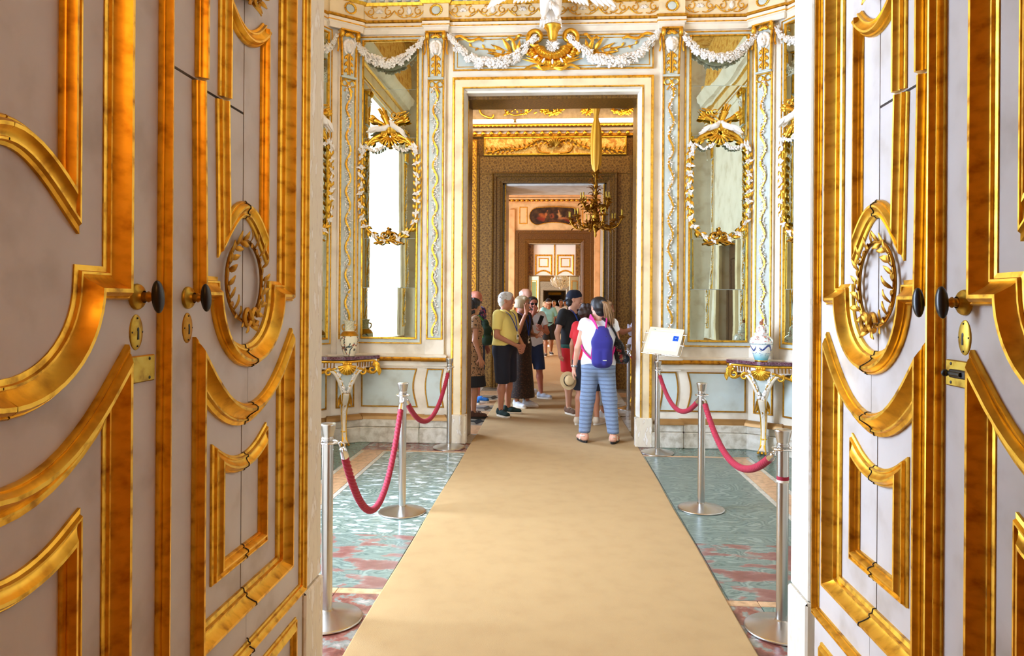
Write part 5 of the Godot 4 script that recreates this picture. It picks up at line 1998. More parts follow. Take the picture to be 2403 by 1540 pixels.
func chandelier() -> void:
	var c := thing("gilt_chandelier", "gilt branched chandelier with candle sockets hanging under a yellow silk sleeve", "chandelier", W(0.61, 2.62, 10.8))
	var b := MB.new()
	b.lathe([[0.0, 0.0], [0.012, 0.01], [0.02, 0.04], [0.012, 0.07], [0.03, 0.1], [0.045, 0.15], [0.05, 0.2], [0.035, 0.25], [0.06, 0.3], [0.055, 0.36], [0.025, 0.42], [0.02, 0.5], [0.032, 0.55], [0.02, 0.62], [0.022, 0.74], [0.035, 0.8], [0.02, 0.86], [0.015, 0.96], [0.03, 1.0], [0.0, 1.03]], 16)
	obj("stem", b, M.gold_dark, c)
	for i in 10:
		var up := i >= 6
		var a := (i * TAU / 6 + 0.3) if not up else (i * TAU / 4 + 0.9)
		var R := 0.41 if not up else 0.27
		var y0 := 0.22 if not up else 0.5
		var y1 := 0.3 if not up else 0.56
		var d := Vector3(cos(a), 0, sin(a))
		var arm := Node3D.new()
		arm.name = "arm"
		c.add_child(arm, true)
		b = MB.new()
		var cv := curve([Vector3(0, y0, 0) + d * 0.04, Vector3(0, y0 - 0.08, 0) + d * R * 0.45, Vector3(0, y0 - 0.06, 0) + d * R * 0.8, Vector3(0, y1 - 0.02, 0) + d * R], 6)
		b.tube(cv, 0.011, 6)
		for k in 9:
			var p := cv[k * 2]
			b.leaf(p, Vector3(rng.randf_range(-1, 1), rng.randf_range(-0.4, 1), rng.randf_range(-1, 1)), Vector3.UP, 0.10, 0.05, 0.3)
			b.leaf(p, Vector3(rng.randf_range(-1, 1), rng.randf_range(-0.8, 0.6), rng.randf_range(-1, 1)), Vector3.UP, 0.08, 0.045, 0.3)
			b.ell(p + Vector3(rng.randf_range(-0.025, 0.025), rng.randf_range(-0.02, 0.03), rng.randf_range(-0.025, 0.025)), Vector3.ONE * 0.012, 6)
		obj("branch", b, M.gold_dark, arm)
		b = MB.new()
		for q in [-1.0, 1.0]:
			var o: Vector3 = Vector3(0, y1, 0) + d * R + d.cross(Vector3.UP) * q * 0.03
			b.lathe([[0.0, -0.02], [0.012, -0.012], [0.05, 0.0], [0.052, 0.004], [0.012, 0.006], [0.012, 0.03], [0.0, 0.03]], 10, o)
		obj("drip_pan", b, M.gold_dark, arm)
		b = MB.new()
		for q in [-1.0, 1.0]:
			var o: Vector3 = Vector3(0, y1 + 0.02, 0) + d * R + d.cross(Vector3.UP) * q * 0.03
			b.lathe([[0.0, 0.0], [0.01, 0.0], [0.01, 0.09], [0.0, 0.092]], 8, o)
		obj("candle", b, M.brass, arm)
	b = MB.new()
	for i in 170:
		var a := rng.randf() * TAU
		var y := rng.randf_range(0.1, 1.0)
		b.leaf(Vector3(cos(a) * 0.03, y, sin(a) * 0.03), Vector3(cos(a), rng.randf_range(-0.5, 0.8), sin(a)), Vector3.UP, rng.randf_range(0.05, 0.12), 0.035, 0.3)
	stuff(obj("leafwork", b, M.gold_dark, c))
	# the silk sleeve
	b = MB.new()
	var P := PackedVector3Array()
	var ys := [1.0, 1.05, 1.13, 1.32, 1.55, 1.72, 1.81, 1.87, 1.97, 2.3, 3.0]
	var rs := [0.02, 0.05, 0.07, 0.082, 0.078, 0.062, 0.036, 0.032, 0.055, 0.08, 0.09]
	for i in ys.size():
		for j in 41:
			var a := TAU * j / 40
			var r: float = rs[i] * (1.0 + 0.12 * sin(a * 7.0 + i * 0.4) + 0.05 * sin(a * 13.0))
			P.append(Vector3(cos(a) * r, ys[i], sin(a) * r))
	b.grid(P, ys.size(), 41)
	obj("silk_sleeve", b, M.yellow_silk, c)
	b = MB.new()
	b.tube(PackedVector3Array([Vector3(0, 0.95, 0), Vector3(0, 3.6, 0)]), 0.012, 6)
	obj("chain", b, M.gold_dark, c)

# ---------------------------------------------------------------- the gallery and the rooms beyond
func opening(called: String, label: String, dd: float, cx: float, hw: float, h: float, th: float, H: float, wall_m: Material, case_m: Material, cw: float, top: float) -> Node3D:
	var w := struct(called, label)
	w.position = W(cx, 0, dd)
	var b := MB.new()
	b.poly(PackedVector2Array([Vector2(-4.6, 0), Vector2(-hw, 0), Vector2(-hw, h), Vector2(hw, h), Vector2(hw, 0), Vector2(4.4, 0), Vector2(4.4, H), Vector2(-4.6, H)]), -th, 0.0)
	obj("plaster", b, wall_m, w)
	b = MB.new()
	var cc := hw + cw / 2
	b.sweep([Vector3(-cc, 0, 0), Vector3(-cc, h + (top - h) / 2, 0), Vector3(cc, h + (top - h) / 2, 0), Vector3(cc, 0, 0)], Vector3.BACK, [[-cw / 2, 0], [-cw / 2, 0.06], [-cw * 0.3, 0.06], [-cw * 0.26, 0.04], [cw * 0.2, 0.04], [cw * 0.24, 0.06], [cw * 0.4, 0.05], [cw / 2, 0.02], [cw / 2, -0.06]])
	obj("casing", b, case_m, w)
	return w

func gallery() -> void:
	var w := opening("wall_gallery_end", "peach end wall of the gallery with a wide brown marble doorway", 26.75, -0.045, 1.0, 3.9, 0.8, 7.0, M.peach_pale, M.breccia_dark, 0.48, 4.4)
	for s in [-1.0, 1.0]:
		var b := MB.new()
		b.box(Vector3(s * 1.62, 2.6, 0.05), Vector3(0.22, 5.2, 0.1), 0.02)
		obj("pilaster", b, M.peach, w)
		b = MB.new()
		b.box(Vector3(s * 1.9, 2.6, 0.02), Vector3(0.24, 5.2, 0.04), 0.01)
		obj("side_panel", b, M.rose_marble, w)
		b = MB.new()
		b.sweep(rect_path(s * 1.2 - 0.14, 4.66, s * 1.2 + 0.14, 5.28), Vector3.BACK, gilt(0.03, 0.02), true)
		obj("panel_frame", b, M.gilt_line, w)
		b = MB.new()
		b.box(Vector3(s * 0.985, 1.95, -0.4), Vector3(0.03, 3.9, 0.7))
		obj("reveal_slab", b, M.breccia_light, w)
	var hb := MB.new()
	hb.box(Vector3(0, 3.885, -0.4), Vector3(1.94, 0.03, 0.7))
	obj("reveal_head", hb, M.grey_marble, w)
	for q in [[5.46, 0.1, 0.08, M.peach, "cornice_band"], [5.6, 0.06, 0.2, M.peach_pale, "cornice_band"], [5.68, 0.08, 0.26, M.peach, "cornice_band"]]:
		var b := MB.new()
		b.box(Vector3(0, q[0], q[2] / 2), Vector3(8.4, q[1], q[2]), 0.015)
		obj(q[4], b, q[3], w)
	var br := MB.new()
	for i in 24:
		br.lathe([[0, 0], [0.06, 0], [0.08, 0.04], [0.04, 0.09], [0, 0.1]], 8, Vector3(-2.2 + i * 0.19, 5.49, 0.1))
	obj("cornice_brackets", br, M.gold, w)
	# the dark painting over the door, rounded ends and a bowed lower edge
	var t := thing("oval_painting", "dark oblong painting with rounded ends and bowed foot over the gallery doorway", "painting", W(-0.06, 4.93, 26.72))
	var o := PackedVector2Array()
	for i in 13:
		var a := deg_to_rad(90 + 180.0 * i / 12)
		o.append(Vector2(-0.62 + cos(a) * 0.33, sin(a) * 0.33))
	for i in range(1, 12):
		var f := i / 12.0
		o.append(Vector2(lerpf(-0.62, 0.62, f), -0.33 + 0.1 * sin(f * PI)))
	for i in 13:
		var a := deg_to_rad(-90 + 180.0 * i / 12)
		o.append(Vector2(0.62 + cos(a) * 0.33, sin(a) * 0.33))
	for i in range(1, 6):
		var f := i / 6.0
		o.append(Vector2(lerpf(0.62, -0.62, f), 0.33 + 0.03 * sin(f * PI)))
	var b := MB.new()
	b.poly(o, 0.0, 0.03)
	for i in b.v.size():
		b.uv[i] = Vector2(b.v[i].x / 1.95 + 0.5, 0.5 - b.v[i].y / 0.72)
	var pm := StandardMaterial3D.new()
	pm.albedo_texture = painting_tex()
	pm.roughness = 0.4
	obj("canvas", b, pm, t)
	b = MB.new()
	var path := []
	for v2 in o:
		path.append(Vector3(v2.x, v2.y, 0.02))
	b.sweep(path, Vector3.BACK, gilt(0.03, 0.03), true)
	obj("frame", b, M.gilt_line, t)
	# yellow drapes tied beside the second doorway, seen past its jambs
	for s in [-1.0, 1.0]:
		curtain(Vector3(-1.75 if s < 0 else 1.62, 0, -20.5), "tall yellow silk door drape in the gallery, " + ("nearer the windows" if s < 0 else "behind the young man in the cap"), 0.16)
	# panelled transom inside the deep doorway, with two green leaves folded back below it
	var tr := struct("trim_20", "white and gilt panelled transom in the deep doorway beyond the gallery")
	tr.position = W(-0.045, 2.68, 27.0)
	b = MB.new()
	b.box(Vector3(0, 0.6, -0.04), Vector3(1.9, 1.2, 0.08), 0.01)
	obj("transom_board", b, M.bright_white, tr)
	for s in [-1.0, 1.0]:
		b = MB.new()
		b.box(Vector3(s * 0.9, 0.6, 0.03), Vector3(0.18, 1.2, 0.1), 0.01)
		obj("side_casing", b, M.breccia_light, tr)
		b = MB.new()
		var pp := [Vector3(s * 0.42 - 0.3, 0.06, 0), Vector3(s * 0.42 - 0.3, 0.78, 0), Vector3(s * 0.42 + 0.3, 0.78, 0), Vector3(s * 0.42 + 0.3, 0.06, 0)]
		for i in range(1, 8):
			var f := i / 8.0
			pp.append(Vector3(s * 0.42 + lerpf(0.3, -0.3, f), 0.06 + sin(f * PI) * 0.13, 0))
		b.sweep(pp, Vector3.BACK, gilt(0.06, 0.03), true)
		b.sweep(rect_path(s * 0.42 - 0.17, 0.34, s * 0.42 + 0.17, 0.66), Vector3.BACK, gilt(0.04, 0.02), true)
		obj("panel_moulding", b, M.gilt_line, tr)
	b = MB.new()
	b.box(Vector3(0, 0.6, 0.015), Vector3(0.05, 1.2, 0.04), 0.01)
	obj("centre_bead", b, M.gilt_line, tr)
	for s in [-1.0, 1.0]:
		var lf := struct("door_%d" % (7 if s < 0 else 8), "pale green panelled leaf folded back below the white transom, " + ("olive-tinted" if s < 0 else "mint in the light"))
		lf.transform = Transform3D(Basis(Vector3.UP, s * 0.55), W(-0.045 + s * 0.76, 0, 26.82))
		b = MB.new()
		b.box(Vector3(-s * 0.0, 1.33, 0), Vector3(0.42, 2.62, 0.05), 0.008)
		obj("leaf_board", b, M.pale_green, lf)
		b = MB.new()
		b.box(Vector3(0, 1.8, 0.02), Vector3(0.17, 1.25, 0.03), 0.004)
		b.box(Vector3(0, 0.6, 0.02), Vector3(0.17, 0.6, 0.03), 0.004)
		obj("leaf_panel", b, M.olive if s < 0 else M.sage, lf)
		b = MB.new()
		b.sweep(rect_path(-0.12, 1.13, 0.12, 2.47, 0.025), Vector3.BACK, gilt(0.03, 0.02), true)
		b.sweep(rect_path(-0.12, 0.26, 0.12, 0.95, 0.025), Vector3.BACK, gilt(0.03, 0.02), true)
		obj("panel_moulding", b, M.gilt_line, lf)
	# three more doorways in line, the last one closed by a dark door
	opening("wall_third_room", "grey-brown doorway of the third room in line", 41.0, -0.05, 0.85, 2.9, 0.6, 5.5, M.breccia_dark, M.breccia, 0.3, 3.2)
	opening("wall_fourth_room", "grey doorway of the fourth room in line", 53.0, -0.05, 0.85, 2.6, 0.6, 5.5, M.grey_marble, M.grey_marble, 0.3, 3.0)
	var e := opening("wall_end", "last wall of the enfilade with a gilt lintel", 60.0, -0.05, 0.5, 2.3, 0.5, 5.5, M.cream, M.grey_marble, 0.3, 2.6)
	b = MB.new()
	b.box(Vector3(0, 2.45, 0.05), Vector3(1.1, 0.24, 0.08), 0.02)
	obj("gilt_lintel", b, M.gold, e)
	var dd := struct("door_9", "dark closed door at the very end of the enfilade")
	b = MB.new()
	b.box(W(-0.05, 1.15, 60.25), Vector3(1.0, 2.3, 0.06), 0.01)
	b.box(W(-0.05, 1.6, 60.2), Vector3(0.6, 0.9, 0.04), 0.01)
	obj("leaf_board", b, M.walnut, dd)
	crystal_chandelier()

func curtain(at: Vector3, label: String, w := 0.35) -> void:
	var t := thing("silk_curtain", label, "curtain", at, "yellow silk curtains of the gallery")
	var b := MB.new()
	var P := PackedVector3Array()
	for i in 12:
		var y := lerpf(0.02, 4.9, i / 11.0)
		var gather := 1.0 - 0.35 * exp(-pow((y - 1.7) / 0.6, 2))
		for j in 33:
			var a := TAU * j / 32
			P.append(Vector3(cos(a) * w * gather * 0.45 * (1.0 + 0.18 * sin(a * 6)), y, sin(a) * w * gather * (1.0 + 0.14 * sin(a * 9))))
	b.grid(P, 12, 33)
	obj("drape", b, M.yellow_silk, t)
	b = MB.new()
	b.lathe([[w * 0.35, 1.66], [w * 0.6, 1.68], [w * 0.6, 1.74], [w * 0.35, 1.76]], 16)
	obj("tie_back", b, M.gold, t)
	b = MB.new()
	b.tube(PackedVector3Array([Vector3(0, 4.93, -0.5), Vector3(0, 4.93, 0.5)]), 0.03, 10)
	obj("curtain_rod", b, M.gold, t)

func crystal_chandelier() -> void:
	var c := thing("crystal_chandelier", "pale glass chandelier with curling arms and flower cups in a far room", "chandelier", W(0.24, 2.2, 30.5))
	var b := MB.new()
	b.lathe([[0, 0], [0.05, 0.03], [0.09, 0.12], [0.04, 0.2], [0.08, 0.3], [0.12, 0.4], [0.05, 0.5], [0.04, 0.8], [0.07, 0.9], [0.03, 1.0], [0.015, 1.3], [0.015, 3.3], [0, 3.3]], 14)
	obj("stem", b, M.crystal, c)
	for i in 14:
		var up := i >= 9
		var a := i * TAU / (9 if not up else 5) + (0.3 if up else 0.0)
		var R := 0.42 if not up else 0.27
		var y := 0.32 if not up else 0.62
		var d := Vector3(cos(a), 0, sin(a))
		b = MB.new()
		b.tube(curve([Vector3(0, y - 0.1, 0), d * R * 0.5 + Vector3(0, y - 0.2, 0), d * R * 0.9 + Vector3(0, y - 0.05, 0), d * R + Vector3(0, y + 0.08, 0)], 5), 0.022, 6)
		b.lathe([[0, 0], [0.05, 0.01], [0.08, 0.05], [0.03, 0.05], [0.03, 0.14], [0, 0.14]], 9, d * R + Vector3(0, y + 0.08, 0))
		for k in 4:
			b.leaf(d * R * (0.3 + 0.18 * k) + Vector3(0, y - 0.12, 0), Vector3(rng.randf_range(-1, 1), 0.7, rng.randf_range(-1, 1)), Vector3.UP, 0.16, 0.07, 0.4)
		for k in 3:
			b.ell(d * R + Vector3((k - 1) * 0.04, y - 0.02 - 0.05 * k, 0), Vector3(0.016, 0.03, 0.016), 6)
		for k in 9:
			var o: Vector3 = d * R * rng.randf_range(0.35, 1.05) + Vector3(rng.randf_range(-0.08, 0.08), y + rng.randf_range(-0.16, 0.2), rng.randf_range(-0.08, 0.08))
			for j in 4:
				b.ell(o + Vector3(cos(j * 1.6), sin(j * 1.6), 0.0) * 0.028, Vector3(0.03, 0.022, 0.016), 6)
		obj("glass_arm", b, M.crystal, c)

func painting_tex() -> ImageTexture:
	# a dark figure composition: warm flesh shapes on brown, no known work
	var im := Image.create(256, 96, false, Image.FORMAT_RGB8)
	var n := FastNoiseLite.new()
	n.seed = 5
	n.frequency = 0.03
	n.fractal_octaves = 4
	var blobs := [[70, 50, 20, 26, Color(0.72, 0.38, 0.16)], [88, 42, 12, 18, Color(0.8, 0.48, 0.26)], [60, 60, 26, 12, Color(0.5, 0.16, 0.08)], [118, 46, 12, 20, Color(0.62, 0.3, 0.16)], [150, 40, 12, 22, Color(0.86, 0.66, 0.42)], [150, 22, 6, 7, Color(0.8, 0.55, 0.35)], [168, 58, 34, 12, Color(0.76, 0.5, 0.3)], [200, 66, 26, 10, Color(0.5, 0.12, 0.07)], [130, 72, 40, 7, Color(0.42, 0.24, 0.1)], [92, 20, 6, 7, Color(0.72, 0.45, 0.25)]]
	for y in 96:
		for x in 256:
			var v := n.get_noise_2d(x, y)
			var c := Color(0.16, 0.09, 0.045).lerp(Color(0.34, 0.24, 0.12), clampf(v + 0.4, 0.0, 1.0))
			for q in blobs:
				var d := pow((x - q[0] + v * 14.0) / q[2], 2) + pow((y - q[1] + v * 10.0) / q[3], 2)
				if d < 1.0:
					c = c.lerp(q[4], (1.0 - d) * 0.95)
			im.set_pixel(x, y, c)
	return ImageTexture.create_from_image(im)

# ---------------------------------------------------------------- carpet, barriers, sign
func carpet() -> void:
	var t := thing("carpet_runner", "long sand-coloured carpet runner laid through all the doorways", "carpet")
	var b := MB.new()
	var nd := 120
	var P := PackedVector3Array()
	var cross := [[-0.945, 0.001], [-0.943, 0.010], [-0.935, 0.013], [-0.5, 0.0135], [0.0, 0.0135], [0.5, 0.0135], [0.925, 0.013], [0.933, 0.010], [0.935, 0.001]]
	for i in nd + 1:
		var d := lerpf(-3.0, 58.0, pow(i / float(nd), 1.6))
		for q in cross:
			P.append(W(q[0] + 0.004 * sin(d * 3.1), q[1] + (0.0015 * sin(d * 5.0 + q[0] * 3.0) if q[1] > 0.012 else 0.0), d))
	b.grid(P, nd + 1, cross.size())
	obj("pile", b, M.carpet, t)

func stanchion(x: float, d: float, where: String, tape := false) -> void:
	var t := thing("rope_stanchion", "steel barrier post with domed base, " + where, "barrier post", W(x, 0, d), "rope stanchions")
	var b := MB.new()
	b.lathe([[0.0, 0.0], [0.178, 0.0], [0.180, 0.005], [0.178, 0.010], [0.170, 0.014], [0.10, 0.032], [0.04, 0.048], [0.028, 0.055], [0.028, 0.055]], 48)
	obj("base", b, M.steel, t)
	b = MB.new()
	b.lathe([[0.028, 0.05], [0.028, 0.052], [0.028, 0.885], [0.024, 0.89]], 28)
	obj("pole", b, M.steel, t)
	b = MB.new()
	b.lathe([[0.022, 0.885], [0.03, 0.888], [0.031, 0.915], [0.031, 0.915], [0.026, 0.918], [0.029, 0.925], [0.041, 0.978], [0.042, 0.985], [0.038, 0.988], [0.0, 0.990]], 28)
	obj("crown", b, M.steel, t)
	b = MB.new()
	b.tube(PackedVector3Array(ring3(0.05, 28)), 0.0045, 8, true)
	for i in 4:
		var a := TAU * i / 4
		b.tube(PackedVector3Array([Vector3(cos(a) * 0.028, 0, sin(a) * 0.028), Vector3(cos(a) * 0.05, 0, sin(a) * 0.05)]), 0.004, 6)
	var o := obj("ring_collar", b, M.chrome, t)
	o.position = Vector3(0, 0.893, 0)
	if tape:
		b = MB.new()
		b.lathe([[0.0288, 0.74], [0.0292, 0.742], [0.0292, 0.757], [0.0288, 0.758]], 28)
		obj("red_tape", b, M.rope, t)
		b = MB.new()
		b.lathe([[0.0288, 0.728], [0.0292, 0.73], [0.0292, 0.739], [0.0288, 0.74]], 28)
		obj("white_tape", b, M.white_paint, t)

func ring3(r: float, k: int) -> Array:
	var p := []
	for i in k:
		p.append(Vector3(cos(TAU * i / k) * r, 0, sin(TAU * i / k) * r))
	return p

func rope(t: Node3D, a: Vector3, c: Vector3, low: float, r: float) -> void:
	# a three-strand twisted rope hanging from a to c with its lowest point at height low, chrome caps at the ends
	var n := 150
	var pts := PackedVector3Array()
	var sag := 0.0
	# parabola through both ends with the given lowest height
	var ha := sqrt(maxf(a.y - low, 0.001))
	var hc := sqrt(maxf(c.y - low, 0.001))
	for i in n + 1:
		var f := i / float(n)
		var u := lerpf(-ha, hc, f)
		var y := low + u * u
		pts.append(Vector3(lerpf(a.x, c.x, f), y, lerpf(a.z, c.z, f)))
	# even spacing along the rope
	var ln := PackedFloat32Array([0.0])
	for i in n:
		ln.append(ln[i] + pts[i].distance_to(pts[i + 1]))
	var total := ln[n]
	var at := func(s: float) -> Vector3:
		var k := 0
		while k < n - 1 and ln[k + 1] < s:
			k += 1
		return pts[k].lerp(pts[k + 1], clampf((s - ln[k]) / maxf(ln[k + 1] - ln[k], 1e-6), 0.0, 1.0))
	var m := 380
	var seg := 16
	var P := PackedVector3Array()
	var ends := 0.075
	for i in m + 1:
		var s := lerpf(ends, total - ends, i / float(m))
		var p: Vector3 = at.call(s)
		var d: Vector3 = (at.call(minf(s + 0.01, total)) - at.call(maxf(s - 0.01, 0.0))).normalized()
		var x := d.cross(Vector3(0.9, 0.1, 0.4)).normalized()
		var y := x.cross(d)
		for j in seg:
			var an := TAU * j / seg
			var rr := r * (0.80 + 0.26 * absf(cos(1.5 * (an - s / r * 1.25))))
			P.append(p + x * cos(an) * rr + y * sin(an) * rr)
	var b := MB.new()
	b.grid(P, m + 1, seg, false, true)
	obj("twisted_cord", b, M.rope, t)
	for e in [0, 1]:
		b = MB.new()
		var s0: float = 0.0 if e == 0 else total
		var s1: float = 0.085 if e == 0 else total - 0.085
		var p0: Vector3 = at.call(s0)
		var p1: Vector3 = at.call(s1)
		var d := (p1 - p0).normalized()
		b.tube(PackedVector3Array([p0 + d * 0.018, p0 + d * 0.024, p0 + d * 0.04, p1]), PackedFloat32Array([0.007, 0.016, 0.02, 0.023]), 14)
		b.tube(PackedVector3Array([p0 - d * 0.018 + Vector3(0.014, 0, 0), p0 - d * 0.028, p0 - d * 0.018 - Vector3(0.014, 0, 0), p0 + d * 0.012 - Vector3(0.012, 0, 0), p0 + d * 0.02, p0 + d * 0.012 + Vector3(0.012, 0, 0)]), 0.004, 7, true)
		obj("end_cap", b, M.chrome, t)

func barriers() -> void:
	stanchion(-1.14, 3.46, "nearest the chipped cream door jamb")
	stanchion(-1.155, 5.27, "standing alone on the flaked pale green floor")
	stanchion(-1.16, 7.66, "against the far wall by the cream door casing")
	stanchion(1.125, 3.52, "with red and white tape wound round its pole", true)
	stanchion(1.15, 5.55, "standing alone on the darker green floor")
	stanchion(1.105, 7.6, "carrying the information board")
	var r := thing("barrier_rope", "crimson twisted rope hanging low between the two nearest posts on the pale floor", "rope", Vector3.ZERO, "barrier ropes")
	rope(r, W(-1.085, 0.865, 3.52), W(-1.15, 0.86, 5.21), 0.31, 0.0205)
	r = thing("barrier_rope", "crimson rope running from the pale-floor post back to the far wall post", "rope", Vector3.ZERO, "barrier ropes")
	rope(r, W(-1.15, 0.86, 5.33), W(-1.16, 0.87, 7.6), 0.52, 0.0205)
	r = thing("barrier_rope", "crimson twisted rope hanging from the taped post on the darker green floor", "rope", Vector3.ZERO, "barrier ropes")
	rope(r, W(1.11, 0.855, 3.6), W(1.15, 0.87, 5.49), 0.6, 0.0205)
	r = thing("barrier_rope", "crimson rope running back to the post under the information board", "rope", Vector3.ZERO, "barrier ropes")
	rope(r, W(1.15, 0.86, 5.61), W(1.11, 0.87, 7.54), 0.63, 0.0205)
	sign_board()

func sign_board() -> void:
	var t := thing("information_board", "tilted white page with pale yellow bands and a blue square, clamped on the barrier post", "sign", W(1.105, 0.99, 7.6))
	var b := MB.new()
	b.lathe([[0.0, 0.0], [0.013, 0.0], [0.013, 0.06], [0.02, 0.062], [0.02, 0.075], [0.0, 0.08]], 14)
	b.box(Vector3(0.0, 0.068, 0.0), Vector3(0.09, 0.014, 0.03), 0.004)
	obj("clamp", b, M.chrome, t)
	var h := Node3D.new()
	h.name = "page_holder"
	t.add_child(h, true)
	h.transform = Transform3D(Basis(Vector3.UP, -0.52) * Basis(Vector3.BACK, -0.06) * Basis(Vector3.RIGHT, -0.55), Vector3(0.02, 0.07, 0.0))
	# the text is far too small to read in the place: rows of faint grey marks
	var im := Image.create(512, 400, false, Image.FORMAT_RGB8)
	im.fill(Color(1, 1, 1))
	var yel := Color(0.95, 0.94, 0.74)
	im.fill_rect(Rect2i(0, 0, 512, 400), yel)
	im.fill_rect(Rect2i(34, 70, 446, 275), Color(1, 1, 1))
	im.fill_rect(Rect2i(110, 34, 290, 10), Color(1, 1, 0.96))
	im.fill_rect(Rect2i(60, 24, 9, 16), Color(0.25, 0.45, 0.5))
	im.fill_rect(Rect2i(76, 26, 14, 13), Color(0.3, 0.5, 0.55))
	var r2 := RandomNumberGenerator.new()
	r2.seed = 3
	for row in 15:
		var x := 62
		while x < 230:
			var wd := r2.randi_range(6, 22)
			im.fill_rect(Rect2i(x, 92 + row * 15, wd, 4), Color(0.93, 0.94, 0.95))
			x += wd + 5
	im.fill_rect(Rect2i(388, 110, 84, 80), Color(0.0, 0.36, 0.86))
	for q in [[404, 124], [432, 124], [404, 158], [432, 158]]:
		im.fill_rect(Rect2i(q[0], q[1], 20, 16), Color(0.0, 0.16, 0.62))
	im.fill_rect(Rect2i(424, 142, 14, 9), Color(0.75, 0.88, 1.0))
	im.fill_rect(Rect2i(428, 138, 6, 17), Color(0.75, 0.88, 1.0))
	var pm := StandardMaterial3D.new()
	pm.albedo_texture = ImageTexture.create_from_image(im)
	pm.roughness = 0.3
	b = MB.new()
	b.box(Vector3(0, 0.168, 0.0), Vector3(0.39, 0.32, 0.006), 0.001)
	obj("board", b, M.white_paint, h)
	b = MB.new()
	b.grid(PackedVector3Array([Vector3(-0.19, 0.325, 0.0035), Vector3(-0.19, 0.012, 0.0035), Vector3(0.19, 0.325, 0.0035), Vector3(0.19, 0.012, 0.0035)]), 2, 2)
	obj("printed_page", b, pm, h)
	b = MB.new()
	b.tube(PackedVector3Array([Vector3(-0.22, 0.28, 0), Vector3(-0.22, 0.02, 0), Vector3(-0.21, 0.0, 0), Vector3(0.21, 0.0, 0), Vector3(0.226, 0.015, 0), Vector3(0.226, 0.28, 0)]), 0.005, 8)
	obj("wire_frame", b, M.chrome, h)
	for q in [Vector3(-0.22, 0.13, 0), Vector3(-0.22, 0.25, 0), Vector3(0.226, 0.13, 0), Vector3(0.226, 0.26, 0)]:
		b = MB.new()
		b.tube(PackedVector3Array([q - Vector3(0.022 * signf(q.x) * 1.2, 0, 0), q + Vector3(0.014 * signf(q.x), 0, 0)]), 0.008, 8)
		b.ell(q, Vector3(0.009, 0.014, 0.009), 8)
		obj("clip", b, M.steel, h)

# ---------------------------------------------------------------- consoles and vases
func consoles() -> void:
	console(-1.0, "carved console with violet marble top, one cabriole leg, under the vine vase")
	console(1.0, "carved console with violet marble top, one cabriole leg, under the lidded vase")
	vases()

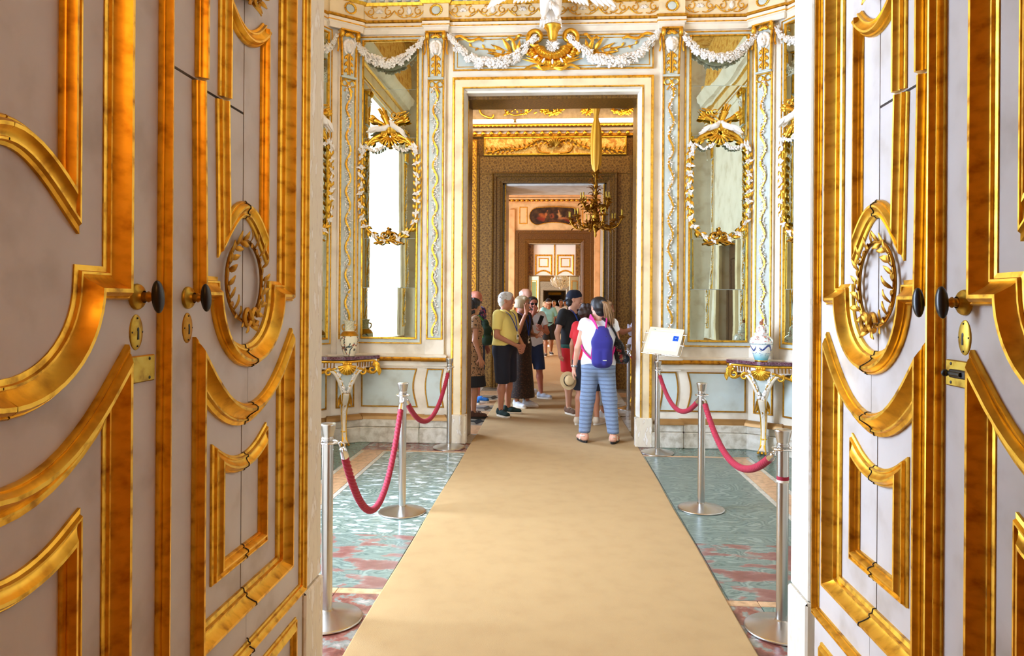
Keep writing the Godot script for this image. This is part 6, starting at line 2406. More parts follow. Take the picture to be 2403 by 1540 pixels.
func console(s: float, label: String) -> void:
	# set across the canted corner; local x runs along the wall, z out into the room
	var C := W(FX + s * 2.36, 0, FD - 0.17)
	var turn := -s * 0.5
	var t := thing("console_table", label, "table", C, "corner console tables")
	t.rotation.y = turn
	var back := 0.0
	var hw := 0.40
	# serpentine marble top
	var o := PackedVector2Array()
	o.append(Vector2(-hw, -0.02))
	for i in 25:
		var f := i / 24.0 * 2.0 - 1.0
		o.append(Vector2(hw * f, -(0.12 + 0.17 * cos(f * PI / 2) + 0.025 * cos(f * TAU * 1.0))))
	o.append(Vector2(hw, -0.02))
	var b := MB.new()
	var flatT := Transform3D(Basis(Vector3.RIGHT, PI / 2), Vector3(0, 1.0, 0))
	b.t = Transform3D(Basis(Vector3(1, 0, 0), Vector3(0, 0, -1), Vector3(0, 1, 0)), Vector3(0, 0.965, 0))
	b.poly(o, 0.0, 0.034)
	obj("marble_top", b, M.violet_marble, t)
	# gilt rail following the front
	var fr := []
	for i in 25:
		var f := i / 24.0 * 2.0 - 1.0
		fr.append(Vector3(hw * 0.97 * f, 0.945, 0.11 + 0.165 * cos(f * PI / 2) + 0.025 * cos(f * TAU)))
	b = MB.new()
	b.tube(PackedVector3Array(fr), 0.014, 8)
	obj("top_rail", b, M.gold, t)
	b = MB.new()
	for i in 24:
		var p: Vector3 = fr[i]
		var q: Vector3 = fr[i + 1]
		var f0 := absf(i / 12.0 - 1.0)
		var f1 := absf((i + 1) / 12.0 - 1.0)
		var d0 := 0.86 + 0.025 * cos(f0 * 9.0) - 0.02 * f0
		var d1 := 0.86 + 0.025 * cos(f1 * 9.0) - 0.02 * f1
		b.quad(Vector3(p.x, 0.945, p.z - 0.012), Vector3(q.x, 0.945, q.z - 0.012), Vector3(q.x, d1, q.z - 0.03), Vector3(p.x, d0, p.z - 0.03))
	b.box(Vector3(0, 0.94, 0.1), Vector3(hw * 1.8, 0.04, 0.14))
	obj("apron", b, M.stucco, t)
	b = MB.new()
	for i in 24:
		var p: Vector3 = fr[i]
		if absf(i - 12) < 4:
			continue
		b.tube(PackedVector3Array([p + Vector3(0, -0.01, 0.0), p + Vector3(0, -0.065, -0.014)]), 0.007, 5)
	obj("apron_flutes", b, M.gold_dark, t)
	# shell at the centre of the apron
	b = MB.new()
	for i in 9:
		var a := deg_to_rad(190 + i * 20)
		b.tube(curve([Vector3(0, 0.91, 0.3), Vector3(cos(a) * 0.05, 0.905 + sin(a) * 0.05, 0.315), Vector3(cos(a) * 0.09, 0.9 + sin(a) * 0.09, 0.295)], 4), taper(9, 0.008, 0.014, 0.02), 6)
	for i in 4:
		b.ell(Vector3((i - 1.5) * 0.025, 0.925, 0.305), Vector3(0.018, 0.015, 0.015), 7)
	obj("apron_shell", b, M.gold, t)
	# corner foliage and scrolls
	for q in [-1.0, 1.0]:
		b = MB.new()
		for i in 9:
			b.leaf(Vector3(q * (0.31 + 0.01 * i), 0.93 - i * 0.008, 0.15), Vector3(q * (0.7 - i * 0.1), -0.3 - i * 0.12, 0.3), Vector3(0, 0, 1), 0.1, 0.05, 0.3)
		b.tube(spiral(q * 0.31, 0.845, 0.055, 0.012, 90, 90 - q * 430, 26, 0.17), taper(27, 0.02, 0.016, 0.01), 7)
		obj("corner_foliage", b, M.gold, t)
		b = MB.new()
		b.tube(curve([Vector3(q * 0.3, 0.80, 0.17), Vector3(q * 0.24, 0.83, 0.2), Vector3(q * 0.16, 0.86, 0.25), Vector3(q * 0.1, 0.88, 0.28)], 5), taper(16, 0.012, 0.016, 0.014), 7)
		b.tube(spiral(q * 0.185, 0.83, 0.04, 0.01, 60, 60 - q * 420, 24, 0.23), taper(25, 0.014, 0.012, 0.008), 7)
		obj("apron_scroll", b, M.gold, t)
		# the two ribs that gather into the leg
		b = MB.new()
		b.tube(curve([Vector3(q * 0.19, 0.86, 0.22), Vector3(q * 0.13, 0.83, 0.25), Vector3(q * 0.075, 0.74, 0.25), Vector3(q * 0.035, 0.62, 0.22), Vector3(q * 0.005, 0.53, 0.2)], 6), taper(25, 0.02, 0.026, 0.02), 8)
		obj("leg_rib", b, M.white_paint, t)
		b = MB.new()
		b.tube(curve([Vector3(q * 0.165, 0.87, 0.235), Vector3(q * 0.115, 0.83, 0.275), Vector3(q * 0.06, 0.74, 0.276), Vector3(q * 0.022, 0.62, 0.245), Vector3(0, 0.53, 0.222)], 6), 0.007, 6)
		obj("rib_gilding", b, M.gold, t)
	b = MB.new()
	b.t = Transform3D(Basis(Vector3.RIGHT, 0.17), Vector3(0, 0.56, 0.205))
	b.poly(PackedVector2Array([Vector2(-0.02, 0.0), Vector2(0.02, 0.0), Vector2(0.07, 0.16), Vector2(0.14, 0.32), Vector2(-0.14, 0.32), Vector2(-0.07, 0.16)]), 0.0, 0.02)
	obj("leg_panel", b, M.blue, t)
	# cabriole leg
	b = MB.new()
	var leg := curve([Vector3(0, 0.6, 0.225), Vector3(0.0, 0.54, 0.2), Vector3(0, 0.46, 0.155), Vector3(0, 0.38, 0.135), Vector3(0, 0.27, 0.13), Vector3(0, 0.16, 0.14), Vector3(0, 0.07, 0.165), Vector3(0, 0.02, 0.2)], 6)
	var lr := PackedFloat32Array()
	for i in leg.size():
		var f := i / float(leg.size() - 1)
		lr.append(lerpf(0.055, 0.029, clampf(f * 1.6, 0, 1)) + (0.02 * pow(maxf(0.0, f - 0.7) / 0.3, 2.0)))
	b.tube(leg, lr, 12)
	obj("leg", b, M.white_paint, t)
	b = MB.new()
	for q in [-1.0, 1.0]:
		var g := PackedVector3Array()
		for i in leg.size():
			g.append(leg[i] + Vector3(q * lr[i] * 0.75, 0, lr[i] * 0.75))
		b.tube(g, 0.006, 6)
	b.tube(PackedVector3Array([leg[30] + Vector3(-0.03, 0, 0), leg[30] + Vector3(0, 0, 0.034), leg[30] + Vector3(0.03, 0, 0)]), 0.008, 6)
	for i in 3:
		b.tube(curve([leg[34] + Vector3((i - 1) * 0.015, 0, 0.02), leg[38] + Vector3((i - 1) * 0.028, 0, 0.026), Vector3((i - 1) * 0.042, 0.012, 0.225)], 4), 0.012, 7)
	obj("leg_gilding", b, M.gold, t)
	# knee acanthus, and the stucco roses on it
	b = MB.new()
	for i in 5:
		b.leaf(Vector3((i - 2) * 0.016, 0.6, 0.24), Vector3((i - 2) * 0.14, -1, -0.15), Vector3(0, 0.2, 1), 0.17, 0.05, -0.15)
	b.tube(spiral(s * -0.045, 0.5, 0.03, 0.008, 200, 200 + s * 420, 22, 0.175), taper(23, 0.013, 0.011, 0.007), 6)
	obj("knee_acanthus", b, M.gold_dark, t)
	b = MB.new()
	for i in 100:
		var f := rng.randf()
		var q := 1.0 if i % 2 else -1.0
		var p := Vector3(q * lerpf(0.115, 0.012, f) + rng.randf_range(-0.014, 0.014), lerpf(0.9, 0.6, f), lerpf(0.285, 0.245, f) + rng.randf() * 0.014)
		if i > 84:
			p = Vector3(rng.randf_range(-0.012, 0.012), lerpf(0.5, 0.34, (i - 84) / 15.0), 0.205 - (i - 84) * 0.0035)
		b.ell(p, Vector3.ONE * rng.randf_range(0.009, 0.016), 6)
	stuff(obj("stucco_roses", b, M.stucco, t))

func vases() -> void:
	# the slender jar with vines
	var t := thing("vase", "slender cream jar painted with dark vines and a gilt shoulder, open neck", "vase", W(-2.275, 1.0, 7.62), "porcelain on the consoles")
	var b := MB.new()
	var pr := [[0.0, 0.0], [0.058, 0.0], [0.062, 0.008], [0.066, 0.03], [0.085, 0.09], [0.1, 0.16], [0.103, 0.205], [0.098, 0.235], [0.08, 0.26], [0.06, 0.275], [0.052, 0.295], [0.05, 0.33], [0.055, 0.365], [0.067, 0.39], [0.067, 0.395], [0.058, 0.392], [0.046, 0.36], [0.0, 0.35]]
	b.lathe(pr, 40)
	var vm := StandardMaterial3D.new()
	vm.albedo_texture = vine_tex()
	vm.roughness = 0.12
	vm.clearcoat_enabled = true
	remap_lathe(b, pr, 40)
	obj("body", b, vm, t)
	b = MB.new()
	b.lathe([[0.101, 0.226], [0.1, 0.234], [0.083, 0.26], [0.064, 0.277], [0.06, 0.279]], 36)
	obj("gilt_shoulder", b, M.gold_dark, t)
	b = MB.new()
	for q in [-1.0, 1.0]:
		b.tube(curve([Vector3(q * 0.055, 0.35, 0), Vector3(q * 0.082, 0.34, 0), Vector3(q * 0.078, 0.305, 0), Vector3(q * 0.06, 0.285, 0)], 4), 0.008, 6)
	obj("handles", b, M.gold_dark, t)
	# the lidded jar with a blue dragon
	t = thing("vase", "lidded porcelain jar with a blue curling beast and red flowers", "vase", W(2.195, 1.0, 7.6), "porcelain on the consoles")
	var p2 := [[0.0, 0.0], [0.062, 0.0], [0.064, 0.012], [0.064, 0.012], [0.066, 0.016], [0.088, 0.08], [0.112, 0.15], [0.122, 0.2], [0.118, 0.235], [0.096, 0.262], [0.07, 0.275], [0.066, 0.285]]
	b = MB.new()
	b.lathe(p2, 40)
	remap_lathe(b, p2, 40)
	var dm := StandardMaterial3D.new()
	dm.albedo_texture = dragon_tex()
	dm.roughness = 0.1
	dm.clearcoat_enabled = true
	obj("body", b, dm, t)
	b = MB.new()
	b.lathe([[0.064, 0.0], [0.067, 0.002], [0.067, 0.011], [0.064, 0.013]], 36)
	obj("gilt_foot", b, M.gold, t)
	b = MB.new()
	var p3 := [[0.068, 0.283], [0.074, 0.285], [0.074, 0.3], [0.058, 0.305], [0.058, 0.305], [0.06, 0.33], [0.054, 0.36], [0.032, 0.382], [0.012, 0.388], [0.0, 0.39]]
	b.lathe(p3, 36)
	remap_lathe(b, p3, 36)
	obj("lid", b, dm, t)
	b = MB.new()
	b.ell(Vector3(0, 0.402, 0), Vector3(0.022, 0.016, 0.018), 10)
	b.ell(Vector3(0.006, 0.425, 0.0), Vector3(0.012, 0.018, 0.012), 10)
	b.ell(Vector3(-0.012, 0.415, 0.004), Vector3(0.012, 0.012, 0.01), 8)
	b.ell(Vector3(0.012, 0.442, 0.003), Vector3(0.01, 0.009, 0.009), 8)
	obj("finial", b, mat(rgb(170, 104, 70), 0.3), t)

func remap_lathe(b: MB, pr: Array, seg: int) -> void:
	# u round the axis, v by height, for a painted body
	var top: float = 0.0
	for q in pr:
		top = maxf(top, q[1])
	for i in b.v.size():
		var p := b.v[i]
		b.uv[i] = Vector2(float(i % (seg + 1)) / seg, 1.0 - p.y / top)

func vine_tex() -> ImageTexture:
	var im := Image.create(512, 256, false, Image.FORMAT_RGB8)
	im.fill(Color(0.88, 0.84, 0.72))
	var r := RandomNumberGenerator.new()
	r.seed = 12
	for k in 12:
		var x := r.randf() * 512
		var y := r.randf_range(90, 250)
		var a := r.randf() * TAU
		for i in 60:
			a += r.randf_range(-0.35, 0.35)
			x += cos(a) * 2.5
			y = clampf(y + sin(a) * 2.0, 84.0, 252.0)
			im.fill_rect(Rect2i(posmod(int(x), 510), int(y), 3, 2), Color(0.2, 0.2, 0.18))
			if i % 5 == 0:
				var c: Color = [Color(0.13, 0.22, 0.16), Color(0.16, 0.24, 0.3), Color(0.13, 0.18, 0.16), Color(0.66, 0.3, 0.12)][r.randi() % 4]
				for q in 9:
					var e := Vector2(r.randf_range(-6, 6), r.randf_range(-5, 5))
					im.fill_rect(Rect2i(posmod(int(x + e.x), 506), clampi(int(y + e.y), 80, 250), 5, 4), c)
	for k in 5:
		var x := 40 + k * 100
		for q in 26:
			im.fill_rect(Rect2i(posmod(x + r.randi_range(-12, 12), 500), 205 + r.randi_range(-8, 8), 7, 4), Color(0.1, 0.12, 0.16))
	for y in 70:
		for x in range(0, 512, 8):
			if r.randf() < 0.4:
				im.fill_rect(Rect2i(x, y, 6, 1), Color(0.45, 0.47, 0.3))
	return ImageTexture.create_from_image(im)

func dragon_tex() -> ImageTexture:
	var im := Image.create(512, 256, false, Image.FORMAT_RGB8)
	im.fill(Color(0.93, 0.94, 0.93))
	for y in range(150, 256):
		var c := Color(0.93, 0.94, 0.93).lerp(Color(0.45, 0.75, 0.8), clampf((y - 165) / 70.0, 0.0, 1.0))
		im.fill_rect(Rect2i(0, y, 512, 1), c)
	var r := RandomNumberGenerator.new()
	r.seed = 4
	for k in 70:
		var x := r.randi_range(0, 500)
		var y := r.randi_range(4, 82)
		var c: Color = [Color(0.72, 0.22, 0.12), Color(0.78, 0.4, 0.22), Color(0.6, 0.42, 0.3), Color(0.25, 0.5, 0.5)][r.randi() % 4]
		for q in 8:
			im.fill_rect(Rect2i(clampi(x + r.randi_range(-7, 7), 0, 504), clampi(y + r.randi_range(-5, 5), 0, 240), 5, 3), c)
	for k in 3:
		var x := 20.0 + k * 170
		for i in 110:
			var f := i / 109.0
			var px := x + f * 140.0
			var py := 116.0 + sin(f * 9.0) * 30.0 * (1.0 - f * 0.3)
			var wd := int(6 + 15 * sin(f * PI))
			im.fill_rect(Rect2i(posmod(int(px), 500), int(py), 5, wd), Color(0.06, 0.2, 0.52))
			if i % 9 == 0:
				im.fill_rect(Rect2i(posmod(int(px), 500), int(py) - 8, 4, 9), Color(0.1, 0.26, 0.58))
			if i % 17 == 3:
				im.fill_rect(Rect2i(posmod(int(px), 500), int(py) + 12, 14, 5), Color(0.75, 0.7, 0.25))
		for q in 16:
			im.fill_rect(Rect2i(posmod(int(x + r.randi_range(0, 150)), 496), r.randi_range(150, 200), 12, 3), Color(0.1, 0.3, 0.6))
	for x in range(0, 512, 10):
		im.fill_rect(Rect2i(x, 84, 7, 5), Color(0.2, 0.42, 0.46))
	im.fill_rect(Rect2i(0, 91, 512, 2), Color(0.2, 0.42, 0.46))
	return ImageTexture.create_from_image(im)

# ---------------------------------------------------------------- people
# Joints are for a figure 1.75 m tall that faces +z with its own left at +x; the whole figure is scaled and turned afterwards.
func print_tex(kind: String) -> ImageTexture:
	var r := RandomNumberGenerator.new()
	r.seed = kind.hash()
	var im := Image.create(256, 256, false, Image.FORMAT_RGB8)
	match kind:
		"leopard":
			im.fill(Color(0.66, 0.52, 0.38))
			for k in 120:
				var x := r.randi_range(0, 250)
				var y := r.randi_range(0, 250)
				var w := r.randi_range(7, 15)
				var hh := r.randi_range(7, 14)
				im.fill_rect(Rect2i(x, y + 2, w, maxi(hh - 4, 3)), Color(0.06, 0.045, 0.04))
				im.fill_rect(Rect2i(x + 2, y, maxi(w - 4, 3), hh), Color(0.06, 0.045, 0.04))
		"paisley":
			im.fill(Color(0.16, 0.11, 0.075))
			for k in 900:
				var c: Color = [Color(0.30, 0.21, 0.13), Color(0.09, 0.06, 0.05), Color(0.22, 0.15, 0.10), Color(0.42, 0.30, 0.20), Color(0.34, 0.11, 0.08), Color(0.20, 0.26, 0.27)][r.randi() % (4 if r.randf() < 0.9 else 6)]
				im.fill_rect(Rect2i(r.randi_range(0, 250), r.randi_range(0, 250), r.randi_range(2, 9), r.randi_range(2, 6)), c)
		"floral":
			im.fill(Color(0.06, 0.07, 0.26))
			for k in 60:
				var c: Color = [Color(0.75, 0.2, 0.5), Color(0.85, 0.3, 0.3), Color(0.2, 0.28, 0.6), Color(0.7, 0.5, 0.65)][r.randi() % 4]
				var x := r.randi_range(0, 230)
				var y := r.randi_range(0, 230)
				for q in 7:
					im.fill_rect(Rect2i(x + r.randi_range(-10, 10), y + r.randi_range(-10, 10), 10, 9), c)
		"trousers":
			for y in 256:
				for x in 256:
					var band := (y / 32) % 2
					var c := Color(0.50, 0.58, 0.70)
					var q := (x * 3 + (y / 4) * 7) % 16
					if (x / 3 + y / 3) % 2 == 0:
						c = Color(0.76, 0.82, 0.88)
					if q < 4:
						c = Color(0.28, 0.36, 0.55)
					im.set_pixel(x, y, c)
			for row in 8:
				for cx in 16:
					var x := cx * 16 + 4
					var y := row * 32 + 4
					im.fill_rect(Rect2i(x - 3, y + 2, 12, 6), Color(0.1, 0.16, 0.34))
					im.fill_rect(Rect2i(x, y, 6, 10), Color(0.1, 0.16, 0.34))
					im.fill_rect(Rect2i(x + 1, y + 3, 4, 4), Color(0.95, 0.95, 0.85))
	return ImageTexture.create_from_image(im)

func cloth(col: Color, tex: Texture2D = null, scale := 4.0) -> StandardMaterial3D:
	var m := mat(col, 0.85, 0.0, tex, scale, false)
	m.rim_enabled = true
	m.rim = 0.25
	if tex:
		m.uv1_triplanar_sharpness = 6.0
	return m

func skin(col: Color) -> StandardMaterial3D:
	var m := mat(col, 0.5)
	m.subsurf_scatter_enabled = true
	m.subsurf_scatter_strength = 0.06
	return m

func hand(mb: MB, wrist: Vector3, d: Vector3, palm: Vector3, curl: float, side: float, k := 1.0) -> void:
	# a palm, four fingers of unequal length with two bends, and a thumb from the side of the palm
	d = d.normalized()
	palm = (palm - d * palm.dot(d)).normalized()
	var a := d.cross(palm).normalized() * side          # towards the thumb
	var lo := wrist - Vector3.ONE * 0.05
	var hi := wrist + Vector3.ONE * 0.05
	for q in [wrist + d * 0.2, wrist + d * 0.13 + palm * 0.09, wrist + d * 0.08 + a * 0.1, wrist + d * 0.1 - a * 0.06]:
		lo = lo.min(q - Vector3.ONE * 0.02)
		hi = hi.max(q + Vector3.ONE * 0.02)
	var f := Field.new(lo, hi, 0.0055 * k)
	f.cap(wrist - d * 0.03, wrist + d * 0.02, 0.027, 0.025, 0.015)
	for i in 3:
		f.cap(wrist + d * 0.015 + a * (i - 1) * 0.012, wrist + d * 0.082 + a * (i - 1) * 0.027, 0.017, 0.0145, 0.014)
	var lens := [0.072, 0.082, 0.076, 0.058]
	for i in 4:
		var base := wrist + d * (0.088 - 0.006 * absf(i - 1.3)) + a * (0.031 - i * 0.0205)
		var dir := (d + a * (0.10 - i * 0.07)).normalized()
		var p := base
		for j in 3:
			dir = dir.rotated(d.cross(palm).normalized(), 0.0) if j < 0 else (dir * cos(curl * [0.5, 1.0, 0.8][j]) + palm * sin(curl * [0.5, 1.0, 0.8][j])).normalized()
			var q: Vector3 = p + dir * lens[i] * [0.45, 0.3, 0.25][j]
			f.cap(p, q, [0.0098, 0.009, 0.0082][j], [0.009, 0.0082, 0.0072][j], 0.006)
			p = q
	var t0 := wrist + d * 0.03 + a * 0.024
	var t1 := t0 + (d * 0.55 + a * 0.75 + palm * 0.25).normalized() * 0.045
	var t2 := t1 + (d * 0.85 + a * (0.3 - curl * 0.3) + palm * (0.2 + curl * 0.5)).normalized() * 0.032
	f.cap(t0, t1, 0.0155, 0.0115, 0.012)
	f.cap(t1, t2, 0.011, 0.0092, 0.006)
	f.net(mb)

func person(label: String, at: Vector3, yaw: float, c: Dictionary) -> Node3D:
	var t := thing("person", label, "person", at)
	var s: float = c.get("h", 1.75) / 1.75
	t.transform = Transform3D(Basis(Vector3.UP, deg_to_rad(yaw)) * s, at)
	var fem: bool = c.get("fem", false)
	var wd: float = c.get("w", 1.0)
	var cell: float = c.get("cell", 0.014)
	var far := cell > 0.02
	var sw: float = (0.155 if fem else 0.18) * wd
	var sk: StandardMaterial3D = c.skin
	# joints
	var J := {}
	for q in [["l", 1.0], ["r", -1.0]]:
		var k: String = q[0]
		var x: float = q[1]
		J["sh" + k] = Vector3(x * sw, 1.425, 0.0)
		J["el" + k] = c.get("el" + k, Vector3(x * (sw + 0.055), 1.145, -0.025))
		J["wr" + k] = c.get("wr" + k, Vector3(x * (sw + 0.075), 0.905, 0.045))
		J["hip" + k] = Vector3(x * 0.088, 0.92, 0.0)
		J["ft" + k] = c.get("ft" + k, Vector3(x * 0.10, 0.0, 0.0))
		var an: Vector3 = J["ft" + k] + Vector3(0, 0.085, 0)
		J["an" + k] = an
		J["kn" + k] = c.get("kn" + k, (J["hip" + k] + an) * 0.5 + Vector3(0, 0.02, 0.025))
	var lo := Vector3(-0.3, -0.01, -0.22)
	var hi := Vector3(0.3, 1.56, 0.24)
	for k in J:
		lo = lo.min(J[k] - Vector3.ONE * 0.12)
		hi = hi.max(J[k] + Vector3.ONE * 0.12)
	lo.y = -0.02
	# the body
	var f := Field.new(lo, hi, cell)
	var belly: float = c.get("belly", 0.0)
	torso(f, wd, sw, fem, belly, 0.0)
	f.cap(Vector3(0, 1.43, -0.005), Vector3(0, 1.56, 0.012), 0.058, 0.05, 0.04)
	for k in ["l", "r"]:
		f.cap(J["sh" + k], J["el" + k], 0.05, 0.039, 0.04)
		f.cap(J["el" + k], J["wr" + k], 0.04, 0.026, 0.02)
		f.cap(J["hip" + k], J["kn" + k], 0.088 * wd, 0.056, 0.05)
		f.cap(J["kn" + k], J["kn" + k].lerp(J["an" + k], 0.35) - Vector3(0, 0, 0.012), 0.053, 0.058, 0.03)
		f.cap(J["kn" + k].lerp(J["an" + k], 0.35) - Vector3(0, 0, 0.012), J["an" + k], 0.056, 0.034, 0.03)
		f.cap(J["an" + k], J["ft" + k] + Basis(Vector3.UP, c.get("toe" + k, 0.0)) * Vector3(0, 0.03, 0.14), 0.03, 0.016, 0.012)
	var body := MB.new()
	f.net(body)
	for q in [["l", 1.0], ["r", -1.0]]:
		var k: String = q[0]
		var wv: Vector3 = J["wr" + k]
		var dd: Vector3 = c.get("hd" + k, (wv - J["el" + k]).normalized())
		if not far:
			hand(body, wv, dd, c.get("pm" + k, Vector3(-q[1], 0, 0.2)), c.get("curl" + k, 0.35), -q[1] if c.get("flip" + k, false) else q[1])
		else:
			var hf := Field.new(wv - Vector3.ONE * 0.16, wv + Vector3.ONE * 0.16, 0.014)
			hf.cap(wv, wv + dd * 0.14, 0.03, 0.02, 0.01)
			hf.net(body)
	# the head
	var H := Transform3D(Basis(Vector3.UP, deg_to_rad(c.get("look", 0.0))) * Basis(Vector3.RIGHT, deg_to_rad(c.get("nod", 4.0))), Vector3(0, 1.632, 0.025))
	var hs := 1.04
	body.t = H * Transform3D(Basis.IDENTITY * hs, Vector3.ZERO)
	head(body, 0.0062 if not far else 0.011, fem)
	body.t = Transform3D.IDENTITY
	obj("body", body, sk, t)
	# eyes, brows and lips
	if not far:
		var ey := MB.new()
		ey.t = H * Transform3D(Basis.IDENTITY * hs, Vector3.ZERO)
		for x in [-1.0, 1.0]:
			ey.ell(Vector3(x * 0.031, 0.010, 0.081), Vector3(0.0115, 0.006, 0.009), 8)
		obj("eyes", ey, M.eye, t)
		var bw := MB.new()
		bw.t = ey.t
		for x in [-1.0, 1.0]:
			bw.tube(PackedVector3Array([Vector3(x * 0.016, 0.027, 0.094), Vector3(x * 0.032, 0.031, 0.091), Vector3(x * 0.048, 0.026, 0.080)]), 0.0035, 5)
		obj("eyebrows", bw, c.get("hair_m", M.hair_dark), t)
		var lp := MB.new()
		lp.t = ey.t
		lp.ell(Vector3(0, -0.058, 0.093), Vector3(0.021, 0.0045, 0.008), 8)
		lp.ell(Vector3(0, -0.066, 0.092), Vector3(0.018, 0.0055, 0.008), 8)
		obj("lips", lp, M.lips, t)
	hair(t, H * Transform3D(Basis.IDENTITY * hs, Vector3.ZERO), c.get("hair", "short"), c.get("hair_m", M.hair_dark), far)
	# clothes
	if c.has("shirt"):
		var sh: Dictionary = c.shirt
		var g := Field.new(lo, hi, cell)
		var fat: float = sh.get("fat", 0.018)
		torso(g, wd, sw, fem, belly, fat)
		var sl: float = sh.get("sleeve", 0.55)
		for k in ["l", "r"]:
			var e: Vector3 = J["sh" + k].lerp(J["el" + k], sl)
			g.cap(J["sh" + k], J["sh" + k].lerp(e, 0.25), 0.066 + fat * 0.4, 0.062 + fat * 0.4, 0.03)
		g.cap(Vector3(0, 1.50, 0.03), Vector3(0, 1.62, 0.02), 0.075, 0.075, 0.01, true)
		if sh.get("vee", 0.0) > 0.0:
			g.cap(Vector3(0, 1.50, 0.10), Vector3(0, 1.50 - sh.vee, 0.16), 0.045, 0.012, 0.01, true)
		if sh.has("skirt"):
			g.cap(Vector3(0, 1.0, 0.0), Vector3(0, sh.hem - 0.1, sh.get("skirt_z", 0.0)), 0.15, sh.skirt, 0.06)
		g.clip(Vector3(0, sh.hem, 0), Vector3(0, -1, 0))
		var m := MB.new()
		g.net(m)
		for k in ["l", "r"]:
			var e: Vector3 = J["sh" + k].lerp(J["el" + k], sl)
			var d: Vector3 = (J["el" + k] - J["sh" + k]).normalized()
			var gs := Field.new((J["sh" + k] as Vector3).min(e) - Vector3.ONE * 0.11, (J["sh" + k] as Vector3).max(e) + Vector3.ONE * 0.11, cell)
			gs.cap(J["sh" + k] - d * 0.01, e + d * 0.05, 0.064 + fat * 0.4, 0.060 + fat * 0.45, 0.02)
			gs.clip(e, d)
			gs.net(m)
		obj(sh.get("name", "shirt"), m, sh.m, t)
		if sh.has("band"):
			var g2 := Field.new(lo, hi, cell)
			g2.cap(Vector3(0, 1.0, 0.0), Vector3(0, sh.hem - 0.2, sh.get("skirt_z", 0.0)), 0.155, sh.skirt + 0.01, 0.06)
			g2.clip(Vector3(0, sh.hem - sh.band, 0), Vector3(0, -1, 0))
			g2.clip(Vector3(0, sh.hem + 0.01, 0), Vector3(0, 1, 0))
			m = MB.new()
			g2.net(m)
			obj("hem_band", m, sh.band_m, t)
	if c.has("collar"):
		var m := MB.new()
		for x in [-1.0, 1.0]:
			m.sweep(Array(curve([Vector3(0, 1.505, -0.062), Vector3(x * 0.062, 1.505, -0.02), Vector3(x * 0.066, 1.485, 0.05), Vector3(x * 0.03, 1.44, 0.105)], 5)), Vector3(x * 0.5, 0.9, 0.3).normalized(), [[-0.024, -0.004], [-0.02, 0.006], [0.02, 0.004], [0.024, -0.006]], false, 90)
		obj("collar", m, c.collar, t)
	if c.has("legs"):
		var lg: Dictionary = c.legs
		var g := Field.new(Vector3(lo.x, -0.02, lo.z), Vector3(hi.x, 1.2, hi.z), cell)
		var pv := 0.119 * wd + belly * 0.45
		g.cap(Vector3(-0.06 * wd, 1.01, belly * 0.2), Vector3(0.06 * wd, 1.01, belly * 0.2), pv, pv, 0.03)
		g.cap(Vector3(-0.07 * wd, 0.92, -0.02), Vector3(0.07 * wd, 0.92, -0.02), 0.118 * wd, 0.118 * wd, 0.03)
		if fem:
			for x in [-1.0, 1.0]:
				g.cap(Vector3(x * 0.075, 0.9, -0.055), Vector3(x * 0.075, 0.9, -0.055), 0.095, 0.095, 0.03)
		var loose: float = lg.get("loose", 0.03)
		for k in ["l", "r"]:
			g.cap(J["hip" + k], J["kn" + k], 0.092 * wd + loose * 0.55, 0.062 + loose, 0.035)
			if lg.hem < 0.45:
				g.cap(J["kn" + k], J["an" + k], 0.060 + loose, 0.046 + loose * 0.8, 0.03)
		g.clip(Vector3(0, lg.hem, 0), Vector3(0, -1, 0))
		g.clip(Vector3(0, lg.get("waist", 1.08), 0), Vector3(0, 1, 0))
		var m := MB.new()
		g.net(m)
		obj(lg.get("name", "shorts"), m, lg.m, t)
	# shoes
	if c.has("shoe"):
		for q in [["l", 1.0], ["r", -1.0]]:
			var k: String = q[0]
			var B := Transform3D(Basis(Vector3.UP, c.get("toe" + k, 0.0) + q[1] * 0.12), J["ft" + k])
			var g := Field.new(Vector3(-0.075, -0.01, -0.1), Vector3(0.075, 0.135, 0.235), 0.009 if not far else 0.016)
			g.cap(Vector3(0, 0.055, -0.035), Vector3(0, 0.045, 0.06), 0.044, 0.043, 0.03)
			g.cap(Vector3(0, 0.045, 0.06), Vector3(0.004 * q[1], 0.036, 0.165), 0.046, 0.038, 0.03, false, Vector3(1, 0.9, 1))
			g.cap(Vector3(0, 0.07, -0.03), Vector3(0, 0.10, -0.025), 0.044, 0.042, 0.02)
			g.clip(Vector3(0, 0.018, 0), Vector3(0, -1, 0))
			g.clip(Vector3(0, 0.115, 0), Vector3(0, 1, 0))
			var m := MB.new()
			m.t = B
			g.net(m)
			var sh := obj("shoe", m, c.shoe, t)
			var so := MB.new()
			so.t = B
			var o := PackedVector2Array()
			for i in 20:
				var a := TAU * i / 20
				o.append(Vector2(cos(a) * (0.047 + 0.004 * sin(a)), 0.065 + sin(a) * 0.15))
			so.t = B * Transform3D(Basis(Vector3(1, 0, 0), Vector3(0, 0, 1), Vector3(0, -1, 0)), Vector3(0, 0.026, 0))
			so.poly(o, 0.0, 0.026)
			obj("sole", so, c.get("sole", M.white_paint), sh)
			if not far and not c.get("sandal", false):
				var lc := MB.new()
				lc.t = B
				for i in 4:
					lc.tube(PackedVector3Array([Vector3(-0.03, 0.087 - i * 0.006, 0.03 + i * 0.024), Vector3(0, 0.104 - i * 0.007, 0.035 + i * 0.024), Vector3(0.03, 0.087 - i * 0.006, 0.03 + i * 0.024)]), 0.005, 5)
				obj("laces", lc, c.get("lace", M.white_paint), sh)
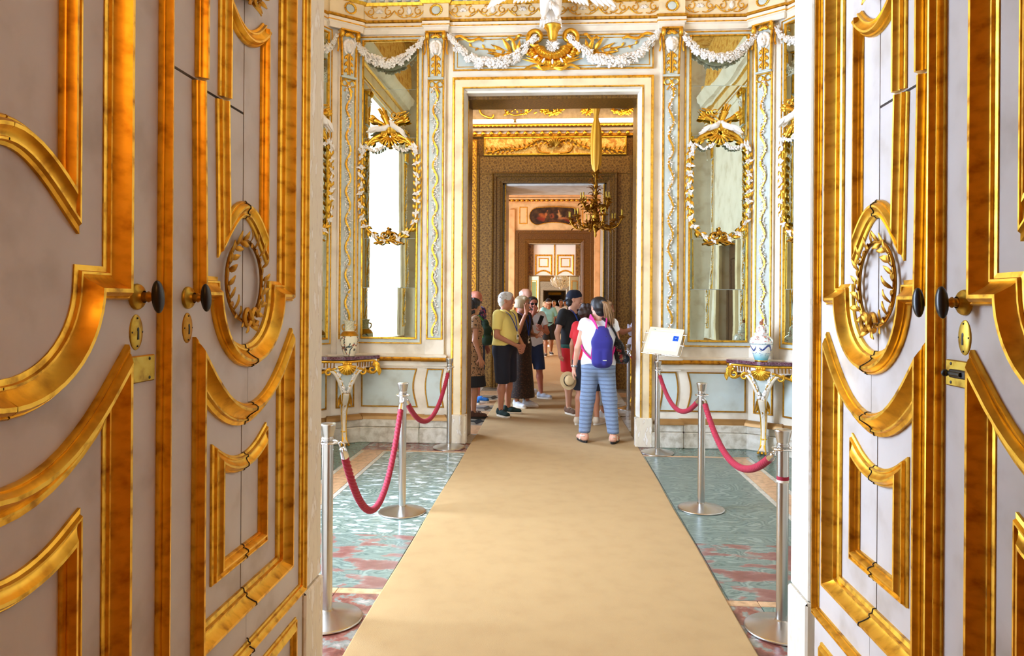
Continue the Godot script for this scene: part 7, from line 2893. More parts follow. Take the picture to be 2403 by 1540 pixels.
	if c.get("lanyard", false):
		var m := MB.new()
		var low: float = c.get("lan_y", 1.2)
		for x in [-1.0, 1.0]:
			m.sweep(Array(curve([Vector3(x * 0.02, 1.51, -0.075), Vector3(x * 0.07, 1.5, 0.0), Vector3(x * 0.07, 1.44, 0.108), Vector3(x * 0.035, 1.32, 0.15 + belly * 0.4), Vector3(0.0, low, 0.155 + belly)], 5)), Vector3(0, 0.25, 1), [[-0.009, 0.0], [-0.009, 0.004], [0.009, 0.004], [0.009, 0.0]], false, 90)
		obj("lanyard", m, M.blue_cloth, t)
		m = MB.new()
		m.box(Vector3(0.0, low - 0.08, 0.165 + belly), Vector3(0.045, 0.075, 0.014), 0.005)
		m.tube(PackedVector3Array([Vector3(0, low, 0.158 + belly), Vector3(0, low - 0.045, 0.165 + belly)]), 0.003, 5)
		var dv := obj("audio_guide", m, M.white_paint, t)
		m = MB.new()
		m.box(Vector3(0.0, low - 0.068, 0.173 + belly), Vector3(0.03, 0.028, 0.003))
		obj("screen", m, M.dark, dv)
	return t

func torso(f: Field, wd: float, sw: float, fem: bool, belly: float, fat: float) -> void:
	f.cap(Vector3(-sw * 0.72, 1.405, -0.005), Vector3(sw * 0.72, 1.405, -0.005), 0.055 + fat, 0.055 + fat, 0.06)
	f.cap(Vector3(-0.075 * wd, 1.27, 0.0), Vector3(0.075 * wd, 1.27, 0.0), 0.102 * wd + fat, 0.102 * wd + fat, 0.06)
	f.cap(Vector3(-0.06 * wd, 1.12, belly * 0.45), Vector3(0.06 * wd, 1.12, belly * 0.45), (0.088 if fem else 0.098) * wd + belly * 0.5 + fat, (0.088 if fem else 0.098) * wd + belly * 0.5 + fat, 0.06)
	f.cap(Vector3(-0.07 * wd, 0.97, -0.005), Vector3(0.07 * wd, 0.97, -0.005), 0.103 * wd + belly * 0.3 + fat, 0.103 * wd + belly * 0.3 + fat, 0.06)
	if fem:
		for x in [-1.0, 1.0]:
			f.cap(Vector3(x * 0.068, 1.262, 0.065), Vector3(x * 0.068, 1.262, 0.075), 0.062 + fat * 0.7, 0.058 + fat * 0.7, 0.03)

func head(mb: MB, cell: float, fem: bool) -> void:
	var f := Field.new(Vector3(-0.115, -0.15, -0.14), Vector3(0.115, 0.14, 0.14), cell)
	f.cap(Vector3(0, 0.03, -0.025), Vector3(0, 0.035, 0.012), 0.084, 0.080, 0.04)
	f.cap(Vector3(0, 0.01, 0.022), Vector3(0, -0.06, 0.036), 0.066, 0.047, 0.04)
	f.cap(Vector3(-0.034, -0.068, 0.018), Vector3(0.034, -0.068, 0.018), 0.030, 0.030, 0.03)
	f.cap(Vector3(0, -0.094, 0.062), Vector3(0, -0.09, 0.058), 0.019 if fem else 0.023, 0.02, 0.025)
	f.cap(Vector3(0, -0.06, -0.03), Vector3(0, -0.13, -0.02), 0.05, 0.053, 0.04)
	f.cap(Vector3(-0.034, 0.027, 0.074), Vector3(0.034, 0.027, 0.074), 0.011, 0.011, 0.018)
	for x in [-1.0, 1.0]:
		f.cap(Vector3(x * 0.033, 0.006, 0.102), Vector3(x * 0.037, 0.006, 0.098), 0.016, 0.012, 0.012, true)
		f.cap(Vector3(x * 0.031, 0.009, 0.072), Vector3(x * 0.032, 0.009, 0.072), 0.016, 0.013, 0.008)
		f.cap(Vector3(x * 0.042, -0.025, 0.056), Vector3(x * 0.04, -0.03, 0.058), 0.022, 0.02, 0.022)
		f.cap(Vector3(x * 0.080, 0.016, -0.012), Vector3(x * 0.078, -0.022, -0.004), 0.018, 0.012, 0.010, false, Vector3(0.55, 1, 1))
	f.cap(Vector3(0, 0.02, 0.086), Vector3(0, -0.02, 0.108), 0.009, 0.0125, 0.012)
	f.cap(Vector3(-0.012, -0.026, 0.094), Vector3(0.012, -0.026, 0.094), 0.0085, 0.0085, 0.008)
	f.cap(Vector3(-0.018, -0.060, 0.084), Vector3(0.018, -0.060, 0.084), 0.011, 0.011, 0.012)
	f.net(mb)

func hair(t: Node3D, H: Transform3D, style: String, m: Material, far: bool) -> void:
	if style == "bald":
		style = "fringe"
	var lo := Vector3(-0.17, -0.26, -0.26)
	var hi := Vector3(0.17, 0.19, 0.19)
	var f := Field.new(lo, hi, 0.0085 if not far else 0.014)
	var r := RandomNumberGenerator.new()
	r.seed = style.hash()
	var b := MB.new()
	b.t = H
	match style:
		"short", "curly", "bob", "pony", "bun":
			f.cap(Vector3(0, 0.034, -0.03), Vector3(0, 0.04, 0.012), 0.093, 0.088, 0.03)
			if style == "short":
				f.cap(Vector3(0, -0.02, -0.05), Vector3(0, -0.04, -0.05), 0.075, 0.06, 0.02)
			if style == "bob":
				for i in 16:
					var a := -0.9 + i * 0.305
					f.cap(Vector3(sin(a + PI) * 0.07, 0.05, cos(a + PI) * 0.07 - 0.02), Vector3(sin(a + PI) * 0.093, -0.05, cos(a + PI) * 0.085 - 0.03), 0.034, 0.018, 0.012)
				f.cap(Vector3(-0.05, 0.085, 0.06), Vector3(0.07, 0.06, 0.085), 0.03, 0.018, 0.02)
			if style == "curly" or style == "bun":
				for i in 80:
					var a := r.randf() * TAU
					var y := r.randf_range(-0.09 if style == "curly" else -0.03, 0.12)
					var rr := 0.092 * sqrt(maxf(0.15, 1.0 - pow((y - 0.03) / 0.115, 2)))
					if cos(a) > 0.35 and y < 0.075:
						continue
					f.cap(Vector3(sin(a) * rr, y, cos(a) * rr - 0.02), Vector3(sin(a) * rr * 1.06, y - 0.02, cos(a) * rr * 1.06 - 0.02), 0.020, 0.016, 0.018)
			if style == "bun":
				f.cap(Vector3(0, -0.01, -0.12), Vector3(0, 0.0, -0.125), 0.055, 0.05, 0.02)
			if style == "pony" or style == "bun":
				f.cap(Vector3(0, -0.01, -0.06), Vector3(0, -0.05, -0.058), 0.08, 0.06, 0.03)
			if style == "pony":
				f.cap(Vector3(0, 0.06, -0.115), Vector3(0, 0.065, -0.135), 0.028, 0.024, 0.02)
			# open the face and clear the ears
			f.cap(Vector3(0, -0.03, 0.13), Vector3(0, 0.02, 0.125), 0.088, 0.078, 0.012, true)
			f.cap(Vector3(0, -0.14, 0.09), Vector3(0, -0.08, 0.1), 0.1, 0.085, 0.01, true)
			if style != "bob" and style != "curly":
				for x in [-1.0, 1.0]:
					f.cap(Vector3(x * 0.10, -0.03, 0.0), Vector3(x * 0.10, -0.015, 0.0), 0.034, 0.03, 0.01, true)
		"fringe":
			f.cap(Vector3(0, 0.02, -0.035), Vector3(0, 0.0, -0.04), 0.088, 0.075, 0.02)
			f.cap(Vector3(0, 0.13, 0.02), Vector3(0, 0.1, -0.06), 0.085, 0.06, 0.01, true)
			f.cap(Vector3(0, 0.0, 0.12), Vector3(0, -0.1, 0.09), 0.11, 0.11, 0.01, true)
			f.cap(Vector3(0, -0.16, 0.0), Vector3(0, -0.15, -0.06), 0.1, 0.09, 0.01, true)
			f.cap(Vector3(0.12, -0.02, -0.01), Vector3(-0.12, -0.02, -0.01), 0.03, 0.03, 0.01, true)
		"cap_back", "cap":
			f.cap(Vector3(0, 0.045, -0.025), Vector3(0, 0.05, 0.012), 0.094, 0.090, 0.02)
			f.clip(Vector3(0, 0.012, 0), Vector3(0, -1, 0.36).normalized())
			f.net(b)
			var cb := MB.new()
			cb.t = H
			var o := PackedVector2Array()
			for i in 15:
				var a := PI * i / 14
				o.append(Vector2(cos(a) * 0.08, sin(a) * 0.09 + 0.07))
			o.append(Vector2(-0.07, 0.03))
			o.append(Vector2(0.07, 0.03))
			var sg := -1.0 if style == "cap_back" else 1.0
			cb.t = H * Transform3D(Basis(Vector3(1, 0, 0), Vector3(0, -0.5 if style == "cap_back" else -0.25, sg), Vector3(0, 1, 0)), Vector3(0, 0.045, 0))
			cb.poly(o, -0.004, 0.004)
			var cp := obj("cap", b, m, t)
			obj("cap_visor", cb, m if style == "cap_back" else M.white_paint, cp)
			b = MB.new()
			b.t = H
			f = Field.new(lo, hi, 0.0085 if not far else 0.014)
			f.cap(Vector3(0, 0.0, -0.045), Vector3(0, -0.045, -0.05), 0.085, 0.066, 0.02)
			f.cap(Vector3(0, -0.05, 0.11), Vector3(0, 0.05, 0.11), 0.12, 0.12, 0.01, true)
			f.clip(Vector3(0, 0.04, 0), Vector3(0, 1, 0))
			obj_net(f, b, "hair", M.hair_dark, t)
			return
	f.net(b)
	if style == "pony":
		obj("hair", b, m, t)
		var p := MB.new()
		p.t = H
		for i in 70:
			var a := r.randf() * TAU
			var q := Vector3(cos(a) + 0.3 * sin(i), 0, sin(a)) * 0.028 * sqrt(r.randf())
			p.tube(curve([Vector3(0, 0.065, -0.135) + q * 0.6, Vector3(-0.015, 0.03, -0.18) + q, Vector3(-0.05, -0.07, -0.17) + q * 1.7, Vector3(-0.085, -0.19 - r.randf() * 0.06, -0.14) + q * 1.6], 5), taper(16, 0.006, 0.0075, 0.002), 5)
		obj("ponytail", p, M.hair_tawny, t)
		return
	if style == "short" and not far:
		for i in 120:
			var a := r.randf() * TAU
			var y := r.randf_range(0.0, 1.0)
			var d := Vector3(sin(a) * sqrt(1 - y * y), y, cos(a) * sqrt(1 - y * y))
			if d.z > 0.5 and d.y < 0.6:
				continue
			b.leaf(Vector3(0, 0.036, -0.012) + d * 0.084, d * 0.12 + Vector3(r.randf_range(-0.7, 0.7), -0.35, -0.6), d, 0.04, 0.02, 0.12)
	obj("hair", b, m, t)

func obj_net(f: Field, b: MB, called: String, m: Material, t: Node3D) -> void:
	f.net(b)
	obj(called, b, m, t)

func glasses(t: Node3D, look: float, nod: float, dark := true) -> void:
	var H := Transform3D(Basis(Vector3.UP, deg_to_rad(look)) * Basis(Vector3.RIGHT, deg_to_rad(nod)), Vector3(0, 1.632, 0.025)) * Transform3D(Basis.IDENTITY * 1.04, Vector3.ZERO)
	var b := MB.new()
	b.t = H
	for x in [-1.0, 1.0]:
		if dark:
			b.ell(Vector3(x * 0.033, 0.008, 0.098), Vector3(0.028, 0.021, 0.006), 14, Basis(Vector3.UP, x * 0.25))
		else:
			b.tube(PackedVector3Array(arc(x * 0.033, 0.008, 0.026, 0.019, 0, 345, 18, 0.1)), 0.0016, 5, true)
		b.tube(PackedVector3Array([Vector3(x * 0.06, 0.014, 0.088), Vector3(x * 0.082, 0.014, 0.03), Vector3(x * 0.088, 0.012, -0.01)]), 0.003, 5)
	b.tube(PackedVector3Array([Vector3(-0.012, 0.014, 0.105), Vector3(0.012, 0.014, 0.105)]), 0.003, 5)
	obj("sunglasses" if dark else "glasses", b, M.dark, t)

func people() -> void:
	M.eye = mat(rgb(40, 30, 26), 0.2)
	M.lips = mat(rgb(150, 84, 76), 0.5)
	M.hair_dark = mat(rgb(30, 24, 22), 0.5)
	M.hair_grey = mat(rgb(205, 200, 192), 0.55)
	M.hair_blond = mat(rgb(176, 156, 122), 0.5)
	M.hair_tawny = mat(rgb(150, 112, 74), 0.5)
	M.blue_cloth = mat(rgb(24, 60, 150), 0.7)
	var tan_ := skin(rgb(190, 128, 96))
	var fair := skin(rgb(214, 160, 132))
	var ruddy := skin(rgb(196, 118, 92))
	var olive := skin(rgb(176, 120, 86))
	var white := cloth(rgb(232, 234, 238))
	var navy := cloth(rgb(24, 27, 40))
	var black := cloth(rgb(22, 22, 24))
	var red := cloth(rgb(206, 28, 36))
	var denim := cloth(rgb(36, 52, 88))
	var mint := cloth(rgb(138, 200, 200))
	# 1 white-haired man in the yellow polo shirt, hands folded
	var p := person("white-haired man in a yellow polo shirt and navy shorts, hands folded in front", W(-0.71, 0.016, 9.92), 62, {h = 1.735, skin = tan_, hair = "short", hair_m = M.hair_grey, belly = 0.045, w = 1.08, look = 22,
		shirt = {m = cloth(rgb(246, 226, 126)), hem = 1.0, sleeve = 0.72, fat = 0.026, name = "polo_shirt", vee = 0.06}, legs = {m = navy, hem = 0.46, waist = 1.07, loose = 0.045},
		elr = Vector3(-0.27, 1.14, 0.03), wrr = Vector3(-0.08, 1.0, 0.25), ell = Vector3(0.27, 1.14, 0.03), wrl = Vector3(0.07, 0.98, 0.27),
		hdr = Vector3(0.85, -0.3, 0.35), hdl = Vector3(-0.8, -0.4, 0.3), pmr = Vector3(0.2, -0.1, -1), pml = Vector3(0, 0, -1), curlr = 0.7, curll = 0.7,
		shoe = cloth(rgb(22, 48, 44)), lace = black, ftr = Vector3(-0.15, 0, 0.03), ftl = Vector3(0.14, 0, -0.03), toer = -0.25, toel = 0.2, lanyard = true, lan_y = 1.2, collar = cloth(rgb(246, 226, 126))})
	# 2 woman in the spotted dress, half behind the door jamb
	person("dark curly-haired woman in a black-spotted beige dress, half hidden by the doorway", W(-1.16, 0.0, 9.72), 115, {h = 1.66, fem = true, skin = olive, hair = "curly", w = 1.1,
		shirt = {m = cloth(rgb(236, 226, 214), print_tex("leopard"), 3.2), hem = 0.62, sleeve = 0.4, fat = 0.03, skirt = 0.21, name = "spotted_dress", band = 0.16, band_m = black}, shoe = cloth(rgb(80, 50, 36)), sole = M.dark})
	# 3 man in the floral shirt
	p = person("balding bearded man in a navy shirt with pink flowers, beside the doorway", W(-1.30, 0.0, 11.2), 60, {h = 1.79, skin = ruddy, hair = "bald", hair_m = mat(rgb(120, 118, 120), 0.6), w = 1.08, belly = 0.04, look = 10,
		shirt = {m = cloth(rgb(235, 235, 240), print_tex("floral"), 3.0), hem = 0.88, sleeve = 0.75, fat = 0.03}, legs = {m = denim, hem = 0.5, loose = 0.04}, shoe = cloth(rgb(40, 110, 180))})
	beard(p, 10, 4, mat(rgb(96, 80, 72), 0.8))
	# 4 woman in the long brown dress, hand raised to her brow
	p = person("fair-haired woman in a long dark dress, one hand raised to her brow", W(-0.52, 0.016, 10.72), 52, {h = 1.69, fem = true, skin = tan_, hair = "bob", hair_m = M.hair_blond, w = 1.0, look = 18,
		shirt = {m = cloth(rgb(255, 240, 230), print_tex("paisley"), 2.6), hem = 0.15, sleeve = 0.5, fat = 0.024, skirt = 0.235, vee = 0.16, name = "long_dress"},
		elr = Vector3(-0.25, 1.2, 0.16), wrr = Vector3(-0.16, 1.5, 0.24), hdr = Vector3(0.25, 0.85, -0.15), pmr = Vector3(0.5, 0, -0.8), curlr = 0.2,
		ell = Vector3(0.24, 1.14, 0.02), wrl = Vector3(0.12, 1.13, 0.25), hdl = Vector3(0.0, 0.5, 0.8), pml = Vector3(-1, 0, 0), curll = 0.5,
		shoe = white, ftr = Vector3(-0.09, 0, 0), ftl = Vector3(0.1, 0, 0.05), lanyard = true, lan_y = 1.13})
	glasses(p, 18, 4)
	# 5 bald man almost hidden behind her
	person("bald man in orange, only his head showing behind the long dark dress", W(-0.54, 0.016, 12.3), 70, {h = 1.84, skin = fair, hair = "bald", hair_m = M.hair_grey, shirt = {m = cloth(rgb(225, 90, 40)), hem = 0.9, sleeve = 0.6}, legs = {m = navy, hem = 0.5}, shoe = white})
	# 6 man in the white shirt, hand over his mouth
	p = person("man in a white tee and denim shorts, hand over his mouth, holding a phone", W(-0.39, 0.016, 11.72), 28, {h = 1.69, skin = ruddy, hair = "short", w = 1.06, look = -10,
		shirt = {m = white, hem = 0.86, sleeve = 0.6, fat = 0.026}, legs = {m = denim, hem = 0.5, loose = 0.04},
		elr = Vector3(-0.23, 1.2, 0.18), wrr = Vector3(-0.07, 1.47, 0.2), hdr = Vector3(0.45, 0.75, -0.1), pmr = Vector3(0.2, 0, -1), curlr = 0.45,
		ell = Vector3(0.25, 1.14, 0.1), wrl = Vector3(0.06, 1.18, 0.28), hdl = Vector3(-0.6, 0.7, 0.2), pml = Vector3(0, 0.2, -1), curll = 0.6,
		shoe = cloth(rgb(190, 200, 214)), ftr = Vector3(-0.15, 0, -0.1), ftl = Vector3(0.13, 0, 0.12), toel = 0.5})
	glasses(p, -10, 4)
	beard(p, -10, 4, M.hair_dark)
	# 7 young man walking in the mint shirt
	p = person("young man in a mint green tee and black shorts walking up the carpet", W(-0.2, 0.016, 21.2), 8, {h = 1.72, w = 0.88, skin = olive, hair = "cap", hair_m = black, cell = 0.018,
		shirt = {m = mint, hem = 0.84, sleeve = 0.75, fat = 0.022}, legs = {m = black, hem = 0.5, loose = 0.05}, ftr = Vector3(-0.1, 0, 0.18), ftl = Vector3(0.11, 0.02, -0.18), knl = Vector3(0.1, 0.5, 0.03), shoe = cloth(rgb(60, 50, 46)),
		ell = Vector3(0.27, 1.16, 0.0), wrl = Vector3(0.24, 1.05, 0.2)})
	# 8 people farther down the rooms
	person("man in a white shirt far down the rooms, behind the mint tee", W(0.22, 0.016, 27.6), 5, {h = 1.74, skin = olive, cell = 0.024, shirt = {m = white, hem = 0.84, sleeve = 0.8}, legs = {m = navy, hem = 0.2}, shoe = black})
	person("fair-haired woman in pale pink far down the rooms", W(-0.36, 0.016, 25.6), 15, {h = 1.66, fem = true, skin = fair, hair = "bob", hair_m = M.hair_blond, cell = 0.024, shirt = {m = cloth(rgb(240, 196, 186)), hem = 0.84, sleeve = 0.5}, legs = {m = white, hem = 0.2}, shoe = white})
	person("person in dark violet farthest down the rooms, between the pink and white shirts", W(-0.05, 0.016, 30.0), 0, {h = 1.72, skin = fair, hair = "short", cell = 0.024, shirt = {m = cloth(rgb(70, 56, 120)), hem = 0.84, sleeve = 0.6}, legs = {m = navy, hem = 0.4}, shoe = black})
	person("dark-clothed person far down the rooms, nearest the young man in the cap", W(0.42, 0.016, 29.0), 0, {h = 1.7, skin = olive, hair = "short", cell = 0.024, shirt = {m = black, hem = 0.84, sleeve = 0.6}, legs = {m = navy, hem = 0.4}, shoe = black})
	# 9 young man with the backward cap
	p = person("young man with a dark blue cap worn backwards, black-to-green tee and red shorts", W(0.26, 0.016, 10.15), 38, {h = 1.76, skin = fair, hair = "cap_back", hair_m = cloth(rgb(16, 24, 46)), look = 46,
		shirt = {m = black, hem = 0.98, sleeve = 0.6, fat = 0.03, name = "tee_top"}, legs = {m = red, hem = 0.6, loose = 0.055, waist = 0.95},
		elr = Vector3(-0.29, 1.16, 0.0), wrr = Vector3(-0.31, 0.92, 0.08), curlr = 0.45, shoe = cloth(rgb(110, 78, 56)), ftr = Vector3(-0.09, 0, 0.02), ftl = Vector3(0.14, 0, 0.0), lanyard = true, lan_y = 1.18})
	var g := Field.new(Vector3(-0.3, 0.78, -0.22), Vector3(0.3, 1.03, 0.24), 0.014)
	torso(g, 1.0, 0.18, false, 0.0, 0.036)
	g.clip(Vector3(0, 0.83, 0), Vector3(0, -1, 0))
	g.clip(Vector3(0, 1.0, 0), Vector3(0, 1, 0))
	var mb := MB.new()
	obj_net(g, mb, "tee_green_hem", cloth(rgb(40, 92, 84)), p)
	# 10 woman in red with the straw hat
	p = person("dark curly-haired woman in a red tee beside the backpack wearer, holding a straw hat", W(0.42, 0.016, 9.2), 150, {h = 1.57, fem = true, skin = tan_, hair = "bun", hair_m = mat(rgb(48, 28, 22), 0.5), w = 1.12, look = -20,
		shirt = {m = red, hem = 0.86, sleeve = 0.62, fat = 0.03}, legs = {m = navy, hem = 0.5, loose = 0.045},
		ell = Vector3(0.255, 1.15, 0.02), wrl = Vector3(0.30, 0.92, 0.10), hdl = Vector3(0.15, -0.95, 0.2), curll = 0.9, shoe = cloth(rgb(214, 196, 170)), ftr = Vector3(-0.12, 0, 0.1), ftl = Vector3(0.12, 0, -0.05)})
	mb = MB.new()
	mb.box(Vector3(-0.02, 1.47, 0.0), Vector3(0.36, 0.03, 0.1), 0.012)
	obj("bag_strap", mb, cloth(rgb(70, 44, 28)), p)
	hat()
	# 11 woman with the backpack, seen from behind
	p = person("woman seen from behind in a white tee and blue patterned trousers, hair in a ponytail", W(0.495, 0.016, 8.03), 176, {h = 1.655, fem = true, skin = fair, hair = "pony", hair_m = M.hair_dark, w = 1.06, look = 24, nod = 2.0,
		shirt = {m = white, hem = 0.81, sleeve = 0.3, fat = 0.028}, legs = {m = cloth(rgb(225, 232, 240), print_tex("trousers"), 2.6), hem = 0.115, waist = 1.06, loose = 0.028, name = "patterned_trousers"},
		ell = Vector3(0.245, 1.14, -0.02), wrl = Vector3(0.29, 0.9, 0.06), curll = 0.35, elr = Vector3(-0.24, 1.16, 0.08), wrr = Vector3(-0.18, 1.02, 0.24),
		shoe = skin(rgb(220, 164, 138)), sole = M.grey_sole if M.has("grey_sole") else M.dark, sandal = true, ftr = Vector3(-0.19, 0, 0.0), ftl = Vector3(0.165, 0, 0.02), toer = -0.1, toel = 0.25})
	glasses(p, 24, 2, false)
	for q in [Vector3(-0.19, 0, 0.0), Vector3(0.165, 0, 0.02)]:
		var sb := MB.new()
		for z in [[-0.02, 0.06], [0.06, 0.055], [0.13, 0.048]]:
			sb.tube(PackedVector3Array([q + Vector3(-0.05, 0.03, z[0]), q + Vector3(-0.035, z[1] + 0.03, z[0] + 0.005), q + Vector3(0, z[1] + 0.042, z[0] + 0.01), q + Vector3(0.035, z[1] + 0.03, z[0] + 0.005), q + Vector3(0.05, 0.03, z[0])]), 0.007, 6)
		sb.tube(PackedVector3Array([q + Vector3(-0.046, 0.075, -0.02), q + Vector3(0, 0.085, -0.085), q + Vector3(0.046, 0.075, -0.02)]), 0.008, 6)
		obj("sandal_straps", sb, M.white_paint, p)
	var wt := MB.new()
	wt.lathe([[0.033, -0.012], [0.037, -0.01], [0.037, 0.01], [0.033, 0.012]], 16, Vector3(0.288, 0.915, 0.055))
	obj("wristwatch", wt, M.steel, p)
	backpack(p)
	handbag()
	# 12 person reaching across with a paper
	p = person("person in a white top behind the backpack wearer, one arm stretched out", W(0.69, 0.016, 9.8), 78, {h = 1.62, fem = true, skin = tan_, hair = "bob", hair_m = M.hair_tawny,
		shirt = {m = white, hem = 0.86, sleeve = 0.5, fat = 0.03}, legs = {m = cloth(rgb(180, 176, 168)), hem = 0.2},
		ell = Vector3(0.24, 1.28, 0.24), wrl = Vector3(0.16, 1.36, 0.46), hdl = Vector3(-0.05, 0.15, 1), pml = Vector3(0, -1, 0), curll = 0.6, shoe = white})
	var note := thing("folded_paper", "folded white paper held out in the stretched hand", "paper", W(1.21, 1.29, 9.72))
	note.rotation = Vector3(0.3, 0.4, 0.5)
	mb = MB.new()
	mb.box(Vector3(0.02, 0.0, 0), Vector3(0.14, 0.003, 0.07), 0.001)
	mb.box(Vector3(0.0, 0.008, 0.01), Vector3(0.12, 0.003, 0.06), 0.001)
	obj("sheet", mb, M.white_paint, note)
	# phone in the hand of the man in white
	var ph := thing("phone", "black phone in the hand of the man in the white tee", "phone", W(-0.235, 1.33, 11.41))
	ph.rotation = Vector3(0.2, 0.5, -0.3)
	mb = MB.new()
	mb.box(Vector3.ZERO, Vector3(0.075, 0.15, 0.009), 0.004)
	obj("case", mb, M.dark, ph)

func beard(t: Node3D, look: float, nod: float, m: Material) -> void:
	var H := Transform3D(Basis(Vector3.UP, deg_to_rad(look)) * Basis(Vector3.RIGHT, deg_to_rad(nod)), Vector3(0, 1.632, 0.025)) * Transform3D(Basis.IDENTITY * 1.04, Vector3.ZERO)
	var f := Field.new(Vector3(-0.1, -0.15, -0.02), Vector3(0.1, 0.02, 0.13), 0.007)
	f.cap(Vector3(-0.05, -0.065, 0.03), Vector3(0.05, -0.065, 0.03), 0.034, 0.034, 0.02)
	f.cap(Vector3(0, -0.085, 0.058), Vector3(0, -0.095, 0.058), 0.034, 0.03, 0.02)
	f.cap(Vector3(-0.025, -0.046, 0.084), Vector3(0.025, -0.046, 0.084), 0.012, 0.012, 0.01)
	f.cap(Vector3(-0.016, -0.062, 0.11), Vector3(0.016, -0.062, 0.11), 0.016, 0.013, 0.006, true)
	f.clip(Vector3(0, -0.03, 0), Vector3(0, 1, -0.25).normalized())
	var b := MB.new()
	b.t = H
	obj_net(f, b, "beard", m, t)

func hat() -> void:
	var t := thing("straw_hat", "pale straw hat with a black band, held low by the woman in red", "hat", W(0.175, 0.60, 9.1))
	t.rotation = Vector3(1.35, 0.25, -0.25)
	t.scale = Vector3.ONE * 0.7
	var b := MB.new()
	b.lathe([[0.10, 0.0], [0.17, -0.004], [0.172, 0.0], [0.17, 0.004], [0.102, 0.008], [0.096, 0.05], [0.088, 0.09], [0.06, 0.105], [0.0, 0.098]], 36)
	obj("straw", b, mat(rgb(222, 196, 148), 0.8), t)
	b = MB.new()
	b.lathe([[0.103, 0.008], [0.104, 0.01], [0.101, 0.036], [0.097, 0.038]], 36)
	obj("band", b, M.dark, t)

func backpack(p: Node3D) -> void:
	# worn on the back of the woman in white: a thing of its own in the world
	var t := thing("backpack", "blue violet backpack with magenta straps worn over the white tee", "backpack")
	t.transform = p.transform
	var packed := Transform3D(Basis.IDENTITY * 0.9, Vector3(-0.045, 0.10, -0.03))
	var f := Field.new(Vector3(-0.2, 0.88, -0.36), Vector3(0.2, 1.52, -0.05), 0.012)
	for x in [-0.05, 0.0, 0.05]:
		f.cap(Vector3(x, 1.0, -0.215), Vector3(x * 0.9, 1.25, -0.222), 0.086, 0.088, 0.03)
		f.cap(Vector3(x * 0.9, 1.25, -0.222), Vector3(x * 0.5, 1.385, -0.19), 0.088, 0.064, 0.04)
	f.cap(Vector3(-0.04, 0.99, -0.285), Vector3(-0.04, 1.12, -0.285), 0.035, 0.03, 0.03)
	f.cap(Vector3(0.04, 0.99, -0.285), Vector3(0.04, 1.12, -0.285), 0.035, 0.03, 0.03)
	var b := MB.new()
	b.t = packed
	f.net(b)
	obj("pack_body", b, cloth(rgb(44, 40, 128)), t)
	var mg := cloth(rgb(210, 30, 130))
	for x in [-1.0, 1.0]:
		b = MB.new()
		b.tube(curve([Vector3(x * 0.035 - 0.04, 1.33, -0.235), Vector3(x * 0.06 - 0.03, 1.43, -0.175), Vector3(x * 0.09 - 0.01, 1.505, -0.085), Vector3(x * 0.10, 1.515, 0.0), Vector3(x * 0.105, 1.46, 0.10), Vector3(x * 0.115, 1.32, 0.165)], 6), 0.034, 10, false, 0.3, Vector3(1, 0, 0))
		obj("shoulder_strap", b, mg, t)
		b = MB.new()
		b.tube(curve([Vector3(x * 0.085 - 0.04, 1.0, -0.2), Vector3(x * 0.14 - 0.02, 1.06, -0.165), Vector3(x * 0.19, 1.14, -0.08), Vector3(x * 0.2, 1.22, 0.03)], 6), 0.012, 6)
		obj("lower_strap", b, mg, t)
		b = MB.new()
		b.t = packed
		b.tube(curve([Vector3(x * 0.085, 1.38, -0.185), Vector3(x * 0.118, 1.25, -0.2), Vector3(x * 0.137, 1.1, -0.205), Vector3(x * 0.13, 0.99, -0.2)], 6), 0.006, 6)
		obj("piping", b, mg, t)
	b = MB.new()
	b.t = packed
	b.box(Vector3(-0.035, 1.02, -0.3235), Vector3(0.05, 0.009, 0.004), 0.001)
	b.box(Vector3(0.0, 1.245, -0.316), Vector3(0.024, 0.01, 0.006), 0.002)
	obj("badge", b, mat(rgb(214, 214, 190), 0.5), t)
	b = MB.new()
	b.t = packed
	b.tube(curve([Vector3(-0.06, 1.26, -0.295), Vector3(0.0, 1.28, -0.318), Vector3(0.06, 1.26, -0.295)], 5), 0.004, 5)
	b.tube(PackedVector3Array([Vector3(-0.05, 1.33, -0.285), Vector3(-0.056, 1.31, -0.29)]), 0.008, 6)
	obj("zip", b, M.dark, t)

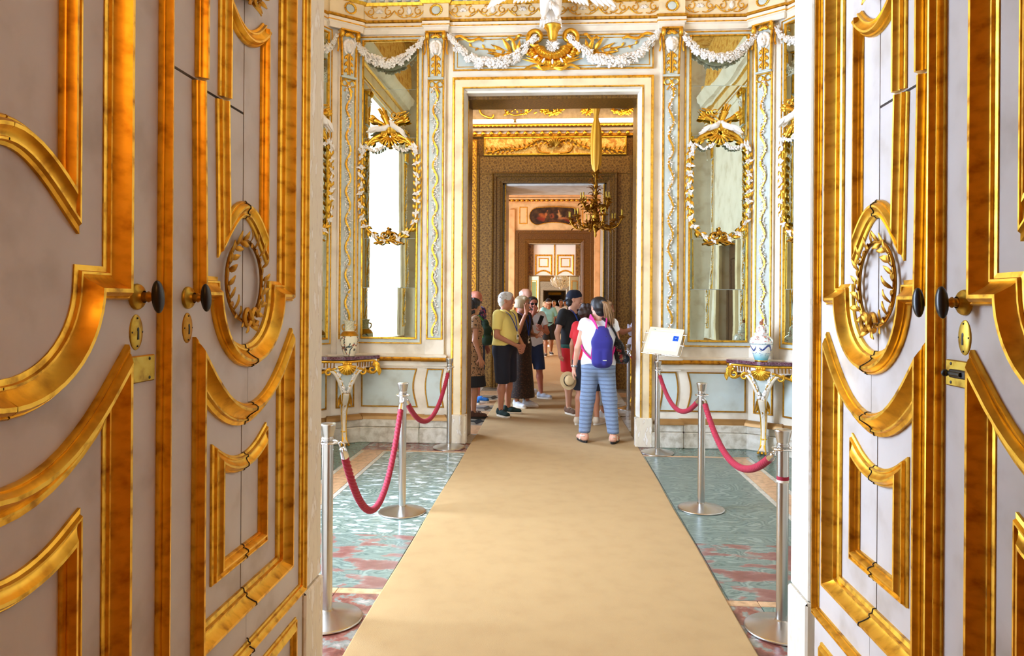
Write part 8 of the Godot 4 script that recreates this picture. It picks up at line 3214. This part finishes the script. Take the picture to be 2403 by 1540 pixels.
func handbag() -> void:
	var t := thing("handbag", "dark floral shoulder bag hanging beside the violet backpack", "handbag", W(0.765, 0.92, 8.02))
	var im := Image.create(128, 128, false, Image.FORMAT_RGB8)
	im.fill(Color(0.07, 0.06, 0.06))
	var r := RandomNumberGenerator.new()
	r.seed = 9
	for k in 40:
		var c: Color = [Color(0.2, 0.42, 0.45), Color(0.6, 0.16, 0.2), Color(0.62, 0.54, 0.4), Color(0.12, 0.1, 0.1), Color(0.3, 0.3, 0.32)][r.randi() % 5]
		var x := r.randi_range(0, 110)
		var y := r.randi_range(0, 110)
		for q in 6:
			im.fill_rect(Rect2i(x + r.randi_range(-6, 8), y + r.randi_range(-6, 8), 9, 7), c)
	t.rotation = Vector3(0, 0.5, 0.28)
	var f := Field.new(Vector3(-0.14, -0.02, -0.12), Vector3(0.14, 0.36, 0.12), 0.012)
	f.cap(Vector3(0, 0.07, -0.05), Vector3(0, 0.07, 0.05), 0.085, 0.085, 0.03, false, Vector3(0.8, 0.8, 1))
	f.cap(Vector3(0, 0.2, -0.02), Vector3(0, 0.2, 0.02), 0.08, 0.08, 0.04, false, Vector3(0.6, 1, 1))
	f.cap(Vector3(0, 0.27, 0.0), Vector3(0, 0.28, 0.0), 0.05, 0.04, 0.03, false, Vector3(0.6, 1, 1))
	var b := MB.new()
	f.net(b)
	obj("bag_body", b, cloth(rgb(245, 240, 235), ImageTexture.create_from_image(im), 4.0), t)
	for z in [-1.0, 1.0]:
		b = MB.new()
		b.tube(curve([Vector3(0.0, 0.26, z * 0.03), Vector3(-0.01, 0.36, z * 0.03), Vector3(-0.045, 0.48, z * 0.02), Vector3(-0.1, 0.57, z * 0.01 - 0.02)], 6), 0.012, 7)
		obj("strap", b, M.dark, t)

func details() -> void:
	# green backpack on the shoulder of the man in the flowered shirt
	var t := thing("backpack", "dark green backpack between the spotted dress and the yellow polo shirt", "backpack", W(-1.07, 0.93, 11.08))
	t.rotation = Vector3(0, 0.4, 0.12)
	var f := Field.new(Vector3(-0.14, -0.02, -0.12), Vector3(0.14, 0.46, 0.12), 0.014)
	f.cap(Vector3(-0.03, 0.08, 0), Vector3(0.03, 0.08, 0), 0.085, 0.085, 0.03)
	f.cap(Vector3(-0.02, 0.24, 0), Vector3(0.02, 0.24, 0), 0.08, 0.08, 0.05)
	f.cap(Vector3(0, 0.36, 0), Vector3(0, 0.37, 0), 0.06, 0.05, 0.04)
	var b := MB.new()
	f.net(b)
	obj("pack_body", b, cloth(rgb(24, 44, 24)), t)
	b = MB.new()
	b.tube(curve([Vector3(-0.03, 0.4, 0.0), Vector3(-0.1, 0.48, 0.03), Vector3(-0.12, 0.36, 0.08), Vector3(-0.08, 0.14, 0.08)], 6), 0.014, 7)
	obj("strap", b, cloth(rgb(60, 120, 40)), t)
	# gilt armchair with yellow silk behind the doorway edge, a pale bow tied on its back
	var c := thing("gilt_armchair", "gilt armchair with yellow silk seat half hidden by the doorway edge", "armchair", W(1.57, 0.0, 11.6))
	c.rotation.y = 1.2
	for q in [[-0.24, -0.24], [0.24, -0.24], [-0.26, 0.24], [0.26, 0.24]]:
		b = MB.new()
		b.tube(curve([Vector3(q[0], 0.44, q[1]), Vector3(q[0] * 1.12, 0.3, q[1] * 1.1), Vector3(q[0], 0.12, q[1]), Vector3(q[0] * 1.1, 0.0, q[1] * 1.1)], 5), taper(16, 0.03, 0.02, 0.02), 8)
		obj("leg", b, M.gold, c)
	b = MB.new()
	b.box(Vector3(0, 0.46, 0), Vector3(0.58, 0.08, 0.56), 0.03)
	obj("seat_frame", b, M.gold, c)
	b = MB.new()
	b.box(Vector3(0, 0.52, 0), Vector3(0.52, 0.09, 0.5), 0.035)
	obj("seat", b, M.damask, c)
	b = MB.new()
	b.sweep([Vector3(-0.25, 0.5, -0.27), Vector3(-0.25, 1.02, -0.27), Vector3(-0.12, 1.1, -0.27), Vector3(0.12, 1.1, -0.27), Vector3(0.25, 1.02, -0.27), Vector3(0.25, 0.5, -0.27)], Vector3.BACK, gilt(0.05, 0.03), true)
	obj("back_frame", b, M.gold, c)
	b = MB.new()
	b.box(Vector3(0, 0.8, -0.27), Vector3(0.44, 0.5, 0.05), 0.02)
	obj("backrest", b, M.damask, c)
	for q in [-1.0, 1.0]:
		b = MB.new()
		b.tube(curve([Vector3(q * 0.26, 0.78, -0.26), Vector3(q * 0.29, 0.76, -0.05), Vector3(q * 0.29, 0.74, 0.16), Vector3(q * 0.27, 0.5, 0.2)], 5), 0.022, 8)
		obj("armrest", b, M.gold, c)
	var bow := thing("fabric_bow", "pale lilac fabric bow tied on the gilt armchair", "bow", W(1.27, 1.07, 11.48))
	for q in [-1.0, 1.0]:
		b = MB.new()
		for i in 4:
			b.leaf(Vector3.ZERO, Vector3(0.3 * (i - 1.5), q, 0.2), Vector3(0, 0, 1), 0.24, 0.12, 0.25)
		obj("bow_loop", b, cloth(rgb(206, 204, 226)), bow)
